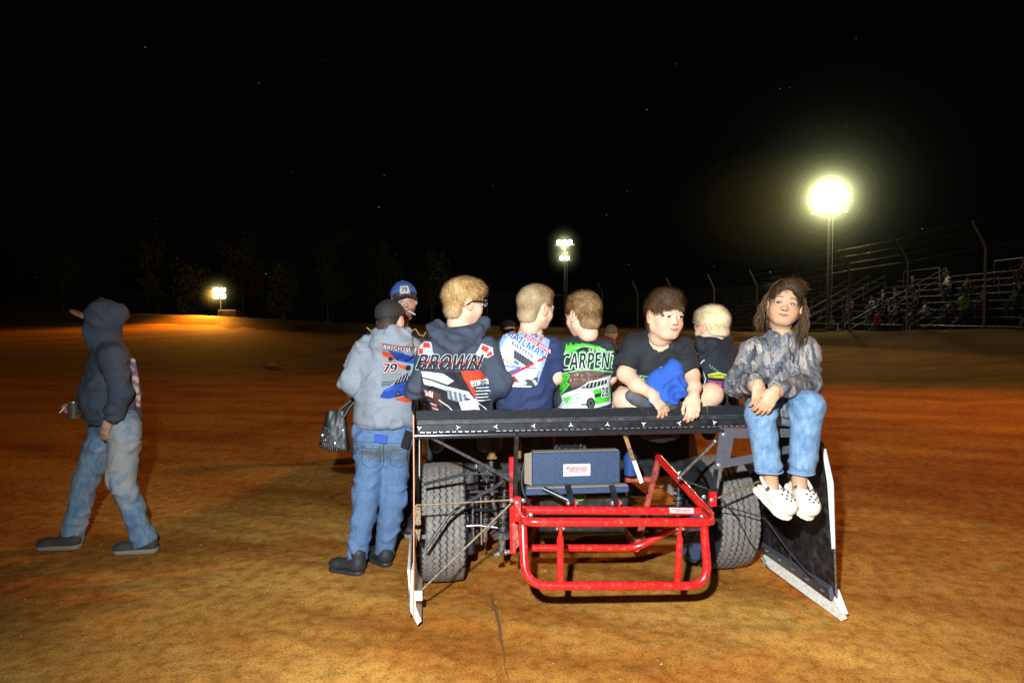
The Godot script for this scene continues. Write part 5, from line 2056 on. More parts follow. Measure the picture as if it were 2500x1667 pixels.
# foam clog: rounded upper with holes, thick sole and a heel strap
func clog(t: Node3D, base: Vector3, heel: Vector3, toe: Vector3, up_hint: Vector3) -> void:
	var d := (toe - heel).normalized()
	var up := (up_hint - d * up_hint.dot(d)).normalized()
	var sd := d.cross(up).normalized()
	var b := Basis(sd, up, -d)
	var ln := 0.235
	var c := heel.lerp(toe, 0.5)
	var at := Transform3D(b, c)
	var s := Soft.new()
	var fwd := Vector3(0, 0, -1)
	s.limb(Vector3(0, 0.012, 0.08), Vector3(0.004, 0.01, -0.07), 0.034, 0.04, 0.02, 0, Vector3(1, 0, 0), 1.12)
	s.egg(Vector3(0.003, 0.022, -0.045), Vector3(0.047, 0.04, 0.07), Basis(), 0.02)
	s.limb(Vector3(0, 0.045, 0.0), Vector3(0, 0.02, -0.07), 0.034, 0.036, 0.03)
	s.bite(Vector3(0, 0.03, 0.085), Vector3(0, 0.075, 0.02), 0.036, 0.042, 0.008)
	s.cut(Vector3(0, -0.022, 0), Vector3(0, -1, 0), 0.004)
	var g := s.mesh(0.006)
	var w := Geo.new()
	w.add(g, at)
	var o := part("clog", w, M["clog"], t, -base)
	s = Soft.new()
	s.limb(Vector3(0, -0.026, 0.085), Vector3(0.003, -0.026, -0.068), 0.0375, 0.046, 0.02, 0, Vector3(1, 0, 0), 1.1)
	s.cut(Vector3(0, -0.036, 0), Vector3(0, -1, 0), 0.003)
	s.cut(Vector3(0, -0.017, 0), Vector3(0, 1, 0), 0.003)
	w = Geo.new()
	w.add(s.mesh(0.006), at)
	part("sole", w, M["clog"], o, -base)
	g = Geo.new()
	var pts := []
	for q in 13:
		var a := PI * q / 12.0
		pts.append(at * Vector3(cos(a) * 0.043, 0.038 + sin(a) * 0.012, 0.03 + sin(a) * 0.085))
	g.tube(pts, 0.0085, 7)
	part("heel_strap", g, M["clog"], o, -base)
	for q in [-1.0, 1.0]:
		g = Geo.new()
		g.lathe(at * Vector3(0.042 * q, 0.037, 0.025), b * Vector3(q, 0.2, 0), [Vector2(0.011, 0), Vector2(0.011, 0.006), Vector2(0.0, 0.008)], 10)
		part("strap_rivet", g, M["grey metal"], o, -base)
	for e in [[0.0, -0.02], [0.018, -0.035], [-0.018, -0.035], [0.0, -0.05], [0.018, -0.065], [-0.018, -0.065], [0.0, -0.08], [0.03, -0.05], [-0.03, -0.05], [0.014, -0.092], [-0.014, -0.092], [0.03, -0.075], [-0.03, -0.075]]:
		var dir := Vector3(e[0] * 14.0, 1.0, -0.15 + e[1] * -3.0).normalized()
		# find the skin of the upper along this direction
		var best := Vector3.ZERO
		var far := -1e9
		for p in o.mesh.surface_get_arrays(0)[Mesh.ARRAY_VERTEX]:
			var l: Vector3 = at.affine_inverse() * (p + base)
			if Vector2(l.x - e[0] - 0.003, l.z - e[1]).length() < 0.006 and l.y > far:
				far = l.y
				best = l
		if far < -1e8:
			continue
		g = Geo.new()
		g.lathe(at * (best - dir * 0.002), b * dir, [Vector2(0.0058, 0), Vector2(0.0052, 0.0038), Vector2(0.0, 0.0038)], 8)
		part("vent_disc", g, M["hole shade"], o, -base)  # dark disc on the upper, painted shade in place of an opening


func man_in_grey() -> void:
	var base := Vector3(-0.8882, 0.0123, -4.22)
	base.y = 0.0
	var t := thing("person", "person in a grey hoodie with a blue race car print and jeans", "person", base)
	var head := Vector3(-0.7417, 1.557, -4.17)
	var hb := turned(0.3, 2.85, -0.05)
	var tone := Color(0.55, 0.33, 0.24)
	var body := Geo.new()
	trunk(body, Vector3(-0.7475, 1.484, -4.2), Vector3(-0.7625, 1.376, -4.22), Vector3(-0.8044, 0.899, -4.24), tone, [[[Vector3(-0.9644, 1.083, -4.42), Vector3(-1.002, 1.074, -4.5)], [0.028, 0.026]], [[Vector3(-0.6939, 1.074, -4.5), Vector3(-0.7162, 1.069, -4.55)], [0.028, 0.026]]], 1.1)
	add_head(body, head, hb, 1.08, tone, Color(0.1, 0.06, 0.03))
	add_hand(body, "grip", Vector3(-0.9817, 1.079, -4.46), Vector3(0.4, 0.1, -1), Vector3(-0.6, 0.8, 0), false, 1.15, tone)
	add_hand(body, "grip", Vector3(-0.7088, 1.07, -4.54), Vector3(-0.4, 0.1, -1), Vector3(0.6, 0.8, 0), true, 1.15, tone)
	part("body", body, M["skin"], t, -base)
	add_hair(t, head, hb, 1.06, crown(0.002), Color(0.02, 0.014, 0.01), Color(0.06, 0.04, 0.03), 0.01, 0.4, 2200, 41, -1.0, Vector3(0.01, 0.1, -0.05), Color(0.1, 0.06, 0.045))
	add_cap(t, head, hb, 1.12, M["black cap"], M["black cap"])

	var s := Soft.new()
	s.limb(Vector3(-0.7969, 0.9333, -4.23), Vector3(-0.7675, 1.283, -4.2), 0.148, 0.13, 0.06, 1, X, 1.32)
	s.limb(Vector3(-0.8875, 1.39, -4.2), Vector3(-0.6304, 1.389, -4.22), 0.075, 0.07, 0.08)
	s.limb(Vector3(-0.9117, 1.374, -4.2), Vector3(-0.989, 1.188, -4.18), 0.078, 0.07, 0.03)
	s.limb(Vector3(-0.989, 1.183, -4.18), Vector3(-0.9559, 1.083, -4.42), 0.07, 0.045, 0.03)
	s.limb(Vector3(-0.6143, 1.373, -4.22), Vector3(-0.5748, 1.175, -4.2), 0.076, 0.068, 0.03)
	s.limb(Vector3(-0.5748, 1.175, -4.2), Vector3(-0.6911, 1.074, -4.5), 0.066, 0.045, 0.03)
	s.egg(Vector3(-0.7318, 1.431, -4.11), Vector3(0.13, 0.085, 0.07), turned(0, 0, -0.25), 0.03)
	s.limb(Vector3(-0.6796, 1.422, -4.08), Vector3(-0.6279, 1.357, -4.08), 0.05, 0.03, 0.03)
	s.chain([Vector3(-0.6561, 1.475, -4.25), Vector3(-0.6497, 1.478, -4.14), Vector3(-0.7165, 1.495, -4.07), Vector3(-0.8167, 1.486, -4.13), Vector3(-0.8459, 1.475, -4.25)], [0.03, 0.034, 0.036, 0.034, 0.028], 0.02)
	# ribbed waistband
	s.limb(Vector3(-0.8017, 0.9044, -4.24), Vector3(-0.8014, 0.9372, -4.24), 0.142, 0.146, 0.01, 3, X, 1.3)
	var g := s.mesh(0.014)
	folds(g, 0.0116, Vector3(8, 6.5, 8), 51.0)
	lay_print(g, Vector3(-0.6653, 1.247, -4.05), X, Y, 0.24, 0.37)
	part("hoodie", g, printed("grey hoodie with race print", race_print_blue()), t, -base)

	s = Soft.new()
	s.limb(Vector3(-0.8881, 0.8837, -4.25), Vector3(-0.7192, 0.8837, -4.25), 0.105, 0.105, 0.05)
	s.limb(Vector3(-0.8811, 0.817, -4.24), Vector3(-0.9002, 0.4736, -4.19), 0.1, 0.078, 0.03)
	s.limb(Vector3(-0.9002, 0.4736, -4.19), Vector3(-0.9658, 0.0736, -4.18), 0.078, 0.066, 0.03, 2)
	s.limb(Vector3(-0.7268, 0.8134, -4.26), Vector3(-0.7481, 0.4551, -4.26), 0.1, 0.076, 0.03)
	s.limb(Vector3(-0.7481, 0.4551, -4.26), Vector3(-0.8194, 0.0682, -4.32), 0.076, 0.064, 0.03, 2)
	s.egg(Vector3(-0.8527, 0.8008, -4.18), Vector3(0.085, 0.1, 0.07), Basis(), 0.05)
	s.egg(Vector3(-0.7204, 0.7989, -4.19), Vector3(0.085, 0.1, 0.07), Basis(), 0.05)
	g = s.mesh(0.014)
	folds(g, 0.0089, Vector3(6, 10, 6), 61.0)
	lay_print(g, Vector3(-0.7867, 0.7281, -4.14), X, Y, 0.42, 0.42)
	var dn := printed("jeans with back pockets", denim_back())
	dn.vertex_color_use_as_albedo = true
	dye(g, Color(0.72, 0.78, 0.85), Color(1.1, 1.1, 1.08), 6.0, 2.0)
	var jeans := part("jeans", g, dn, t, -base)
	# things in the back pockets
	g = Geo.new()
	g.box(Vector3(-0.7931, 0.8483, -4.095), Vector3(0.075, 0.05, 0.012), turned(0.1, 0, -0.15), 0.003)
	mat("wallet blue", lin(0.03, 0.08, 0.4), 0.5)
	part("wallet", g, M["wallet blue"], jeans, -base)
	g = Geo.new()
	g.box(Vector3(-0.6395, 0.8386, -4.12), Vector3(0.05, 0.11, 0.012), turned(0.05, 0, -0.3), 0.004)
	part("phone", g, M["black lip"], jeans, -base)
	boot(t, base, Vector3(Vector3(-0.9461, 0.0555, -4.14).x, 0, -4.15), Vector3(-0.95, 0, -0.35), 0.88)
	boot(t, base, Vector3(Vector3(-0.8047, 0.0387, -4.3).x, 0, -4.30), Vector3(-0.72, 0, -0.7), 0.88)


func boot(t: Node3D, base: Vector3, heel: Vector3, dir: Vector3, size := 1.0, called := "boot", upper := "boot", under := "boot sole", low := false) -> void:
	var d := dir.normalized()
	var at := Transform3D(Basis(d.cross(Y).normalized(), Y, -d) * Basis.from_scale(Vector3.ONE * size), heel)
	var s := Soft.new()
	s.limb(Vector3(0, 0.075 if not low else 0.055, 0.0), Vector3(0, 0.06 if not low else 0.048, -0.17), 0.047 if not low else 0.042, 0.036 if not low else 0.03, 0.03, 0, Vector3(1, 0, 0), 1.1)
	s.egg(Vector3(0, 0.055 if not low else 0.042, -0.18), Vector3(0.05, 0.042 if not low else 0.034, 0.06), Basis(), 0.02)
	if not low:
		s.limb(Vector3(0, 0.07, -0.005), Vector3(0, 0.15, 0.0), 0.05, 0.052, 0.03)
	s.cut(Vector3(0, 0.022, 0), Vector3(0, -1, 0), 0.004)
	var g := s.mesh(0.008)
	var w := Geo.new()
	w.add(g, at)
	var o := part(called, w, M[upper], t, -base)
	s = Soft.new()
	s.limb(Vector3(0, 0.02, -0.0), Vector3(0, 0.02, -0.185), 0.046, 0.05, 0.02, 0, Vector3(1, 0, 0), 1.1)
	s.cut(Vector3(0, 0.003, 0), Vector3(0, -1, 0), 0.003)
	s.cut(Vector3(0, 0.034, 0), Vector3(0, 1, 0), 0.003)
	w = Geo.new()
	w.add(s.mesh(0.008), at)
	part("sole", w, M[under], o, -base)


func man_blue_cap() -> void:
	var base := Vector3(-0.8411, -0.0296, -5)
	base.y = 0.0
	var t := thing("person", "person in a black racing suit and blue cap with a white patch", "person", base)
	var head := Vector3(-0.777, 1.703, -4.92)
	var hb := turned(0.12, 0.26, 0.08)
	var tone := Color(0.46, 0.27, 0.18)
	var body := Geo.new()
	trunk(body, Vector3(-0.8205, 1.578, -4.97), Vector3(-0.8458, 1.385, -5.02), Vector3(-0.8545, 0.7689, -5.05), tone, [[[Vector3(-0.9295, 1.122, -4.75), Vector3(-0.871, 1.114, -4.68)], [0.03, 0.028]], [[Vector3(-0.6865, 1.122, -4.75), Vector3(-0.7214, 1.114, -4.68)], [0.03, 0.028]]], 1.15)
	add_head(body, head, hb, 1.12, tone, Color(0.08, 0.045, 0.025), 0.6)
	add_hand(body, "grip", Vector3(-0.8584, 1.113, -4.66), Vector3(0.7, 0.1, 0.5), Vector3(0, 0.8, 0.5), true, 1.15, tone)
	add_hand(body, "grip", Vector3(-0.7272, 1.113, -4.66), Vector3(-0.7, 0.1, 0.5), Vector3(0, 0.8, 0.5), false, 1.15, tone)
	part("body", body, M["skin"], t, -base)
	add_eyes(t, head, hb, 1.12, Vector3(0.1, -0.6, 1), Color(0.1, 0.07, 0.04))
	add_hair(t, head, hb, 1.1, crown(0.002), Color(0.04, 0.025, 0.015), Color(0.1, 0.06, 0.04), 0.008, 0.3, 1500, 43, -1.0, Vector3(0.01, 0.1, -0.05), Color(0.2, 0.12, 0.08))
	var cap := add_cap(t, head, hb, 1.18, M["blue cap"], M["cap brim"])
	var f := Transform3D(hb * Basis.from_scale(Vector3.ONE * 1.18), head)
	var g := Geo.new()
	var nu := 8
	for a in nu + 1:
		for e in 6:
			var u := float(a) / nu - 0.5
			var w := e / 5.0
			var yy := 0.052 + w * 0.042
			var rr := sqrt(maxf(0.0, 1.0 - pow((yy - 0.034) / 0.0845, 2.0)))
			var ang := u * 0.78
			g.vert(f * Vector3(sin(ang) * 0.0825 * rr, yy, cos(ang) * 0.1015 * rr - 0.0085), hb * Vector3(sin(ang), 0.5, cos(ang)).normalized(), Vector2(u + 0.5, 1.0 - w))
	for a in nu:
		for e in 5:
			g.quad(a * 6 + e, a * 6 + e + 1, a * 6 + 6 + e + 1, a * 6 + 6 + e)
	var pic := Pic.new(96, 72, Color(0.9, 0.89, 0.85))
	pic.text("79", Vector2(0.46, 0.45), 0.62, 0.62, Color(0.08, 0.08, 0.1))
	part("cap_patch", g, printed("cap patch", pic), cap, -base)
	# black suit
	var s := Soft.new()
	s.limb(Vector3(-0.8629, 0.7347, -5.06), Vector3(-0.8466, 1.257, -5.02), 0.15, 0.15, 0.06, 0, X, 1.3)
	s.limb(Vector3(-1.002, 1.425, -5), Vector3(-0.6856, 1.401, -5.02), 0.075, 0.075, 0.07)
	s.limb(Vector3(-1.021, 1.412, -5), Vector3(-1.046, 1.198, -4.96), 0.075, 0.068, 0.03)
	s.limb(Vector3(-1.046, 1.198, -4.96), Vector3(-0.8838, 1.115, -4.7), 0.066, 0.046, 0.03)
	s.limb(Vector3(-0.6728, 1.392, -5.02), Vector3(-0.6302, 1.18, -4.98), 0.075, 0.068, 0.03)
	s.limb(Vector3(-0.6302, 1.18, -4.98), Vector3(-0.7094, 1.115, -4.7), 0.066, 0.046, 0.03)
	s.limb(Vector3(-0.8337, 1.508, -4.99), Vector3(-0.8423, 1.418, -5), 0.068, 0.09, 0.03)
	s.bite(Vector3(-0.82, 1.625, -4.95), Vector3(-0.8321, 1.489, -4.98), 0.062, 0.056, 0.01)
	s.limb(Vector3(-0.9442, 0.702, -5.06), Vector3(-0.9552, 0.3521, -5.02), 0.098, 0.078, 0.03)
	s.limb(Vector3(-0.9552, 0.3521, -5.02), Vector3(-0.9742, 0.0134, -5.04), 0.078, 0.07, 0.03, 2)
	s.limb(Vector3(-0.7722, 0.702, -5.06), Vector3(-0.768, 0.3521, -5.02), 0.098, 0.078, 0.03)
	s.limb(Vector3(-0.768, 0.3521, -5.02), Vector3(-0.7728, 0.0134, -5.04), 0.078, 0.07, 0.03, 2)
	g = s.mesh(0.016)
	folds(g, 0.0115, Vector3(7, 7, 7), 71.0)
	var suit := part("race_suit", g, M["race suit"], t, -base)
	g = Geo.new()
	g.tube([Vector3(-1.046, 1.509, -4.91), Vector3(-1.014, 1.484, -4.905), Vector3(-0.9627, 1.468, -4.9), Vector3(-0.9135, 1.49, -4.905)], 0.005, 5)
	part("piping", g, M["orange piping"], suit, -base)
	g = Geo.new()
	g.tube([Vector3(-0.7648, 1.493, -4.915), Vector3(-0.7217, 1.484, -4.92), Vector3(-0.698, 1.499, -4.93), Vector3(-0.6737, 1.458, -4.935), Vector3(-0.6429, 1.445, -4.94), Vector3(-0.6264, 1.476, -4.96)], 0.005, 5)
	part("piping", g, M["orange piping"], suit, -base)
	boot(t, base, Vector3(Vector3(-0.9603, -0.0165, -5).x, 0, -5.05), Vector3(-0.2, 0, 1.0), 1.05, "shoe", "boot", "walker sole")
	boot(t, base, Vector3(Vector3(-0.7734, -0.0165, -5).x, 0, -5.05), Vector3(0.2, 0, 1.0), 1.05, "shoe", "boot", "walker sole")
	# the cigarette is held in the lips
	var lip := f.origin + hb * (Vector3(0.006, -0.0535, 0.088) * 1.12)
	var tip := lip + Vector3(0.062, -0.03, 0.048)
	cigarette("cigarette between the lips of the person in the blue cap", lip - (tip - lip) * 0.08, tip)


func cigarette(label: String, a: Vector3, b: Vector3) -> void:
	var t := thing("cigarette", label, "cigarette", a)
	var g := Geo.new()
	g.rod(Vector3.ZERO, (b - a) * 0.25, 0.0042, 8)
	part("filter", g, M["cigarette filter"], t)
	g = Geo.new()
	g.rod((b - a) * 0.25, b - a, 0.0042, 8)
	part("paper_roll", g, M["white paper"], t)


func man_walking() -> void:
	var base := Vector3(-2.809, 0.0131, -4.58)
	base.y = 0.0
	var t := thing("person", "person walking past with hood up over a cap, dark hoodie and stained jeans", "person", base)
	var head := Vector3(-2.744, 1.554, -4.58)
	var hb := turned(0.12, -1.5, 0.0)
	var tone := Color(0.42, 0.24, 0.15)
	var body := Geo.new()
	trunk(body, Vector3(-2.718, 1.417, -4.58), Vector3(-2.694, 1.315, -4.58), Vector3(-2.683, 0.8738, -4.58), tone, [[[Vector3(-2.587, 0.9344, -4.37), Vector3(-2.604, 0.8853, -4.36)], [0.034, 0.03]], [[Vector3(-3.002, 0.966, -4.78), Vector3(-3.067, 0.9388, -4.8)], [0.032, 0.028]]], 1.15)
	add_head(body, head, hb, 1.12, tone, Color(0.08, 0.05, 0.03), 0.5)
	add_hand(body, "rest", Vector3(-2.601, 0.9014, -4.365), Vector3(-0.35, -1, 0.05), Vector3(-0.4, 0.2, 1), false, 1.15, tone)
	add_hand(body, "grip", Vector3(-3.049, 0.9401, -4.79), Vector3(-1, 0.1, 0.1), Vector3(-0.1, 0.3, -1), true, 1.15, tone)
	part("body", body, M["skin"], t, -base)
	add_eyes(t, head, hb, 1.12, Vector3(0, -0.2, 1), Color(0.08, 0.06, 0.04))
	# cap under the hood: only its brim shows
	var f := Transform3D(hb * Basis.from_scale(Vector3.ONE * 1.15), head)
	var s := Soft.new()
	s.limb(f * Vector3(-0.03, 0.045, 0.09), f * Vector3(0.03, 0.045, 0.09), 0.02, 0.02, 0.02)
	s.egg(f * Vector3(0, 0.058, 0.125), Vector3(0.055, 0.0135, 0.07), Basis(Vector3(0, 0, 1), -0.45) * Basis(Vector3(0, 1, 0), 1.57), 0.015)
	part("cap_brim", s.mesh(0.007), M["tan brim"], t, -base)

	s = Soft.new()
	s.limb(Vector3(-2.682, 0.9181, -4.58), Vector3(-2.687, 1.227, -4.58), 0.158, 0.142, 0.06, 1, Vector3(0, 0, 1), 1.12)
	s.egg(Vector3(-2.767, 1.036, -4.58), Vector3(0.13, 0.15, 0.145), Basis(), 0.06)
	s.limb(Vector3(-2.585, 1.331, -4.4), Vector3(-2.833, 1.31, -4.76), 0.085, 0.085, 0.08)
	s.limb(Vector3(-2.563, 1.32, -4.39), Vector3(-2.494, 1.093, -4.33), 0.076, 0.066, 0.03)
	s.limb(Vector3(-2.494, 1.093, -4.33), Vector3(-2.57, 0.9218, -4.36), 0.064, 0.046, 0.03, 2)
	s.limb(Vector3(-2.858, 1.298, -4.76), Vector3(-2.902, 1.054, -4.82), 0.082, 0.072, 0.03)
	s.limb(Vector3(-2.902, 1.054, -4.82), Vector3(-3.011, 0.9599, -4.78), 0.068, 0.05, 0.03, 2)
	# hood up
	s.egg(Vector3(-2.732, 1.578, -4.58), Vector3(0.126, 0.134, 0.12), turned(0, 0, -0.1), 0.04)
	s.egg(Vector3(-2.639, 1.601, -4.58), Vector3(0.05, 0.062, 0.08), Basis(), 0.04)
	s.limb(Vector3(-2.764, 1.461, -4.58), Vector3(-2.722, 1.373, -4.58), 0.1, 0.1, 0.05)
	s.bite(Vector3(-2.996, 1.543, -4.58), Vector3(-2.786, 1.543, -4.58), 0.09, 0.072, 0.012)
	s.limb(Vector3(-2.682, 0.9181, -4.58), Vector3(-2.683, 0.8679, -4.58), 0.155, 0.142, 0.02, 3, Vector3(0, 0, 1), 1.12)
	var g := s.mesh(0.0155)
	folds(g, 0.0104, Vector3(7, 6, 7), 81.0)
	var hoodie := part("hoodie", g, M["walker fleece"], t, -base)
	# the light edge of the print on the back, and the letters on the chest
	s = Soft.new()
	s.chain([Vector3(-2.537, 1.293, -4.55), Vector3(-2.519, 1.171, -4.55), Vector3(-2.507, 1.069, -4.55), Vector3(-2.502, 0.9897, -4.55)], [0.018, 0.02, 0.018, 0.016], 0.01)
	g = s.mesh(0.01)
	for q in g.v.size():
		var a := speck_noise.get_noise_3dv(g.v[q] * 22.0)
		g.c[q] = Color(0.6, 0.52, 0.45) if a > 0.05 else (Color(0.5, 0.12, 0.05) if a > -0.2 else Color(0.1, 0.14, 0.3))
	part("back_print", g, M["plain cloth"], hoodie, -base)

	s = Soft.new()
	s.limb(Vector3(-2.578, 0.8717, -4.5), Vector3(-2.783, 0.8465, -4.66), 0.1, 0.1, 0.05)
	s.limb(Vector3(-2.562, 0.8171, -4.48), Vector3(-2.586, 0.4987, -4.48), 0.104, 0.08, 0.03)
	s.limb(Vector3(-2.586, 0.4987, -4.48), Vector3(-2.454, 0.0631, -4.52), 0.08, 0.07, 0.03, 2)
	s.limb(Vector3(-2.809, 0.7831, -4.68), Vector3(-2.948, 0.4504, -4.68), 0.102, 0.078, 0.03)
	s.limb(Vector3(-2.948, 0.4504, -4.68), Vector3(-3.053, 0.0222, -4.66), 0.078, 0.07, 0.03, 2)
	g = s.mesh(0.0155)
	folds(g, 0.0083, Vector3(6, 8, 6), 91.0)
	dye(g, Color(0.1, 0.19, 0.31), Color(0.27, 0.37, 0.45), 6.0, 9.0)
	# pale dried mud on the near thigh and knee
	for q in g.v.size():
		var d := g.v[q] - Vector3(-2.565, 0.6461, -4.4)
		var a := speck_noise.get_noise_3dv(g.v[q] * 9.0 + Vector3(3, 3, 3))
		if d.length() < 0.33 and g.v[q].z > -4.6:
			g.c[q] = g.c[q].lerp(Color(0.5, 0.48, 0.42), clampf((0.3 - d.length() * 0.9) * 4.0 + a, 0.0, 0.85))
	part("jeans", g, M["worn denim"], t, -base)
	boot(t, base, Vector3(Vector3(-3.027, 0.0054, -4.62).x + 0.03, 0, -4.62), Vector3(-1, 0, 0.1), 1.02, "shoe", "walker shoe", "walker sole", true)
	boot(t, base, Vector3(Vector3(-2.412, 0.0551, -4.5).x - 0.02, 0, -4.55), Vector3(-1, 0, 0.15), 1.02, "shoe", "walker shoe", "walker sole", true)

	# what he carries
	var c := Vector3(-3.073, 0.9288, -4.76)
	var can := thing("drink_can", "dark patterned drink can in the hand of the walking person", "can", c - Vector3(0, 0.06, 0))
	g = Geo.new()
	g.lathe(Vector3.ZERO, Y, [Vector2(0, 0), Vector2(0.03, 0), Vector2(0.037, 0.008), Vector2(0.037, 0.105), Vector2(0.03, 0.115)], 18)
	part("can_body", g, grain(mat("can print", lin(0.1, 0.075, 0.05), 0.5), M["wear"], 12.0), can)
	g = Geo.new()
	g.lathe(Vector3(0, 0.113, 0), Y, [Vector2(0.031, 0.0), Vector2(0.031, 0.006), Vector2(0.027, 0.006), Vector2(0.026, 0.001), Vector2(0, 0.001)], 18)
	part("can_lid", g, M["bright metal"], can)
	cigarette("cigarette held beside the can by the walking person", Vector3(-3.094, 0.9737, -4.72), Vector3(-3.131, 0.9219, -4.7))


func onlookers() -> void:
	# three more people are half hidden behind the row
	onlooker("person in a camouflage cap and pale yellow jersey, standing in front of the race car", Vector3(1.207, 1.385, -8.3), Color(0.55, 0.5, 0.2), Color(0.2, 0.15, 0.07), 3.0, 0.9)
	onlooker("person in a black cap and dark jacket, standing in front of the race car", Vector3(-0.0403, 1.415, -7.9), Color(0.02, 0.021, 0.025), Color(0.015, 0.015, 0.017), 0.4, 1.1)


func onlooker(label: String, head: Vector3, cloth: Color, hat: Color, yaw: float, size: float) -> void:
	var base := Vector3(head.x, 0, head.z)
	var t := thing("person", label, "person", base)
	var hb := turned(0.1, yaw, 0)
	var body := Geo.new()
	trunk(body, head + Vector3(0, -0.1, 0), head + Vector3(0, -0.22, 0), head + Vector3(0, -0.6, 0), FAIR, [], size)
	add_head(body, head, hb, size, FAIR, Color(0.1, 0.06, 0.03))
	add_hand(body, "rest", head + Vector3(-0.26, -0.72, 0.02), Vector3(0, -1, 0.1), Vector3(-1, 0, 0), true, 1.0, FAIR)
	add_hand(body, "rest", head + Vector3(0.26, -0.72, 0.02), Vector3(0, -1, 0.1), Vector3(1, 0, 0), false, 1.0, FAIR)
	part("body", body, M["skin"], t, -base)
	var key := "onlooker hat %s" % hat.to_html()
	grain(mat(key, lin(hat.r, hat.g, hat.b), 0.85), M["wear"], 14.0)
	add_cap(t, head, hb, size * 1.06, M[key], M[key])
	var s := Soft.new()
	s.limb(head + Vector3(0, -0.7, 0), head + Vector3(0, -0.32, 0), 0.13, 0.125, 0.05, 0, X, 1.35)
	for q in [-1.0, 1.0]:
		s.limb(head + Vector3(0.15 * q, -0.22, 0), head + Vector3(0.22 * q, -0.46, 0), 0.07, 0.06, 0.06)
		s.limb(head + Vector3(0.22 * q, -0.46, 0), head + Vector3(0.26 * q, -0.7, 0.02), 0.058, 0.045, 0.03)
	s.limb(head + Vector3(0, -0.14, -0.01), head + Vector3(0, -0.24, 0), 0.055, 0.09, 0.03)
	var g := s.mesh(0.02)
	g.c.fill(cloth)
	folds(g, 0.0081, Vector3(8, 8, 8), 4.0)
	part("jacket", g, M["plain cloth"], t, -base)
	s = Soft.new()
	for q in [-1.0, 1.0]:
		s.limb(head + Vector3(0.09 * q, -0.74, 0), Vector3(head.x + 0.11 * q, 0.06, head.z), 0.09, 0.06, 0.03)
		s.limb(Vector3(head.x + 0.11 * q, 0.05, head.z), Vector3(head.x + 0.12 * q, 0.045, head.z + 0.14), 0.05, 0.04, 0.03)
	g = s.mesh(0.025)
	g.c.fill(Color(0.03, 0.04, 0.06))
	part("trousers", g, M["plain cloth"], t, -base)


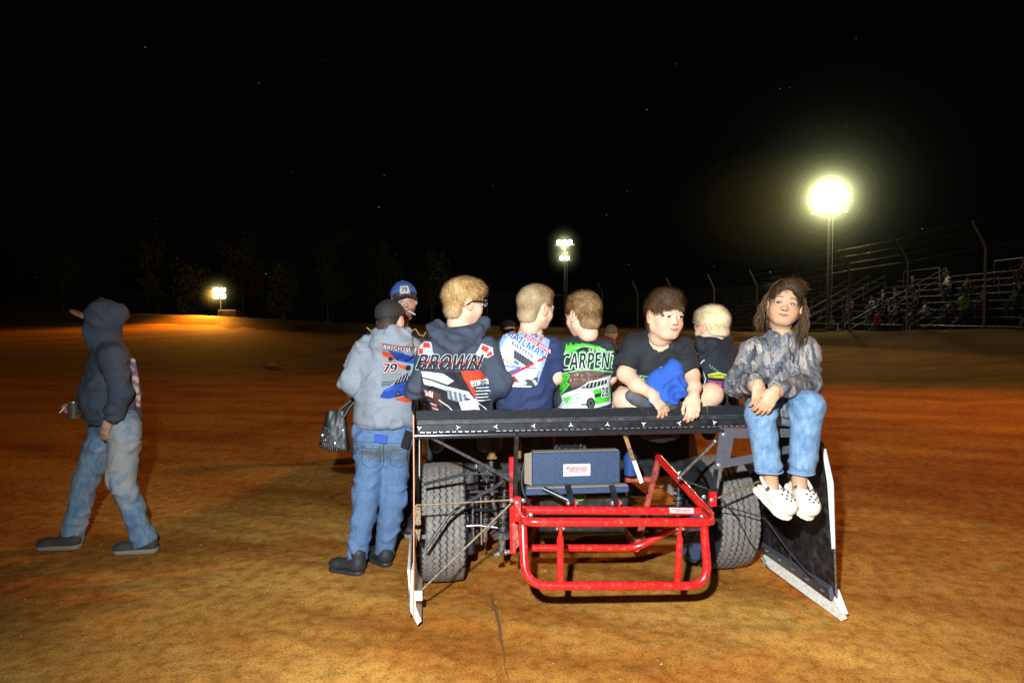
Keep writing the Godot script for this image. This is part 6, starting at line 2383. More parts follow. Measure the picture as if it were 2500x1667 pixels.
# ---------------------------------------------------------------- the prints on the clothes
func race_print_orange() -> Pic:
	var bg := lin(0.046, 0.06, 0.09)
	var p := Pic.new(640, 580, bg)
	var w := Color(0.93, 0.93, 0.93)
	var o := Color(0.93, 0.24, 0.08)
	var k := Color(0.09, 0.09, 0.11)
	# corner flags beside the hood
	p.poly([Vector2(0.02, 0.06), Vector2(0.1, 0.01), Vector2(0.2, 0.02), Vector2(0.24, 0.2), Vector2(0.03, 0.2)], w)
	p.poly([Vector2(0.1, 0.03), Vector2(0.18, 0.03), Vector2(0.2, 0.1), Vector2(0.09, 0.1)], o)
	p.poly([Vector2(0.04, 0.11), Vector2(0.1, 0.11), Vector2(0.1, 0.19), Vector2(0.04, 0.19)], o)
	for q in 7:
		p.line(Vector2(0.12 + q * 0.017, 0.11), Vector2(0.125 + q * 0.017, 0.19), 0.006, k)
	p.poly([Vector2(0.84, 0.04), Vector2(0.98, 0.1), Vector2(0.99, 0.2), Vector2(0.92, 0.24), Vector2(0.76, 0.2)], w)
	p.poly([Vector2(0.85, 0.06), Vector2(0.97, 0.11), Vector2(0.9, 0.17), Vector2(0.83, 0.12)], o)
	p.poly([Vector2(0.97, 0.14), Vector2(0.98, 0.2), Vector2(0.9, 0.23), Vector2(0.91, 0.18)], o)
	p.text("31", Vector2(0.945, 0.13), 0.05, 0.05, w, 0.2)
	# the name, slanted, white edged
	p.edged("BROWN", Vector2(0.44, 0.29), 0.21, 0.8, k, w, 0.007, 0.35)
	for q in 5:
		p.poly([Vector2(0.1 + q * 0.16, 0.29), Vector2(0.22 + q * 0.16, 0.28), Vector2(0.2 + q * 0.16, 0.315), Vector2(0.09 + q * 0.16, 0.325)], o)
	p.text("BROWN", Vector2(0.44, 0.325), 0.1, 0.78, k, 0.35)
	p.poly([Vector2(0.06, 0.385), Vector2(0.85, 0.385), Vector2(0.83, 0.4), Vector2(0.05, 0.41)], k)
	# car: dark ground, white wing and body, orange tail
	p.poly([Vector2(0.08, 0.42), Vector2(0.6, 0.42), Vector2(0.95, 0.85), Vector2(0.93, 1.0), Vector2(0.08, 1.0)], k)
	p.poly([Vector2(0.08, 0.42), Vector2(0.36, 0.45), Vector2(0.5, 0.55), Vector2(0.42, 0.6), Vector2(0.1, 0.5)], w)
	p.poly([Vector2(0.1, 0.52), Vector2(0.4, 0.62), Vector2(0.68, 0.7), Vector2(0.78, 0.84), Vector2(0.7, 0.8), Vector2(0.44, 0.7), Vector2(0.12, 0.6)], w)
	p.poly([Vector2(0.58, 0.41), Vector2(0.82, 0.41), Vector2(0.9, 0.52), Vector2(0.74, 0.56), Vector2(0.78, 0.82), Vector2(0.7, 0.68)], o)
	p.poly([Vector2(0.7, 0.55), Vector2(0.92, 0.53), Vector2(0.93, 0.6), Vector2(0.72, 0.63)], w)
	p.text("31", Vector2(0.76, 0.585), 0.05, 0.06, k)
	for q in 4:
		for e in 3:
			if (q + e) % 2 == 0:
				p.poly([Vector2(0.83 + q * 0.02, 0.55 + e * 0.02), Vector2(0.85 + q * 0.02, 0.55 + e * 0.02), Vector2(0.85 + q * 0.02, 0.57 + e * 0.02), Vector2(0.83 + q * 0.02, 0.57 + e * 0.02)], k)
	for q in 9:
		p.line(Vector2(0.77, 0.65 + q * 0.022), Vector2(0.93 + 0.02 * sin(q), 0.655 + q * 0.022), 0.013, w if q % 2 == 0 else k)
	p.poly([Vector2(0.1, 0.64), Vector2(0.32, 0.74), Vector2(0.36, 0.92), Vector2(0.14, 0.84)], Color(0.35, 0.18, 0.16))
	p.poly([Vector2(0.13, 0.68), Vector2(0.22, 0.72), Vector2(0.22, 0.8), Vector2(0.13, 0.76)], w)
	p.text("31", Vector2(0.175, 0.74), 0.07, 0.06, o, 0.2)
	p.poly([Vector2(0.4, 0.66), Vector2(0.66, 0.74), Vector2(0.64, 0.86), Vector2(0.42, 0.8)], Color(0.55, 0.57, 0.6))
	for q in 8:
		p.line(Vector2(0.42 + q * 0.03, 0.67 + q * 0.009), Vector2(0.44 + q * 0.03, 0.8 + q * 0.006), 0.008, w if q % 2 == 0 else k)
	p.poly([Vector2(0.56, 0.84), Vector2(0.78, 0.8), Vector2(0.82, 0.96), Vector2(0.6, 0.99)], w)
	for q in 5:
		p.line(Vector2(0.58, 0.86 + q * 0.025), Vector2(0.8, 0.83 + q * 0.03), 0.005, Color(0.7, 0.25, 0.2))
	p.path([Vector2(0.3, 0.82), Vector2(0.42, 0.9), Vector2(0.5, 0.99)], 0.012, w)
	p.path([Vector2(0.78, 0.84), Vector2(0.88, 0.94), Vector2(0.92, 0.99)], 0.012, w)
	for q in 4:
		p.line(Vector2(0.18 + q * 0.012, 0.88 + q * 0.03), Vector2(0.27 + q * 0.012, 0.9 + q * 0.03), 0.014, w if q % 2 == 0 else o)
	return p


func race_print_blue() -> Pic:
	var p := Pic.new(420, 640, lin(0.4, 0.435, 0.48))
	var w := Color(0.95, 0.95, 0.95)
	var o := Color(0.93, 0.33, 0.12)
	var b := Color(0.1, 0.3, 0.72)
	var k := Color(0.07, 0.07, 0.09)
	p.poly([Vector2(0.04, 0.01), Vector2(1.0, 0.09), Vector2(1.0, 0.17), Vector2(0.1, 0.09)], o)
	p.frame(Vector2(0.07, 0.055), 0.075)
	p.edged("BRIGHTWELL", Vector2(0.5, 0.015), 0.075, 0.95, w, k, 0.012, 0.25)
	p.edged("RACING", Vector2(0.78, 0.125), 0.06, 0.42, w, b, 0.01, 0.25)
	p.frame()
	p.poly([Vector2(0.04, 0.13), Vector2(0.24, 0.17), Vector2(0.34, 0.24), Vector2(0.3, 0.29), Vector2(0.04, 0.22)], o)
	p.poly([Vector2(0.2, 0.13), Vector2(0.6, 0.17), Vector2(1.0, 0.3), Vector2(1.0, 0.4), Vector2(0.4, 0.3), Vector2(0.28, 0.2)], b)
	p.oval(Vector2(0.24, 0.27), Vector2(0.055, 0.035), k)
	p.poly([Vector2(0.4, 0.33), Vector2(0.62, 0.4), Vector2(0.6, 0.46), Vector2(0.44, 0.4)], o)
	p.oval(Vector2(0.66, 0.42), Vector2(0.06, 0.045), k)
	p.text("79", Vector2(0.36, 0.27), 0.045, 0.13, k, 0.3)
	p.edged("79", Vector2(0.23, 0.41), 0.14, 0.34, o, o, 0.03, 0.25)
	p.edged("79", Vector2(0.23, 0.41), 0.14, 0.34, k, w, 0.016, 0.25)
	for q in 10:
		for e in 7:
			p.oval(Vector2(0.03 + q * 0.05 + (e % 2) * 0.025, 0.51 + e * 0.018), Vector2(0.009, 0.006), Color(0.3, 0.3, 0.32))
	for q in 3:
		p.line(Vector2(0.02, 0.645 + q * 0.03), Vector2(0.34 - q * 0.05, 0.63 + q * 0.028), 0.02, k)
	p.poly([Vector2(0.0, 0.86), Vector2(0.06, 0.78), Vector2(0.3, 0.7), Vector2(0.62, 0.64), Vector2(0.98, 0.62), Vector2(0.98, 0.78), Vector2(0.66, 0.86), Vector2(0.16, 0.92), Vector2(0.0, 0.9)], b)
	p.poly([Vector2(0.3, 0.7), Vector2(0.42, 0.58), Vector2(0.66, 0.5), Vector2(0.72, 0.62)], k)
	for q in 4:
		p.line(Vector2(0.4 + q * 0.07, 0.66 - q * 0.012), Vector2(0.46 + q * 0.07, 0.56 - q * 0.015), 0.012, w)
	p.oval(Vector2(0.42, 0.84), Vector2(0.06, 0.05), k)
	p.oval(Vector2(0.42, 0.84), Vector2(0.035, 0.03), Color(0.4, 0.4, 0.42))
	p.poly([Vector2(0.04, 0.8), Vector2(0.2, 0.74), Vector2(0.34, 0.73), Vector2(0.16, 0.8)], Color(0.2, 0.45, 0.88))
	p.poly([Vector2(0.3, 0.93), Vector2(0.7, 0.86), Vector2(0.99, 0.8), Vector2(0.99, 0.99), Vector2(0.6, 0.985)], o)
	p.edged("79", Vector2(0.83, 0.9), 0.1, 0.28, w, b, 0.014, 0.25)
	p.text("7", Vector2(0.7, 0.72), 0.07, 0.08, w, 0.3)
	return p


func race_print_mail() -> Pic:
	var p := Pic.new(480, 560, lin(0.016, 0.034, 0.115))
	var w := Color(0.93, 0.95, 0.97)
	var b := Color(0.15, 0.42, 0.8)
	var r := Color(0.85, 0.1, 0.12)
	var k := Color(0.1, 0.1, 0.13)
	p.poly([Vector2(0.02, 0.28), Vector2(0.16, 0.04), Vector2(0.3, 0.05), Vector2(0.62, 0.01), Vector2(0.99, 0.24), Vector2(0.93, 0.5), Vector2(0.88, 0.64), Vector2(0.74, 0.98), Vector2(0.42, 0.97), Vector2(0.12, 0.88), Vector2(0.08, 0.6), Vector2(0.02, 0.4)], Color(0.6, 0.72, 0.85))
	p.poly([Vector2(0.14, 0.08), Vector2(0.24, 0.03), Vector2(0.32, 0.1), Vector2(0.2, 0.16)], r)
	p.frame(Vector2(0.22, 0.08), 0.5)
	p.edged("MAILMAN", Vector2(0.38, 0.04), 0.12, 0.84, b, w, 0.014, 0.1)
	p.poly([Vector2(0.3, -0.1), Vector2(0.92, -0.1), Vector2(0.92, -0.03), Vector2(0.3, -0.03)], r)
	p.text("DEVIN MORAN", Vector2(0.62, -0.065), 0.05, 0.58, w, 0.1)
	p.poly([Vector2(0.36, -0.21), Vector2(0.7, -0.21), Vector2(0.7, -0.115), Vector2(0.36, -0.115)], Color(0.75, 0.78, 0.82))
	p.text("D9", Vector2(0.45, -0.162), 0.07, 0.14, k)
	p.text("X", Vector2(0.6, -0.162), 0.07, 0.08, r)
	p.text("BILSTEIN", Vector2(0.36, 0.15), 0.06, 0.5, k)
	# white car seen head on
	p.poly([Vector2(0.0, 0.12), Vector2(0.14, 0.1), Vector2(0.66, 0.12), Vector2(0.78, 0.28), Vector2(0.8, 0.66), Vector2(0.7, 0.9), Vector2(0.1, 0.95), Vector2(-0.02, 0.7)], w)
	p.text("BILSTEIN", Vector2(0.36, 0.16), 0.055, 0.46, k)
	p.poly([Vector2(0.22, 0.24), Vector2(0.66, 0.24), Vector2(0.6, 0.36), Vector2(0.28, 0.36)], Color(0.3, 0.33, 0.36))
	for q in 7:
		p.line(Vector2(0.26 + q * 0.055, 0.23), Vector2(0.3 + q * 0.05, 0.37), 0.014, k)
	for q in 12:
		p.line(Vector2(0.02, 0.4 + q * 0.045), Vector2(0.74, 0.38 + q * 0.045), 0.004, Color(0.5, 0.58, 0.66))
	p.poly([Vector2(0.1, 0.44), Vector2(0.5, 0.42), Vector2(0.52, 0.47), Vector2(0.12, 0.5)], Color(0.75, 0.6, 0.25))
	p.poly([Vector2(0.13, 0.45), Vector2(0.48, 0.435), Vector2(0.49, 0.455), Vector2(0.14, 0.48)], w)
	p.oval(Vector2(0.36, 0.4), Vector2(0.06, 0.025), Color(0.2, 0.5, 0.6))
	p.line(Vector2(0.2, 0.56), Vector2(0.74, 0.3), 0.02, b)
	p.frame()
	p.poly([Vector2(0.1, 0.84), Vector2(0.9, 0.5), Vector2(0.92, 0.53), Vector2(0.12, 0.88)], r)
	p.poly([Vector2(0.12, 0.78), Vector2(0.4, 0.68), Vector2(0.42, 0.71), Vector2(0.13, 0.83)], b)
	p.poly([Vector2(0.12, 0.88), Vector2(0.3, 0.82), Vector2(0.4, 0.93), Vector2(0.16, 0.92)], Color(0.62, 0.2, 0.18))
	p.poly([Vector2(0.44, 0.9), Vector2(0.76, 0.84), Vector2(0.74, 0.98), Vector2(0.5, 0.98)], Color(0.3, 0.27, 0.25))
	# flying letters
	for e in [[0.72, 0.6, 0.3], [0.78, 0.7, 0.7], [0.62, 0.86, 0.2], [0.7, 0.93, 0.9], [0.5, 0.93, 0.5], [0.68, 0.77, 0.1], [0.8, 0.63, 1.0]]:
		p.frame(Vector2(e[0], e[1]), e[2])
		p.poly([Vector2(-0.045, -0.025), Vector2(0.045, -0.025), Vector2(0.045, 0.025), Vector2(-0.045, 0.025)], w)
		p.path([Vector2(-0.045, -0.025), Vector2(0, 0.005), Vector2(0.045, -0.025)], 0.005, Color(0.5, 0.52, 0.56))
	p.frame()
	return p


func race_print_green() -> Pic:
	var p := Pic.new(520, 600, lin(0.012, 0.016, 0.022))
	var w := Color(0.92, 0.95, 0.92)
	var g := Color(0.3, 0.8, 0.16)
	var k := Color(0.04, 0.07, 0.05)
	# splash behind the name
	for q in 16:
		var a := 0.19 + q * 0.026
		p.poly([Vector2(a, 0.16), Vector2(a + 0.03, 0.02 + 0.03 * sin(q * 1.7) + 0.002 * q), Vector2(a + 0.06, 0.1)], g)
	p.poly([Vector2(0.18, 0.2), Vector2(0.22, 0.07), Vector2(0.5, 0.03), Vector2(0.78, 0.07), Vector2(1.0, 0.2), Vector2(0.98, 0.26), Vector2(0.6, 0.12)], g)
	p.poly([Vector2(0.2, 0.22), Vector2(0.5, 0.07), Vector2(0.98, 0.2), Vector2(0.98, 0.3), Vector2(0.5, 0.13)], k)
	p.path([Vector2(0.18, 0.17), Vector2(0.34, 0.1), Vector2(0.55, 0.075), Vector2(0.78, 0.1), Vector2(0.98, 0.19)], 0.008, w)
	p.text("TEAM", Vector2(0.72, 0.13), 0.04, 0.3, w, 0.0, 0.0)
	p.edged("CARPENTER", Vector2(0.74, 0.27), 0.24, 1.18, g, g, 0.02, 0.12, 0.03)
	p.edged("CARPENTER", Vector2(0.74, 0.27), 0.23, 1.18, k, w, 0.011, 0.12, 0.03)
	p.path([Vector2(0.14, 0.48), Vector2(0.4, 0.42), Vector2(0.7, 0.41), Vector2(1.0, 0.45)], 0.012, w)
	p.path([Vector2(0.14, 0.5), Vector2(0.4, 0.44), Vector2(0.7, 0.43), Vector2(1.0, 0.47)], 0.012, g)
	# dust cloud
	p.poly([Vector2(0.28, 0.46), Vector2(0.6, 0.42), Vector2(0.95, 0.5), Vector2(0.7, 0.6), Vector2(0.3, 0.68), Vector2(0.24, 0.56)], Color(0.42, 0.3, 0.25))
	var rng := RandomNumberGenerator.new()
	rng.seed = 2
	for q in 90:
		var c := rng.randf_range(0.2, 0.75)
		p.oval(Vector2(rng.randf_range(0.26, 0.9), rng.randf_range(0.45, 0.62)), Vector2(0.018, 0.014) * rng.randf_range(0.4, 1.2), Color(c, c * 0.78, c * 0.68))
	# green bolt on the left
	p.poly([Vector2(0.12, 0.5), Vector2(0.28, 0.48), Vector2(0.22, 0.6), Vector2(0.28, 0.62), Vector2(0.1, 0.84), Vector2(0.12, 0.72), Vector2(0.04, 0.74)], g)
	p.path([Vector2(0.15, 0.52), Vector2(0.23, 0.51), Vector2(0.18, 0.62), Vector2(0.22, 0.64), Vector2(0.1, 0.78)], 0.01, k)
	# the car
	p.poly([Vector2(0.02, 0.88), Vector2(0.2, 0.76), Vector2(0.42, 0.68), Vector2(0.6, 0.58), Vector2(0.98, 0.5), Vector2(0.99, 0.92), Vector2(0.7, 0.97), Vector2(0.02, 0.99)], w)
	p.poly([Vector2(0.44, 0.68), Vector2(0.6, 0.6), Vector2(0.9, 0.56), Vector2(0.9, 0.62), Vector2(0.62, 0.68)], k)
	for q in 6:
		p.line(Vector2(0.52 + q * 0.065, 0.67 - q * 0.006), Vector2(0.56 + q * 0.06, 0.59 - q * 0.006), 0.012, w)
	for q in 5:
		p.path([Vector2(0.02, 0.9 + q * 0.022), Vector2(0.2, 0.83 + q * 0.022), Vector2(0.46, 0.75 + q * 0.03)], 0.008, k if q % 2 == 0 else g)
	p.poly([Vector2(0.16, 0.84), Vector2(0.3, 0.8), Vector2(0.22, 0.92)], g)
	p.poly([Vector2(0.66, 0.7), Vector2(0.96, 0.66), Vector2(0.96, 0.88), Vector2(0.7, 0.92)], g)
	p.poly([Vector2(0.68, 0.77), Vector2(0.8, 0.75), Vector2(0.8, 0.8), Vector2(0.69, 0.82)], k)
	p.edged("28", Vector2(0.87, 0.74), 0.13, 0.13, k, w, 0.012)
	p.oval(Vector2(0.62, 0.9), Vector2(0.075, 0.085), k)
	p.oval(Vector2(0.62, 0.9), Vector2(0.045, 0.055), Color(0.35, 0.36, 0.4))
	p.oval(Vector2(0.62, 0.9), Vector2(0.03, 0.036), k)
	p.poly([Vector2(0.46, 0.9), Vector2(0.55, 0.9), Vector2(0.55, 0.935), Vector2(0.46, 0.935)], k)
	p.text("START", Vector2(0.505, 0.917), 0.022, 0.075, w)
	p.line(Vector2(0.08, 0.97), Vector2(0.44, 0.94), 0.01, Color(0.5, 0.55, 0.5))
	return p


func chest_print() -> Pic:
	var p := Pic.new(256, 160, lin(0.012, 0.014, 0.017))
	p.poly([Vector2(0.5, 0.2), Vector2(0.62, 0.05), Vector2(0.7, 0.2), Vector2(0.66, 0.45), Vector2(0.5, 0.4)], Color(0.75, 0.62, 0.5))
	p.path([Vector2(0.2, 0.42), Vector2(0.5, 0.5), Vector2(0.8, 0.48)], 0.03, Color(0.5, 0.75, 0.45))
	p.path([Vector2(0.22, 0.45), Vector2(0.26, 0.9), Vector2(0.42, 0.7), Vector2(0.5, 0.92)], 0.03, Color(0.85, 0.9, 0.85))
	p.text("26", Vector2(0.3, 0.66), 0.3, 0.2, Color(0.55, 0.85, 0.45), 0.2)
	return p


func line_print() -> Pic:
	var p := Pic.new(256, 256, lin(0.013, 0.016, 0.022))
	var w := Color(0.9, 0.92, 0.95)
	p.text("T", Vector2(0.1, 0.06), 0.08, 0.12, w)
	p.path([Vector2(0.3, 0.18), Vector2(0.22, 0.24), Vector2(0.18, 0.34), Vector2(0.26, 0.5), Vector2(0.34, 0.66), Vector2(0.3, 0.98)], 0.022, w)
	for q in 5:
		p.line(Vector2(0.4 + q * 0.07, 0.28 + q * 0.05), Vector2(0.46 + q * 0.07, 0.4 + q * 0.04), 0.014, Color(0.55, 0.7, 0.85))
	p.poly([Vector2(0.36, 0.54), Vector2(0.62, 0.48), Vector2(0.98, 0.58), Vector2(0.96, 0.66), Vector2(0.6, 0.64), Vector2(0.4, 0.62)], Color(0.85, 0.88, 0.2))
	p.path([Vector2(0.4, 0.58), Vector2(0.7, 0.56), Vector2(0.94, 0.62)], 0.02, Color(0.2, 0.24, 0.28))
	p.path([Vector2(0.4, 0.72), Vector2(0.6, 0.74), Vector2(0.98, 0.78)], 0.03, Color(0.92, 0.25, 0.65))
	p.text("M", Vector2(0.76, 0.88), 0.2, 0.34, Color(0.92, 0.25, 0.65), 0.4)
	return p


func camo_print() -> Pic:
	var p := Pic.new(640, 640, Color(0.42, 0.42, 0.44))
	var rng := RandomNumberGenerator.new()
	rng.seed = 6
	var tones := [Color(0.3, 0.31, 0.35), Color(0.6, 0.58, 0.57), Color(0.14, 0.15, 0.18), Color(0.5, 0.47, 0.44), Color(0.7, 0.65, 0.6), Color(0.38, 0.41, 0.46)]
	for q in 520:
		var c := Vector2(rng.randf(), rng.randf())
		var pts := []
		var ang := rng.randf_range(-0.5, 0.5) + PI / 2.0
		var r := rng.randf_range(0.012, 0.05)
		for e in 9:
			var a := TAU * e / 9.0
			pts.append(c + (Vector2(cos(a) * 2.4, sin(a)) * r * rng.randf_range(0.5, 1.2)).rotated(ang))
		p.poly(pts, tones[rng.randi_range(0, 5)])
	# grey bark with cracks, and pale twigs
	for q in 14:
		var c := Vector2(rng.randf(), rng.randf())
		var pts := []
		for e in 10:
			var a := TAU * e / 10.0
			pts.append(c + Vector2(cos(a) * 0.05, sin(a) * 0.1) * rng.randf_range(0.6, 1.3))
		p.poly(pts, Color(0.84, 0.77, 0.69))
		for e in 14:
			var s := c + Vector2(rng.randfn() * 0.03, rng.randfn() * 0.06)
			p.path([s, s + Vector2(rng.randfn() * 0.012, 0.03), s + Vector2(rng.randfn() * 0.02, 0.055)], 0.005, Color(0.2, 0.19, 0.19))
	for q in 34:
		var at := Vector2(rng.randf(), rng.randf())
		var d := Vector2.RIGHT.rotated(rng.randf() * TAU)
		var light := Color(0.75, 0.73, 0.7) if q % 3 else Color(0.14, 0.14, 0.16)
		var wd := rng.randf_range(0.004, 0.013)
		for e in 7:
			var nx := at + d * 0.035
			p.line(at, nx, wd, light)
			if e % 2 == 1:
				p.line(at, at + d.rotated(rng.randf_range(-1.0, 1.0)) * 0.05, wd * 0.6, light)
			at = nx
			d = d.rotated(rng.randfn() * 0.3)
			wd *= 0.88
	return p


func denim_back() -> Pic:
	var base := lin(0.17, 0.3, 0.5)
	var p := Pic.new(512, 512, base)
	var rng := RandomNumberGenerator.new()
	rng.seed = 14
	for q in 2600:
		var c := base.lerp(Color(0.75, 0.82, 0.9) if q % 2 else Color(0.2, 0.3, 0.45), rng.randf_range(0.03, 0.13))
		var a := Vector2(rng.randf(), rng.randf())
		p.line(a, a + Vector2(rng.randfn() * 0.004, rng.randf_range(0.02, 0.06)), 0.004, c)
	# brown dirt over the seat, with a ragged edge
	for q in 900:
		var a := Vector2(0.5 + rng.randfn() * 0.16, 0.42 + rng.randfn() * 0.05)
		p.oval(a, Vector2(0.014, 0.009) * rng.randf_range(0.5, 1.5), base.lerp(Color(0.45, 0.42, 0.34), rng.randf_range(0.3, 0.75)))
	var dark := Color(0.12, 0.19, 0.33)
	var gold := Color(0.55, 0.62, 0.68)
	p.line(Vector2(0.08, 0.26), Vector2(0.92, 0.3), 0.006, dark)
	p.path([Vector2(0.52, 0.22), Vector2(0.5, 0.52), Vector2(0.47, 0.66)], 0.008, dark)
	for e in [[0.22, 0.34, 0.46, 0.38, 0.44, 0.62, 0.3, 0.66, 0.2, 0.58], [0.62, 0.4, 0.84, 0.38, 0.82, 0.62, 0.72, 0.68, 0.6, 0.62]]:
		var pts := []
		for q in 5:
			pts.append(Vector2(e[q * 2], e[q * 2 + 1]))
		pts.append(pts[0])
		p.path(pts, 0.007, dark)
		for q in 5:
			var mid: Vector2 = (pts[0] + pts[2] + pts[3]) / 3.0
			p.line(pts[q].lerp(mid, 0.06), pts[q + 1].lerp(mid, 0.06), 0.004, gold)
	p.path([Vector2(0.12, 0.2), Vector2(0.1, 0.6), Vector2(0.08, 1.0)], 0.005, dark)
	return p


func make_small_things() -> void:
	# handbag hanging from the forearm
	var top := Vector3(-1.001, 1.083, -4.42)
	var at := Vector3(-1.135, 0.7353, -4.38)
	var t := thing("handbag", "black handbag with glittering striped side hanging from a grey sleeve", "bag", at)
	var g := Geo.new()
	var s := Soft.new()
	# tote: a flared panel, a little crumpled
	var nu := 22
	var nw := 22
	for side in 2:
		var f := g.v.size()
		for q in nu + 1:
			for e in nw + 1:
				var u := float(q) / nu * 2.0 - 1.0
				var h := float(e) / nw
				var half := lerpf(0.104, 0.062, h)
				var x := u * half - 0.012 + 0.014 * h
				var y := h * 0.245 - 0.014 * u * (1.0 - h) - 0.012 * (1.0 - u * u) * (1.0 - h)
				var thick := lerpf(0.05, 0.016, h) * sqrt(maxf(0.0, 1.0 - pow(absf(u), 5.0))) * (1.0 if h > 0.06 else h / 0.06 * 0.5 + 0.5)
				thick += fold_noise.get_noise_3d(x * 16.0, y * 9.0, side * 5.0) * 0.006
				g.vert(Vector3(x, y, thick if side == 0 else -thick), Vector3(0, 0, 1.0 if side == 0 else -1.0))
		for q in nu:
			for e in nw:
				g.quad(f + q * (nw + 1) + e, f + q * (nw + 1) + e + 1, f + (q + 1) * (nw + 1) + e + 1, f + (q + 1) * (nw + 1) + e)
	g.smooth_normals()
	part("bag_body", g, M["bag leather"], t)
	# glittering stripes
	var rng := RandomNumberGenerator.new()
	rng.seed = 8
	for q in 13:
		var st := Geo.new()
		for e in 30:
			if rng.randf() < 0.22:
				continue
			var u := -0.82 + q * 0.136
			var h := 0.04 + e * 0.0185
			var half := lerpf(0.104, 0.062, h)
			var thick := lerpf(0.05, 0.016, h) * sqrt(maxf(0.0, 1.0 - pow(absf(u), 5.0)))
			var p := Vector3(u * half - 0.012 + 0.014 * h, h * 0.245 - 0.014 * u * (1.0 - h) - 0.012 * (1.0 - u * u) * (1.0 - h), thick)
			p.z += fold_noise.get_noise_3d(p.x * 16.0, p.y * 9.0, 0.0) * 0.006 + 0.001
			st.box(p, Vector3(0.0036, 0.0046, 0.001), turned(rng.randfn() * 0.4, rng.randfn() * 0.4, 0.0))
		var sq := part("sequin_stripe", st, M["sequin"], t)
		sq.set_meta("kind", "stuff")
	for e in [[-0.02, 0.0], [0.05, 0.02]]:
		g = Geo.new()
		var a := Vector3(e[0], 0.2, e[1])
		var b: Vector3 = top - at + Vector3(e[0] * 0.3, -0.01, 0)
		g.tube([a, a.lerp(b, 0.5) + Vector3(-0.012, 0, 0), b], [0.012, 0.012, 0.012], 6)
		part("handle", g, M["bag leather"], t)

	# blue sweatshirt bundled in the lap
	at = Vector3(0.7593, 1.198, -3.4)
	t = thing("sweatshirt", "bright blue sweatshirt bundled in the lap of the cross-legged boy", "sweatshirt", at)
	s = Soft.new()
	s.egg(Vector3(0.7611, 1.25, -3.42) - at, Vector3(0.085, 0.085, 0.06), Basis(), 0.03)
	s.egg(Vector3(0.8044, 1.291, -3.41) - at, Vector3(0.055, 0.065, 0.05), Basis(), 0.03)
	s.egg(Vector3(0.7091, 1.213, -3.4) - at, Vector3(0.05, 0.05, 0.05), Basis(), 0.03)
	s.limb(Vector3(0.8106, 1.326, -3.41) - at, Vector3(0.8302, 1.233, -3.38) - at, 0.04, 0.04, 0.03)
	s.limb(Vector3(0.6956, 1.256, -3.41) - at, Vector3(0.7419, 1.19, -3.37) - at, 0.03, 0.04, 0.03)
	s.limb(Vector3(0.7763, 1.211, -3.38) - at, Vector3(0.7936, 1.174, -3.36) - at, 0.04, 0.025, 0.03)
	g = s.mesh(0.009)
	folds(g, 0.0224, Vector3(13, 13, 13), 6.0)
	part("cloth", g, M["blue fleece"], t)


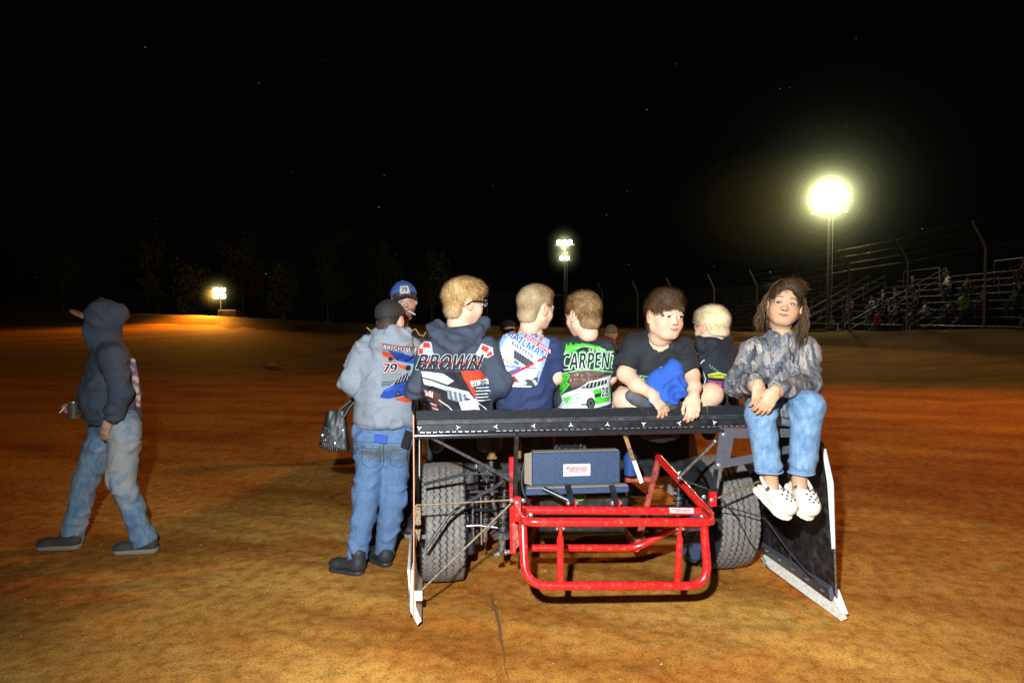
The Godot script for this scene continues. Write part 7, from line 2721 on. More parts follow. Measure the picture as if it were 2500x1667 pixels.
# ---------------------------------------------------------------- the race car, seen from behind
# car frame: x to the right, z towards the tail, origin on the ground under the rear axle
func make_car() -> void:
	var t := thing("race_car", "dirt race car with black rear deck, red tube chassis and red bumper", "race car", Vector3(0.52, 0, -4.22))
	t.rotation.y = deg_to_rad(7.0)
	var g := Geo.new()

	var so := Vector3(0, 0.012, -0.08)
	# rear deck and spoiler
	g.box(Vector3(-0.14, 1.04, 0.62), Vector3(1.88, 0.02, 0.56), Basis(), 0.004)
	part("deck", g, M["black panel"], t, so)
	g = Geo.new()
	var lip := [Vector3(-1.09, 1.118, 0.92), Vector3(-1.09, 1.124, 0.93), Vector3(-1.09, 1.122, 0.94), Vector3(-1.09, 1.088, 0.955), Vector3(-1.09, 1.08, 0.953), Vector3(-1.09, 1.078, 0.93)]
	g.plate(lip, Vector3(1.44, 0, 0))
	part("spoiler_lip", g, M["black lip"], t, so)
	g = Geo.new()
	var lip2 := []
	for p in lip:
		lip2.append(p + Vector3(1.452, 0.002, 0.001))
	g.plate(lip2, Vector3(0.44, 0, 0))
	part("spoiler_lip", g, M["black lip"], t, so)
	g = Geo.new()
	g.box(Vector3(0.354, 1.098, 0.942), Vector3(0.012, 0.052, 0.03), Basis(Vector3(1, 0, 0), -0.3), 0.003)
	part("lip_joint", g, M["black panel"], t, so)
	g = Geo.new()
	g.box(Vector3(-0.14, 1.079, 0.957), Vector3(1.888, 0.006, 0.008), Basis(), 0.002)
	part("lip_edge", g, M["dull steel"], t, so)
	g = Geo.new()
	g.box(Vector3(-0.14, 1.069, 0.945), Vector3(1.89, 0.014, 0.02), Basis(), 0.0)
	part("spoiler_channel", g, M["black panel"], t, so)
	g = Geo.new()
	g.box(Vector3(-0.14, 1.042, 0.953), Vector3(1.89, 0.042, 0.008), Basis(), 0.003)
	part("spoiler_panel", g, M["black paint"], t, so)
	g = Geo.new()
	g.box(Vector3(-0.14, 1.0605, 0.9585), Vector3(1.88, 0.004, 0.004))
	part("panel_bead", g, M["black lip"], t, so)
	# rivets, their star-shaped glints built as three white lobes
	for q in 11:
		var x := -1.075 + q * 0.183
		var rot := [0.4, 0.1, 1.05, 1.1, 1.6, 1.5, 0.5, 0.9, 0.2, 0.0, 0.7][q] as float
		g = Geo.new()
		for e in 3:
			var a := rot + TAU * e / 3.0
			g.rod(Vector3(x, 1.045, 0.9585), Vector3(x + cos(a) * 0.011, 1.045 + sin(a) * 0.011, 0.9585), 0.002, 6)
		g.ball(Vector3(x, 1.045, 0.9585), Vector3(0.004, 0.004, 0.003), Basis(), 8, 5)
		part("rivet_glint", g, M["white rivet"], t, so)
	g = Geo.new()
	for q in 62:
		if q % 17 == 11:
			continue
		g.rod(Vector3(-1.07 + q * 0.0302, 1.024, 0.958), Vector3(-1.07 + q * 0.0302 + 0.018, 1.024, 0.958), 0.0028, 6)
	part("piano_hinge", g, M["bright metal"], t, so)
	g = Geo.new()
	g.tube([Vector3(-1.1, 1.005, 0.945), Vector3(-0.3, 1.004, 0.945), Vector3(0.44, 1.002, 0.945)], 0.0145, 14)
	part("spoiler_tube", g, M["black lip"], t, so)

	# grey side plate under the right end of the spoiler, with its cut-out
	var th := Vector3(0, 0, 0.006)
	var P := [Vector3(0.4189, 1.028, 0.87), Vector3(0.8108, 1.016, 0.87), Vector3(0.8115, 0.9738, 0.87), Vector3(0.4906, 0.974, 0.87), Vector3(0.4757, 0.873, 0.87), Vector3(0.6001, 0.892, 0.87), Vector3(0.812, 0.9359, 0.87), Vector3(0.8126, 0.9002, 0.87), Vector3(0.6238, 0.8537, 0.87), Vector3(0.3938, 0.8178, 0.87)]
	g = Geo.new()
	g.plate([P[0], P[1], P[2], P[3]], th)
	g.plate([P[0], P[3], P[4], P[9]], th)
	g.plate([P[9], P[4], P[5], P[8]], th)
	g.plate([P[8], P[5], P[6], P[7]], th)
	var sp := part("side_plate", g, M["grey metal"], t)
	for p in [Vector3(0.4413, 0.9939, 0.877), Vector3(0.4156, 0.8407, 0.877)]:
		g = Geo.new()
		g.bolt(p, Vector3(0, 0, 1), 0.009, 0.008)
		part("bolt", g, M["bright metal"], sp)
	g = Geo.new()
	g.box((Vector3(0.4097, 0.8184, 0.865) + Vector3(0.3947, 0.6891, 0.85)) * 0.5, Vector3(0.022, 0.135, 0.012), Basis(Vector3(0, 0, 1), -0.12), 0.002)
	part("strut", g, M["black paint"], t)
	g = Geo.new()
	g.box((Vector3(-0.6091, 1.011, 0.85) + Vector3(-0.6124, 0.7065, 0.86)) * 0.5, Vector3(0.022, 0.335, 0.016), Basis(Vector3(1, 0, 0), 0.2), 0.002)
	part("strut", g, M["black paint"], t)
	g = Geo.new()
	g.tube([Vector3(-1.023, 1.007, 0.85), Vector3(-0.7645, 0.8575, 0.8), Vector3(-0.7469, 0.8474, 0.795), Vector3(-0.6119, 0.7617, 0.77)], [0.008, 0.008, 0.0105, 0.0105], 10)
	g.bolt(Vector3(-0.8047, 0.8769, 0.885), Vector3(0, -1, 0.3), 0.007, 0.016)
	part("brace_rod", g, M["dull steel"], t)
	g = Geo.new()
	g.tube([Vector3(0.41, 0.9528, 0.84), Vector3(0.2649, 0.7468, 0.72)], 0.009, 10)
	g.ball(Vector3(0.4078, 0.9559, 0.845), Vector3.ONE * 0.013, Basis(), 10, 7)
	g.ball(Vector3(0.263, 0.7457, 0.725), Vector3.ONE * 0.012, Basis(), 10, 7)
	part("brace_rod", g, M["bare metal"], t)

	# red bumper: two round bars with rounded ends, and uprights
	g = Geo.new()
	g.tube(fillet([Vector3(-0.5633, 0.615, 0.8), Vector3(-0.5956, 0.635, 1.03), Vector3(0.3244, 0.6011, 1.03), Vector3(0.3731, 0.5822, 0.8)], 0.07, 6), 0.021, 14)
	part("bumper_bar", g, M["red paint"], t)
	g = Geo.new()
	g.tube(fillet([Vector3(-0.5879, 0.6236, 0.93), Vector3(-0.5893, 0.3369, 1.03), Vector3(0.3015, 0.2938, 1.03), Vector3(0.2871, 0.5808, 1)], 0.11, 9), 0.0205, 14)
	part("bumper_bar", g, M["red paint"], t)
	for e in [[Vector3(-0.4237, 0.6103, 1.03), Vector3(-0.423, 0.3309, 1.03)], [Vector3(0.1577, 0.5863, 1.03), Vector3(0.1451, 0.3035, 1.03)]]:
		g = Geo.new()
		g.tube([e[0], e[0].lerp(e[1], 0.14), e[0].lerp(e[1], 0.2), e[1]], [0.007, 0.009, 0.0165, 0.0165], 12)
		var up := part("bumper_upright", g, M["red paint"], t)
		g = Geo.new()
		g.bolt(e[0] + Vector3(-0.012, -0.012, 0), Vector3(-1, 0, 0), 0.006, 0.01)
		g.bolt(e[0] + Vector3(0.012, -0.012, 0), Vector3(1, 0, 0), 0.006, 0.01)
		part("bolt", g, M["bright metal"], up)

	# chassis tubes
	var tubes := [
		[[Vector3(-0.5759, 0.6207, 0.78), Vector3(0.4049, 0.5799, 0.78)], 0.0215, "red paint"],
		[fillet([Vector3(-0.5234, 0.3496, 0.55), Vector3(0.0935, 0.3239, 0.55), Vector3(0.2883, 0.4486, 0.62), Vector3(0.3563, 0.4991, 0.74)], 0.06), 0.0195, "red paint"],
		[[Vector3(0.3621, 0.727, 0.12), Vector3(0.3973, 0.5736, 0.82)], 0.022, "red paint"],
		[[Vector3(0.3553, 0.71, 0.14), Vector3(0.1029, 0.3085, 0.52)], 0.0195, "dusty red paint"],
		[[Vector3(0.1069, 0.6404, 0.3), Vector3(0.2837, 0.6305, 0.28)], 0.018, "dusty red paint"],
		[[Vector3(-0.5671, 0.6182, 0.78), Vector3(-0.4455, 0.5837, 0.3), Vector3(-0.3781, 0.7415, 0.1)], 0.0205, "red paint"],
		[[Vector3(-0.4975, 0.3461, 0.55), Vector3(-0.3912, 0.2477, 0), Vector3(-0.3046, 0.1255, -0.5)], 0.0195, "red paint"],
		[[Vector3(0.0935, 0.3215, 0.55), Vector3(0.2037, 0.2246, 0), Vector3(0.3279, 0.1016, -0.5)], 0.0195, "red paint"],
		[[Vector3(0.3773, 0.5792, 0.79), Vector3(0.3784, 0.5143, 0.8)], 0.02, "red paint"],
		[[Vector3(0.0502, 0.2736, 0.05), Vector3(0.1098, 0.4242, 0.25)], 0.015, "dusty red paint"]]
	for e in tubes:
		g = Geo.new()
		g.tube(e[0], e[1], 12)
		part("chassis_tube", g, M[e[2]], t)
	g = Geo.new()
	g.box((Vector3(-0.6126, 0.8715, 0.74) + Vector3(-0.6125, 0.3997, 0.74)) * 0.5, Vector3(0.03, 0.49, 0.03), Basis(Vector3(0, 0, 1), 0.012), 0.004)
	part("rear_upright", g, M["red paint"], t)
	g = Geo.new()
	g.box((Vector3(-0.6039, 0.7105, 0.86) + Vector3(-0.6039, 0.5907, 0.86)) * 0.5, Vector3(0.034, 0.12, 0.03), Basis(), 0.003)
	var bk := part("mount_bracket", g, M["red paint"], t)
	for p in [Vector3(-0.6062, 0.6834, 0.878), Vector3(-0.6316, 0.6922, 0.86), Vector3(-0.5739, 0.6903, 0.86), Vector3(-0.5754, 0.6182, 0.84), Vector3(-0.5344, 0.6125, 0.84)]:
		g = Geo.new()
		g.bolt(p, Vector3(0.15, 0, 1), 0.0085, 0.014)
		part("bolt", g, M["bright metal"], bk)
	g = Geo.new()
	g.plate([Vector3(-0.616, 0.5495, 0.75), Vector3(-0.5895, 0.553, 0.75), Vector3(-0.5806, 0.4373, 0.75), Vector3(-0.6116, 0.4009, 0.75)], Vector3(0, 0, 0.012))
	part("gusset", g, M["dusty red paint"], t)
	g = Geo.new()
	g.box(Vector3(0.3906, 0.6674, 0.86), Vector3(0.035, 0.075, 0.03), Basis(), 0.003)
	bk = part("mount_bracket", g, M["red paint"], t)
	for p in [Vector3(0.3783, 0.666, 0.878), Vector3(0.3446, 0.6778, 0.86), Vector3(0.3533, 0.5662, 0.82)]:
		g = Geo.new()
		g.bolt(p, Vector3(-0.1, 0, 1), 0.0085, 0.016)
		part("bolt", g, M["bright metal"], bk)
	# sticker on the top tube
	g = Geo.new()
	var s0 := Vector3(0.1879, 0.592, 0.78)
	var s1 := Vector3(0.3159, 0.5853, 0.78)
	for a in 9:
		for e in 2:
			var an := lerpf(-0.35, 0.95, a / 8.0)
			var c := s0.lerp(s1, float(e))
			g.vert(c + Vector3(0, sin(an), cos(an)) * 0.0222, Vector3(0, sin(an), cos(an)), Vector2(e, 1.0 - a / 8.0))
	for a in 8:
		g.quad(a * 2, a * 2 + 1, a * 2 + 3, a * 2 + 2)
	var sticker := printed("maker sticker", maker_sticker(), 0.35)
	part("sticker", g, sticker, t)

	# fuel cell box
	var b0 := Vector3(-0.5068, 0.8897, 0.7)
	var b1 := Vector3(-0.0422, 0.719, 0.7)
	g = Geo.new()
	var c0 := (b0 + b1) * 0.5
	var bw := b1.x - b0.x
	var bh := b0.y - b1.y
	g.box(Vector3(c0.x, c0.y, 0.70 - 0.035), Vector3(bw, bh, 0.07), Basis(), 0.006)
	var box := part("fuel_cell", g, M["blue box"], t)
	for q in 4:
		g = Geo.new()
		g.box(Vector3(b0.x + bw * [0.14, 0.27, 0.72, 0.85][q], c0.y, 0.7005), Vector3(0.003, bh - 0.016, 0.004))
		part("fold_rib", g, M["blue box"], box)
	g = Geo.new()
	g.plate([Vector3(b0.x - 0.03, b0.y - 0.015, 0.64), Vector3(b0.x + 0.001, b0.y, 0.69), Vector3(b0.x + 0.001, b1.y, 0.69), Vector3(b0.x - 0.03, b1.y, 0.64)], Vector3(-0.001, 0, -0.006))
	part("side_flange", g, M["dust"], box)
	g = Geo.new()
	g.box(Vector3(c0.x, b1.y - 0.022, 0.71), Vector3(bw + 0.075, 0.034, 0.05), Basis(), 0.004)
	part("bottom_rail", g, M["blue box"], box)
	g = Geo.new()
	g.box(Vector3(c0.x, b1.y - 0.003, 0.71), Vector3(bw + 0.06, 0.005, 0.044))
	part("dirt_ledge", g, M["dust"], box)
	g = Geo.new()
	g.box(Vector3(c0.x, b0.y + 0.001, 0.665), Vector3(bw * 0.97, 0.003, 0.05))
	part("dirt_top", g, M["dust"], box)
	g = Geo.new()
	g.lathe(Vector3(c0.x, b0.y - 0.02, 0.54), Y, [Vector2(0.09, 0), Vector2(0.09, 0.014), Vector2(0.0, 0.016)], 24)
	for q in 12:
		var a := TAU * q / 12.0
		g.bolt(Vector3(c0.x + cos(a) * 0.078, b0.y - 0.006, 0.54 + sin(a) * 0.078), Y, 0.006, 0.009)
	part("filler_plate", g, M["dull steel"], box)
	g = Geo.new()
	var q0 := Vector3(-0.3448, 0.8282, 0.7045)
	var q1 := Vector3(-0.203, 0.7656, 0.7045)
	g.vert(Vector3(q0.x, q0.y, 0.7045), Vector3(0, 0, 1), Vector2(0, 0))
	g.vert(Vector3(q1.x, q0.y, 0.7045), Vector3(0, 0, 1), Vector2(1, 0))
	g.vert(Vector3(q1.x, q1.y, 0.7045), Vector3(0, 0, 1), Vector2(1, 1))
	g.vert(Vector3(q0.x, q1.y, 0.7045), Vector3(0, 0, 1), Vector2(0, 1))
	g.quad(0, 1, 2, 3)
	part("sticker", g, sticker, box)
	for e in [[Vector3(-0.3281, 0.7181, 0.735), Vector3(-0.317, 0.6521, 0.79)], [Vector3(-0.0936, 0.711, 0.735), Vector3(-0.0903, 0.6445, 0.79)]]:
		g = Geo.new()
		var d: Vector3 = e[1] - e[0]
		g.box((e[0] + e[1]) * 0.5, Vector3(0.03, d.length() + 0.02, 0.012), Basis(Vector3(1, 0, 0), -atan2(d.z, -d.y)) * Basis(Vector3(0, 0, 1), 0.1), 0.002)
		var hb := part("hanger", g, M["black paint"], t)
		for sd in [-1.0, 1.0]:
			g = Geo.new()
			g.bolt(e[1] + Vector3(0.016 * sd, 0.0, 0.0), Vector3(sd, 0, 0), 0.012, 0.014)
			part("bolt", g, M["bright metal"], hb)
		g = Geo.new()
		g.plate([e[1] + Vector3(0.012, -0.03, -0.02), e[1] + Vector3(0.012, 0.018, -0.012), e[1] + Vector3(0.012, 0.018, 0.012), e[1] + Vector3(0.012, -0.03, 0.02)], Vector3(0.005, 0, 0))
		part("hanger_tab", g, M["red paint"], hb)
	g = Geo.new()
	g.tube([Vector3(-0.4531, 0.7117, 0.73), Vector3(-0.3283, 0.6586, 0.78)], 0.014, 8)
	part("hanger_brace", g, M["black paint"], t)
	# black cell behind with its green badge
	g = Geo.new()
	g.box(Vector3(-0.1712, 0.4992, 0.3), Vector3(0.5, 0.26, 0.3), Basis(Vector3(1, 0, 0), 0.12), 0.02)
	var tank := part("shock_cover", g, M["black panel"], t)
	var pic := Pic.new(160, 80, Color(0.0, 0.0, 0.0))
	pic.oval(Vector2(0.5, 0.5), Vector2(0.49, 0.48), Color(0.45, 0.72, 0.16))
	pic.text("gas", Vector2(0.56, 0.5), 0.6, 0.66, Color(0.02, 0.03, 0.02), 0.25)
	g = Geo.new()
	var a0 := Vector3(-0.2812, 0.62, 0.462)
	var a1 := Vector3(-0.1659, 0.5654, 0.462)
	for e in [[a0.x, a0.y, 0, 0], [a1.x, a0.y, 1, 0], [a1.x, a1.y, 1, 1], [a0.x, a1.y, 0, 1]]:
		g.vert(Vector3(e[0], e[1], 0.462 + (a0.y - e[1]) * 0.12), Vector3(0, 0.12, 1).normalized(), Vector2(e[2], e[3]))
	g.quad(0, 1, 2, 3)
	part("badge", g, printed("green badge", pic, 0.4), tank)
	# strap
	g = Geo.new()
	g.box((Vector3(-0.0522, 0.9933, 0.8) + Vector3(-0.0109, 0.8638, 0.83)) * 0.5, Vector3(0.02, 0.15, 0.006), Basis(Vector3(0, 0, 1), 0.33), 0.001)
	part("strap", g, M["brown strap"], t)
	g = Geo.new()
	g.box((Vector3(-0.0109, 0.8638, 0.83) + Vector3(0.0261, 0.7555, 0.85)) * 0.5, Vector3(0.021, 0.12, 0.007), Basis(Vector3(0, 0, 1), 0.35), 0.002)
	part("strap", g, M["white strap"], t)

	# wheels
	var tyre := tyre_geo()
	for e in [[-0.95, 0.348], [0.79, 0.348]]:
		var w := Node3D.new()
		w.name = "wheel"
		t.add_child(w, true)
		w.position = Vector3(e[0], e[1], 0.0)
		w.rotation.y = 0.0 if e[0] < 0.0 else 0.03
		part("tire", tyre[0], M["dusty tread"], w)
		g = Geo.new()
		for sd in [-1.0, 1.0]:
			g.lathe(Vector3(0.06 * sd, 0, 0), Vector3(sd, 0, 0), [Vector2(0.03, -0.05), Vector2(0.12, -0.04), Vector2(0.17, 0.0), Vector2(0.19, 0.03), Vector2(0.2, 0.03)], 28)
		g.lathe(Vector3(-0.09, 0, 0), Vector3(1, 0, 0), [Vector2(0.185, 0.0), Vector2(0.17, 0.02), Vector2(0.17, 0.16), Vector2(0.185, 0.18)], 28)
		part("rim", g, M["dark steel"], w)
		g = Geo.new()
		g.lathe(Vector3(-0.05, 0, 0), Vector3(1, 0, 0), [Vector2(0.0, 0.0), Vector2(0.075, 0.0), Vector2(0.075, 0.1), Vector2(0.0, 0.1)], 16)
		for q in 5:
			var a := TAU * q / 5.0
			g.bolt(Vector3(0.05, cos(a) * 0.055, sin(a) * 0.055), Vector3(1, 0, 0), 0.01, 0.02)
		part("hub", g, M["bare metal"], w)

	# axle, birdcage, springs, rods: the machinery beside the left wheel
	g = Geo.new()
	g.tube([Vector3(-0.86, 0.35, 0), Vector3(0.72, 0.35, 0)], 0.045, 14)
	part("axle_tube", g, M["dark steel"], t)
	g = Geo.new()
	g.lathe(Vector3(-0.26, 0.35, 0.0), Vector3(1, 0, 0), [Vector2(0.05, 0), Vector2(0.13, 0.04), Vector2(0.15, 0.1), Vector2(0.13, 0.16), Vector2(0.05, 0.2)], 20)
	part("differential", g, M["dull steel"], t)
	g = Geo.new()
	g.box(Vector3(-0.76, 0.37, 0.03), Vector3(0.07, 0.3, 0.13), Basis(), 0.012)
	var cage := part("birdcage", g, M["dark steel"], t)
	for q in 4:
		g = Geo.new()
		g.box(Vector3(-0.76, 0.26 + q * 0.07, 0.1), Vector3(0.05, 0.018, 0.03), Basis(), 0.003)
		part("lug", g, M["bare metal"], cage)
	g = Geo.new()
	g.lathe(Vector3(-0.815, 0.35, 0.0), Vector3(1, 0, 0), [Vector2(0.05, 0.0), Vector2(0.155, 0.0), Vector2(0.155, 0.012), Vector2(0.05, 0.012)], 28)
	part("brake_disc", g, M["bare metal"], t)
	g = Geo.new()
	g.box(Vector3(-0.80, 0.25, 0.14), Vector3(0.07, 0.13, 0.06), Basis(), 0.012)
	part("brake_caliper", g, M["dark steel"], t)
	g = Geo.new()
	g.lathe(Vector3(-0.79, 0.62, 0.02), Vector3(0, 1, 0), [Vector2(0, -0.075), Vector2(0.045, -0.07), Vector2(0.055, -0.05), Vector2(0.055, 0.05), Vector2(0.04, 0.07), Vector2(0, 0.075)], 16)
	part("canister", g, M["dull steel"], t)
	coil_over(t, Vector3(-0.6141, 0.7043, 0.42), Vector3(-0.6336, 0.3004, 0.42), 0.032)
	coil_over(t, Vector3(-0.6877, 0.6579, 0.1), Vector3(-0.7039, 0.2522, 0.1), 0.03)
	coil_over(t, Vector3(0.5033, 0.6247, 0.1), Vector3(0.4957, 0.2177, 0.1), 0.03)
	for e in [
		[[Vector3(-0.7515, 0.646, 0.12), Vector3(-0.747, 0.2604, 0.12)], 0.013, "dark steel"],
		[[Vector3(-0.6708, 0.7438, 0.2), Vector3(-0.6703, 0.541, 0.3), Vector3(-0.6506, 0.4552, 0.35), Vector3(-0.6168, 0.4443, 0.4)], 0.014, "dull steel"],
		[[Vector3(-0.8237, 0.402, 0.3), Vector3(-0.7546, 0.4043, 0.3), Vector3(-0.6063, 0.3943, 0.35)], 0.007, "bright metal"],
		[[Vector3(-0.7926, 0.5691, 0.2), Vector3(-0.5767, 0.6056, 0.35)], 0.008, "bare metal"],
		[[Vector3(-0.813, 0.4679, 0.2), Vector3(-0.6063, 0.498, 0.35)], 0.011, "dark steel"],
		[[Vector3(-0.7357, 0.5675, 0.25), Vector3(-0.7312, 0.277, 0.25)], 0.006, "bright metal"],
		[[Vector3(-0.7832, 0.5438, 0.25), Vector3(-0.7787, 0.3168, 0.25)], 0.007, "bare metal"],
		[[Vector3(-0.7102, 0.3727, 0.3), Vector3(-0.6555, 0.4405, 0.35)], 0.008, "bright metal"]]:
		g = Geo.new()
		g.tube(e[0], e[1], 8)
		part("linkage", g, M[e[2]], t)
	# bumper-bar tie and radius rods
	for e in [
		[[Vector3(-1.056, 0.696, 0.5), Vector3(-0.8628, 0.7693, 0.62), Vector3(-0.819, 0.7817, 0.64), Vector3(-0.6214, 0.7923, 0.74)], 0.0085, "dull steel"],
		[[Vector3(-1.052, 0.3861, 0.62), Vector3(-0.9296, 0.5444, 0.58), Vector3(-0.8613, 0.5995, 0.58), Vector3(-0.6906, 0.7128, 0.66), Vector3(-0.6301, 0.7724, 0.72)], 0.009, "dull steel"],
		[[Vector3(-1.091, 0.6787, 0.84), Vector3(-0.6265, 0.6781, 0.8)], 0.0052, "rusty rod"],
		[[Vector3(-1.068, 0.2718, 0.86), Vector3(-0.6265, 0.6607, 0.8)], 0.0052, "rusty rod"],
		[[Vector3(0.4238, 0.6459, 0.8), Vector3(0.7385, 0.7144, 0.7)], 0.006, "rusty rod"],
		[[Vector3(0.2654, 0.7398, 0.7), Vector3(0.5107, 0.6352, 0.6)], 0.004, "dull steel"]]:
		g = Geo.new()
		g.tube(e[0], e[1], 8)
		part("rod", g, M[e[2]], t)
	# trailing jack bolt under the left coil-over
	g = Geo.new()
	g.tube([Vector3(-0.6191, 0.3533, 0.42), Vector3(-0.6427, 0.3, 0.46)], 0.008, 8)
	g.bolt(Vector3(-0.6533, 0.2943, 0.47), Vector3(-1, -0.2, 0.3), 0.013, 0.03)
	g.bolt(Vector3(-0.6199, 0.3025, 0.47), Vector3(1, 0.2, 0.3), 0.012, 0.03)
	part("jack_bolt", g, M["bright metal"], t)
	g = Geo.new()
	g.lathe(Vector3(-0.6335, 0.3733, 0.42), Vector3(0.1, 1, 0), [Vector2(0.02, 0), Vector2(0.062, 0.004), Vector2(0.066, 0.012), Vector2(0.05, 0.03), Vector2(0.02, 0.034)], 20)
	part("spring_cup", g, M["bare metal"], t)
	# brake and fuel lines
	for e in [
		[[Vector3(-0.5653, 0.6411, 0.6), Vector3(-0.5414, 0.6334, 0.66), Vector3(-0.5246, 0.6031, 0.7), Vector3(-0.5037, 0.6047, 0.74)], 0.006],
		[[Vector3(-0.5308, 0.8245, 0.6), Vector3(-0.5542, 0.7377, 0.62), Vector3(-0.5358, 0.6454, 0.62), Vector3(-0.5111, 0.6206, 0.7)], 0.007],
		[[Vector3(0.5233, 0.6252, 0.6), Vector3(0.6604, 0.4911, 0.55), Vector3(0.7633, 0.324, 0.5), Vector3(0.8166, 0.233, 0.6)], 0.003],
		[[Vector3(0.4678, 0.5876, 0.7), Vector3(0.6615, 0.5247, 0.6), Vector3(0.8133, 0.4758, 0.6), Vector3(0.8729, 0.3546, 0.68), Vector3(0.9533, 0.2376, 0.76), Vector3(1.054, 0.1281, 0.82)], 0.0035],
		[[Vector3(0.2527, 0.4618, 0.5), Vector3(0.3341, 0.4784, 0.55), Vector3(0.4131, 0.519, 0.6)], 0.006]]:
		g = Geo.new()
		g.tube(fillet(e[0], 0.05, 4), e[1], 6)
		part("hose", g, M["rubber"], t)
	# firewall and floor: black sheets, one added across the back to keep the inside dark
	g = Geo.new()
	g.box(Vector3(-0.1, 0.74, -0.62), Vector3(1.9, 0.62, 0.01))
	part("added_firewall", g, M["black panel"], t)
	g = Geo.new()
	g.box(Vector3(-0.1, 0.28, -1.9), Vector3(1.3, 0.012, 2.5))
	part("floor_pan", g, M["black panel"], t)
	for e in [[Vector3(-0.6615, 0.866, 0.1), Vector3(-0.6564, 0.7433, 0.1)], [Vector3(-0.5126, 0.8675, 0.2), Vector3(-0.5024, 0.765, 0.2)]]:
		g = Geo.new()
		g.tube([e[0], e[0].lerp(e[1], 0.8), e[1]], [0.018, 0.02, 0.034], 10)
		part("deck_post", g, M["brown strap"], t)
	g = Geo.new()
	g.lathe(Vector3(0.0962, 0.6963, 0.42), Y, [Vector2(0, 0), Vector2(0.035, 0), Vector2(0.038, 0.1), Vector2(0.02, 0.13), Vector2(0, 0.135)], 14)
	part("filter_can", g, M["blue anodised"], t)
	g = Geo.new()
	g.box(Vector3(0.5781, 0.2734, 0.2), Vector3(0.12, 0.34, 0.1), Basis(Vector3(0, 0, 1), -0.25), 0.03)
	part("shock_boot", g, M["blue box"], t)

	# side panels
	g = Geo.new()
	g.plate([Vector3(-1.1, 1.12, 0.875), Vector3(-1.1, 0.7, 0.84), Vector3(-1.104, 0.4, 0.79), Vector3(-1.108, 0.1, 0.75), Vector3(-1.125, 0.1, -0.2), Vector3(-1.115, 0.3, -0.42), Vector3(-1.105, 0.55, -0.42), Vector3(-1.1, 0.62, 0.1), Vector3(-1.1, 0.62, 0.3), Vector3(-1.1, 1.115, -0.9)], Vector3(-0.004, 0, 0))
	var lp := part("left_quarter_panel", g, M["black panel"], t)
	lp.name = "quarter_panel"
	g = Geo.new()
	g.tube([Vector3(-1.102, 1.12, 0.877), Vector3(-1.102, 0.7, 0.842), Vector3(-1.106, 0.4, 0.792), Vector3(-1.11, 0.1, 0.752)], 0.0035, 6)
	part("panel_edge", g, M["orange edge"], lp)
	g = Geo.new()
	g.plate([Vector3(-1.112, 0.55, 0.80), Vector3(-1.13, 0.1, 0.745), Vector3(-1.14, 0.1, 0.2), Vector3(-1.13, 0.42, 0.2)], Vector3(-0.004, 0, 0))
	part("panel_flare", g, M["grey metal"], lp)
	g = Geo.new()
	g.box(Vector3(-1.085, 0.62, 0.8), Vector3(0.03, 0.1, 0.004), Basis(), 0.001)
	g.plate([Vector3(-1.1, 0.55, 0.8), Vector3(-1.07, 0.55, 0.8), Vector3(-1.08, 0.49, 0.8)], Vector3(0, 0, 0.004))
	part("rod_tab", g, M["rusty rod"], lp)
	g = Geo.new()
	var skirt := [Vector3(-1.138, 0.34, 0.76), Vector3(-1.11, 0.33, 0.76), Vector3(-1.098, 0.14, 0.74), Vector3(-1.07, 0.06, 0.72), Vector3(-1.09, 0.04, 0.72), Vector3(-1.125, 0.12, 0.74)]
	g.plate(skirt, Vector3(0.0, 0, -0.55))
	part("skirt", g, M["white plastic"], lp)
	g = Geo.new()
	g.box(Vector3(-1.085, 0.2, 0.75), Vector3(0.04, 0.05, 0.006), Basis(), 0.002)
	part("skirt_tab", g, M["white plastic"], lp)

	var R := [Vector3(1, 0.928, 0.8259), Vector3(1.02, 0.7031, 0.8582), Vector3(1.05, 0.4314, 0.8639), Vector3(1.09, 0.1137, 0.8288), Vector3(1.09, 0.1204, -0.0393), Vector3(1.08, 0.3, -0.42), Vector3(1.05, 0.62, -0.42), Vector3(1.04, 0.66, 0.1), Vector3(1.0, 1.0, 0.2), Vector3(0.98, 1.06, 0.6)]
	g = Geo.new()
	var n := R.size()
	g.plate(R, Vector3(0.005, 0, 0))
	var rp := part("quarter_panel", g, M["black panel"], t)
	g = Geo.new()
	g.tube([R[0], R[1], R[2], R[3]], 0.0065, 6)
	part("panel_edge", g, M["bare metal"], rp)
	g = Geo.new()
	g.plate([Vector3(0.985, 0.9059, 0.851), Vector3(1, 0.9068, 0.8577), Vector3(1.015, 0.7377, 0.907), Vector3(1.05, 0.3901, 0.8765), Vector3(1.05, 0.3798, 0.8462), Vector3(1.01, 0.727, 0.8621)], Vector3(-0.004, 0, 0.002))
	part("edge_strip", g, M["white strap"], rp)
	g = Geo.new()
	var d0: Vector3 = R[4]
	var d1: Vector3 = R[3]
	g.plate([d0 + Vector3(-0.012, 0.0, 0), d1 + Vector3(-0.012, 0.0, 0), d1 + Vector3(-0.012, 0.052, -0.02), d0 + Vector3(-0.012, 0.03, 0.02)], Vector3(-0.022, -0.014, 0))
	var strip := part("bottom_strip", g, M["grey metal"], rp)
	for q in 6:
		g = Geo.new()
		g.bolt(d0.lerp(d1, 0.06 + q * 0.175) + Vector3(-0.034, 0.015, 0), Vector3(-1, 0.4, 0), 0.007, 0.02)
		part("bolt", g, M["bare metal"], strip)
	g = Geo.new()
	var w0 := Vector3(1.029, 0.075, 0.14)
	var w1 := Vector3(1.095, 0.045, 0.9049)
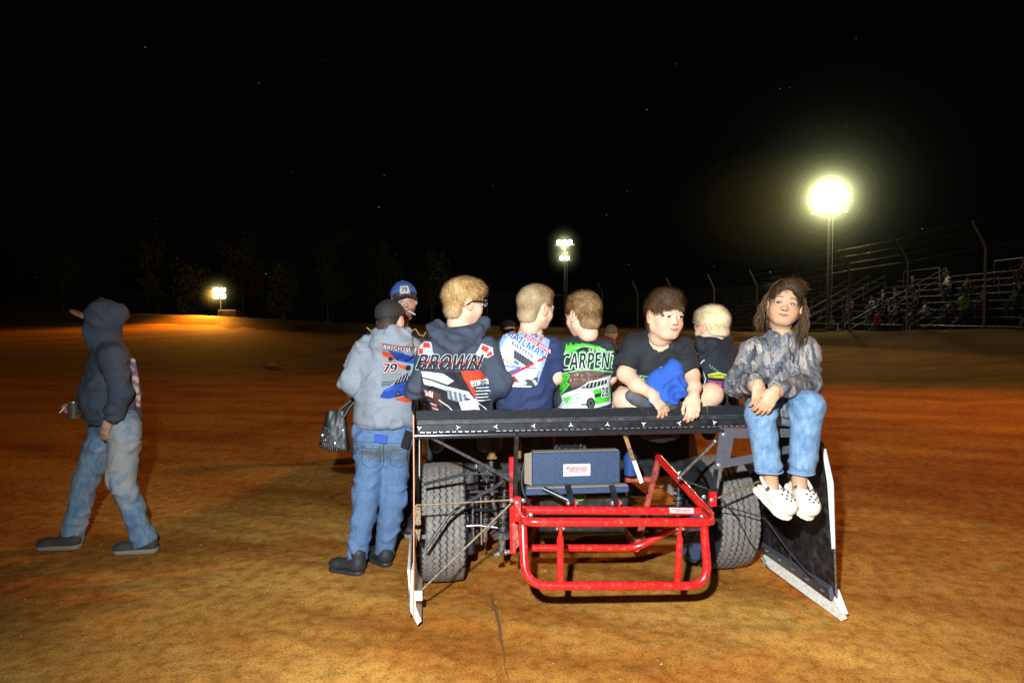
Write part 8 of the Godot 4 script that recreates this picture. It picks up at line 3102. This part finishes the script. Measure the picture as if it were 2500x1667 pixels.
	g.plate([w0 + Vector3(0.03, 0.022, -0.02), w0 + Vector3(-0.005, 0.005, 0), w0 + Vector3(-0.012, -0.012, 0.05), w0.lerp(w1, 0.5) + Vector3(-0.018, -0.018, 0), w1 + Vector3(-0.022, -0.022, -0.02), w1 + Vector3(0.0, 0.0, 0.0), w1 + Vector3(0.03, 0.03, -0.07), w0.lerp(w1, 0.5) + Vector3(0.022, 0.02, 0)], Vector3(0.008, -0.01, 0.0))
	part("skirt", g, M["white plastic"], rp)
	g = Geo.new()
	g.plate([w1 + Vector3(-0.02, 0.008, -0.02), w1 + Vector3(0.01, 0.012, 0.0), w1 + Vector3(0.02, 0.1, -0.1), w1 + Vector3(-0.01, 0.08, -0.14)], Vector3(0.0, 0.004, 0.006))
	part("skirt_tip", g, M["white plastic"], rp)

	# the body forward of the deck
	for sx in [-1.1, 0.96]:
		g = Geo.new()
		g.plate([Vector3(sx, 1.0, -0.95), Vector3(sx, 0.12, -0.5), Vector3(sx, 0.1, -3.3), Vector3(sx, 0.55, -3.4), Vector3(sx, 0.82, -2.0)], Vector3(0.006, 0, 0))
		part("door_panel", g, M["white plastic"], t)
	g = Geo.new()
	g.plate([Vector3(-1.09, 0.86, -1.7), Vector3(0.95, 0.86, -1.7), Vector3(0.95, 0.58, -3.4), Vector3(-1.09, 0.58, -3.4)], Vector3(0, 0.006, 0))
	part("bonnet", g, M["white plastic"], t)
	g = Geo.new()
	g.box(Vector3(-0.12, 1.2, -1.35), Vector3(1.25, 0.02, 0.62), Basis(Vector3(1, 0, 0), -0.03), 0.008)
	part("roof", g, M["white plastic"], t)
	for sx in [-0.72, 0.48]:
		g = Geo.new()
		g.tube([Vector3(sx, 1.19, -1.64), Vector3(sx, 0.87, -1.95)], 0.02, 8)
		part("roof_pillar", g, M["black paint"], t)
		g = Geo.new()
		g.tube([Vector3(sx, 1.19, -1.06), Vector3(sx, 0.6, -0.8)], 0.02, 8)
		part("roof_pillar", g, M["black paint"], t)


func coil_over(t: Node3D, a: Vector3, b: Vector3, r: float) -> void:
	var g := Geo.new()
	g.tube([a, a.lerp(b, 0.35), a.lerp(b, 0.351), b], [0.008, 0.008, 0.021, 0.021], 12)
	var o := part("shock_absorber", g, M["bare metal"], t)
	g = Geo.new()
	var pts := []
	var d := (b - a).normalized()
	var x := d.cross(Vector3(0, 0, 1)).normalized()
	var y := d.cross(x)
	var turns := 8
	for q in turns * 12 + 1:
		var an := TAU * q / 12.0
		pts.append(a.lerp(b, 0.12 + 0.62 * q / (turns * 12.0)) + (x * cos(an) + y * sin(an)) * r)
	g.tube(pts, 0.0055, 6)
	part("coil_spring", g, M["dark steel"], o)
	for e in [a, b]:
		g = Geo.new()
		g.ball(e, Vector3.ONE * 0.015, Basis(), 10, 7)
		part("rod_end", g, M["bright metal"], o)


# tyre with zigzag grooves cut round the tread
func tyre_geo() -> Array:
	var g := Geo.new()
	var nu := 336
	var half := 0.128
	var prof := []
	# across: inner sidewall, tread in fine steps, outer sidewall
	for e in [[-0.105, 0.195], [-0.128, 0.23], [-0.134, 0.28], [-0.13, 0.32], [-0.123, 0.338]]:
		prof.append(Vector2(e[0], e[1]))
	var nt := 64
	for q in nt + 1:
		var x := lerpf(-0.118, 0.118, float(q) / nt)
		prof.append(Vector2(x, 0.351 - 0.3 * x * x - 2.2 * pow(absf(x), 3.0)))
	for e in [[0.123, 0.338], [0.13, 0.32], [0.134, 0.28], [0.128, 0.23], [0.105, 0.195]]:
		prof.append(Vector2(e[0], e[1]))
	var m := prof.size()
	for a in nu + 1:
		var th := TAU * a / nu
		var zig := absf(fposmod(a / 6.0, 1.0) * 2.0 - 1.0) * 2.0 - 1.0
		for q in m:
			var x: float = prof[q].x
			var r: float = prof[q].y
			var tread := q >= 5 and q < m - 5
			var cut := 0.0
			if tread:
				for e in 6:
					var gx := -0.094 + e * 0.0376
					if absf(x - gx - zig * 0.0062) < 0.0029:
						cut = 1.0
				if absf(x) > 0.112 and a % 6 < 2:
					cut = 0.5
			var n0 := speck_noise.get_noise_3d(th * 9.0, x * 60.0, 2.0)
			if cut > 0.0:
				g.col = Color(0.02, 0.023, 0.03)
			elif tread:
				g.col = Color(0.17, 0.155, 0.135).lerp(Color(0.3, 0.27, 0.23), clampf(0.5 + n0, 0.0, 1.0))
			else:
				g.col = Color(0.018, 0.021, 0.03)
			r -= cut * 0.008
			g.vert(Vector3(x, cos(th) * r, sin(th) * r), Vector3(0, cos(th), sin(th)))
	for a in nu:
		for q in m - 1:
			g.quad(a * m + q, a * m + q + 1, (a + 1) * m + q + 1, (a + 1) * m + q)
	# outward winding holds for the sidewalls too
	g.smooth_normals()
	return [g.mesh()]


func maker_sticker() -> Pic:
	var p := Pic.new(256, 112, Color(0.95, 0.95, 0.94))
	p.edged("Robinson", Vector2(0.5, 0.33), 0.34, 0.78, Color(0.78, 0.16, 0.16), Color(0.95, 0.95, 0.94), 0.006, 0.3)
	p.text("RACE CARS", Vector2(0.55, 0.56), 0.13, 0.64, Color(0.7, 0.12, 0.12), 0.25)
	p.line(Vector2(0.2, 0.67), Vector2(0.84, 0.67), 0.014, Color(0.8, 0.2, 0.2))
	p.text("Fabrication & Racing", Vector2(0.52, 0.8), 0.12, 0.6, Color(0.5, 0.45, 0.4), 0.2)
	return p
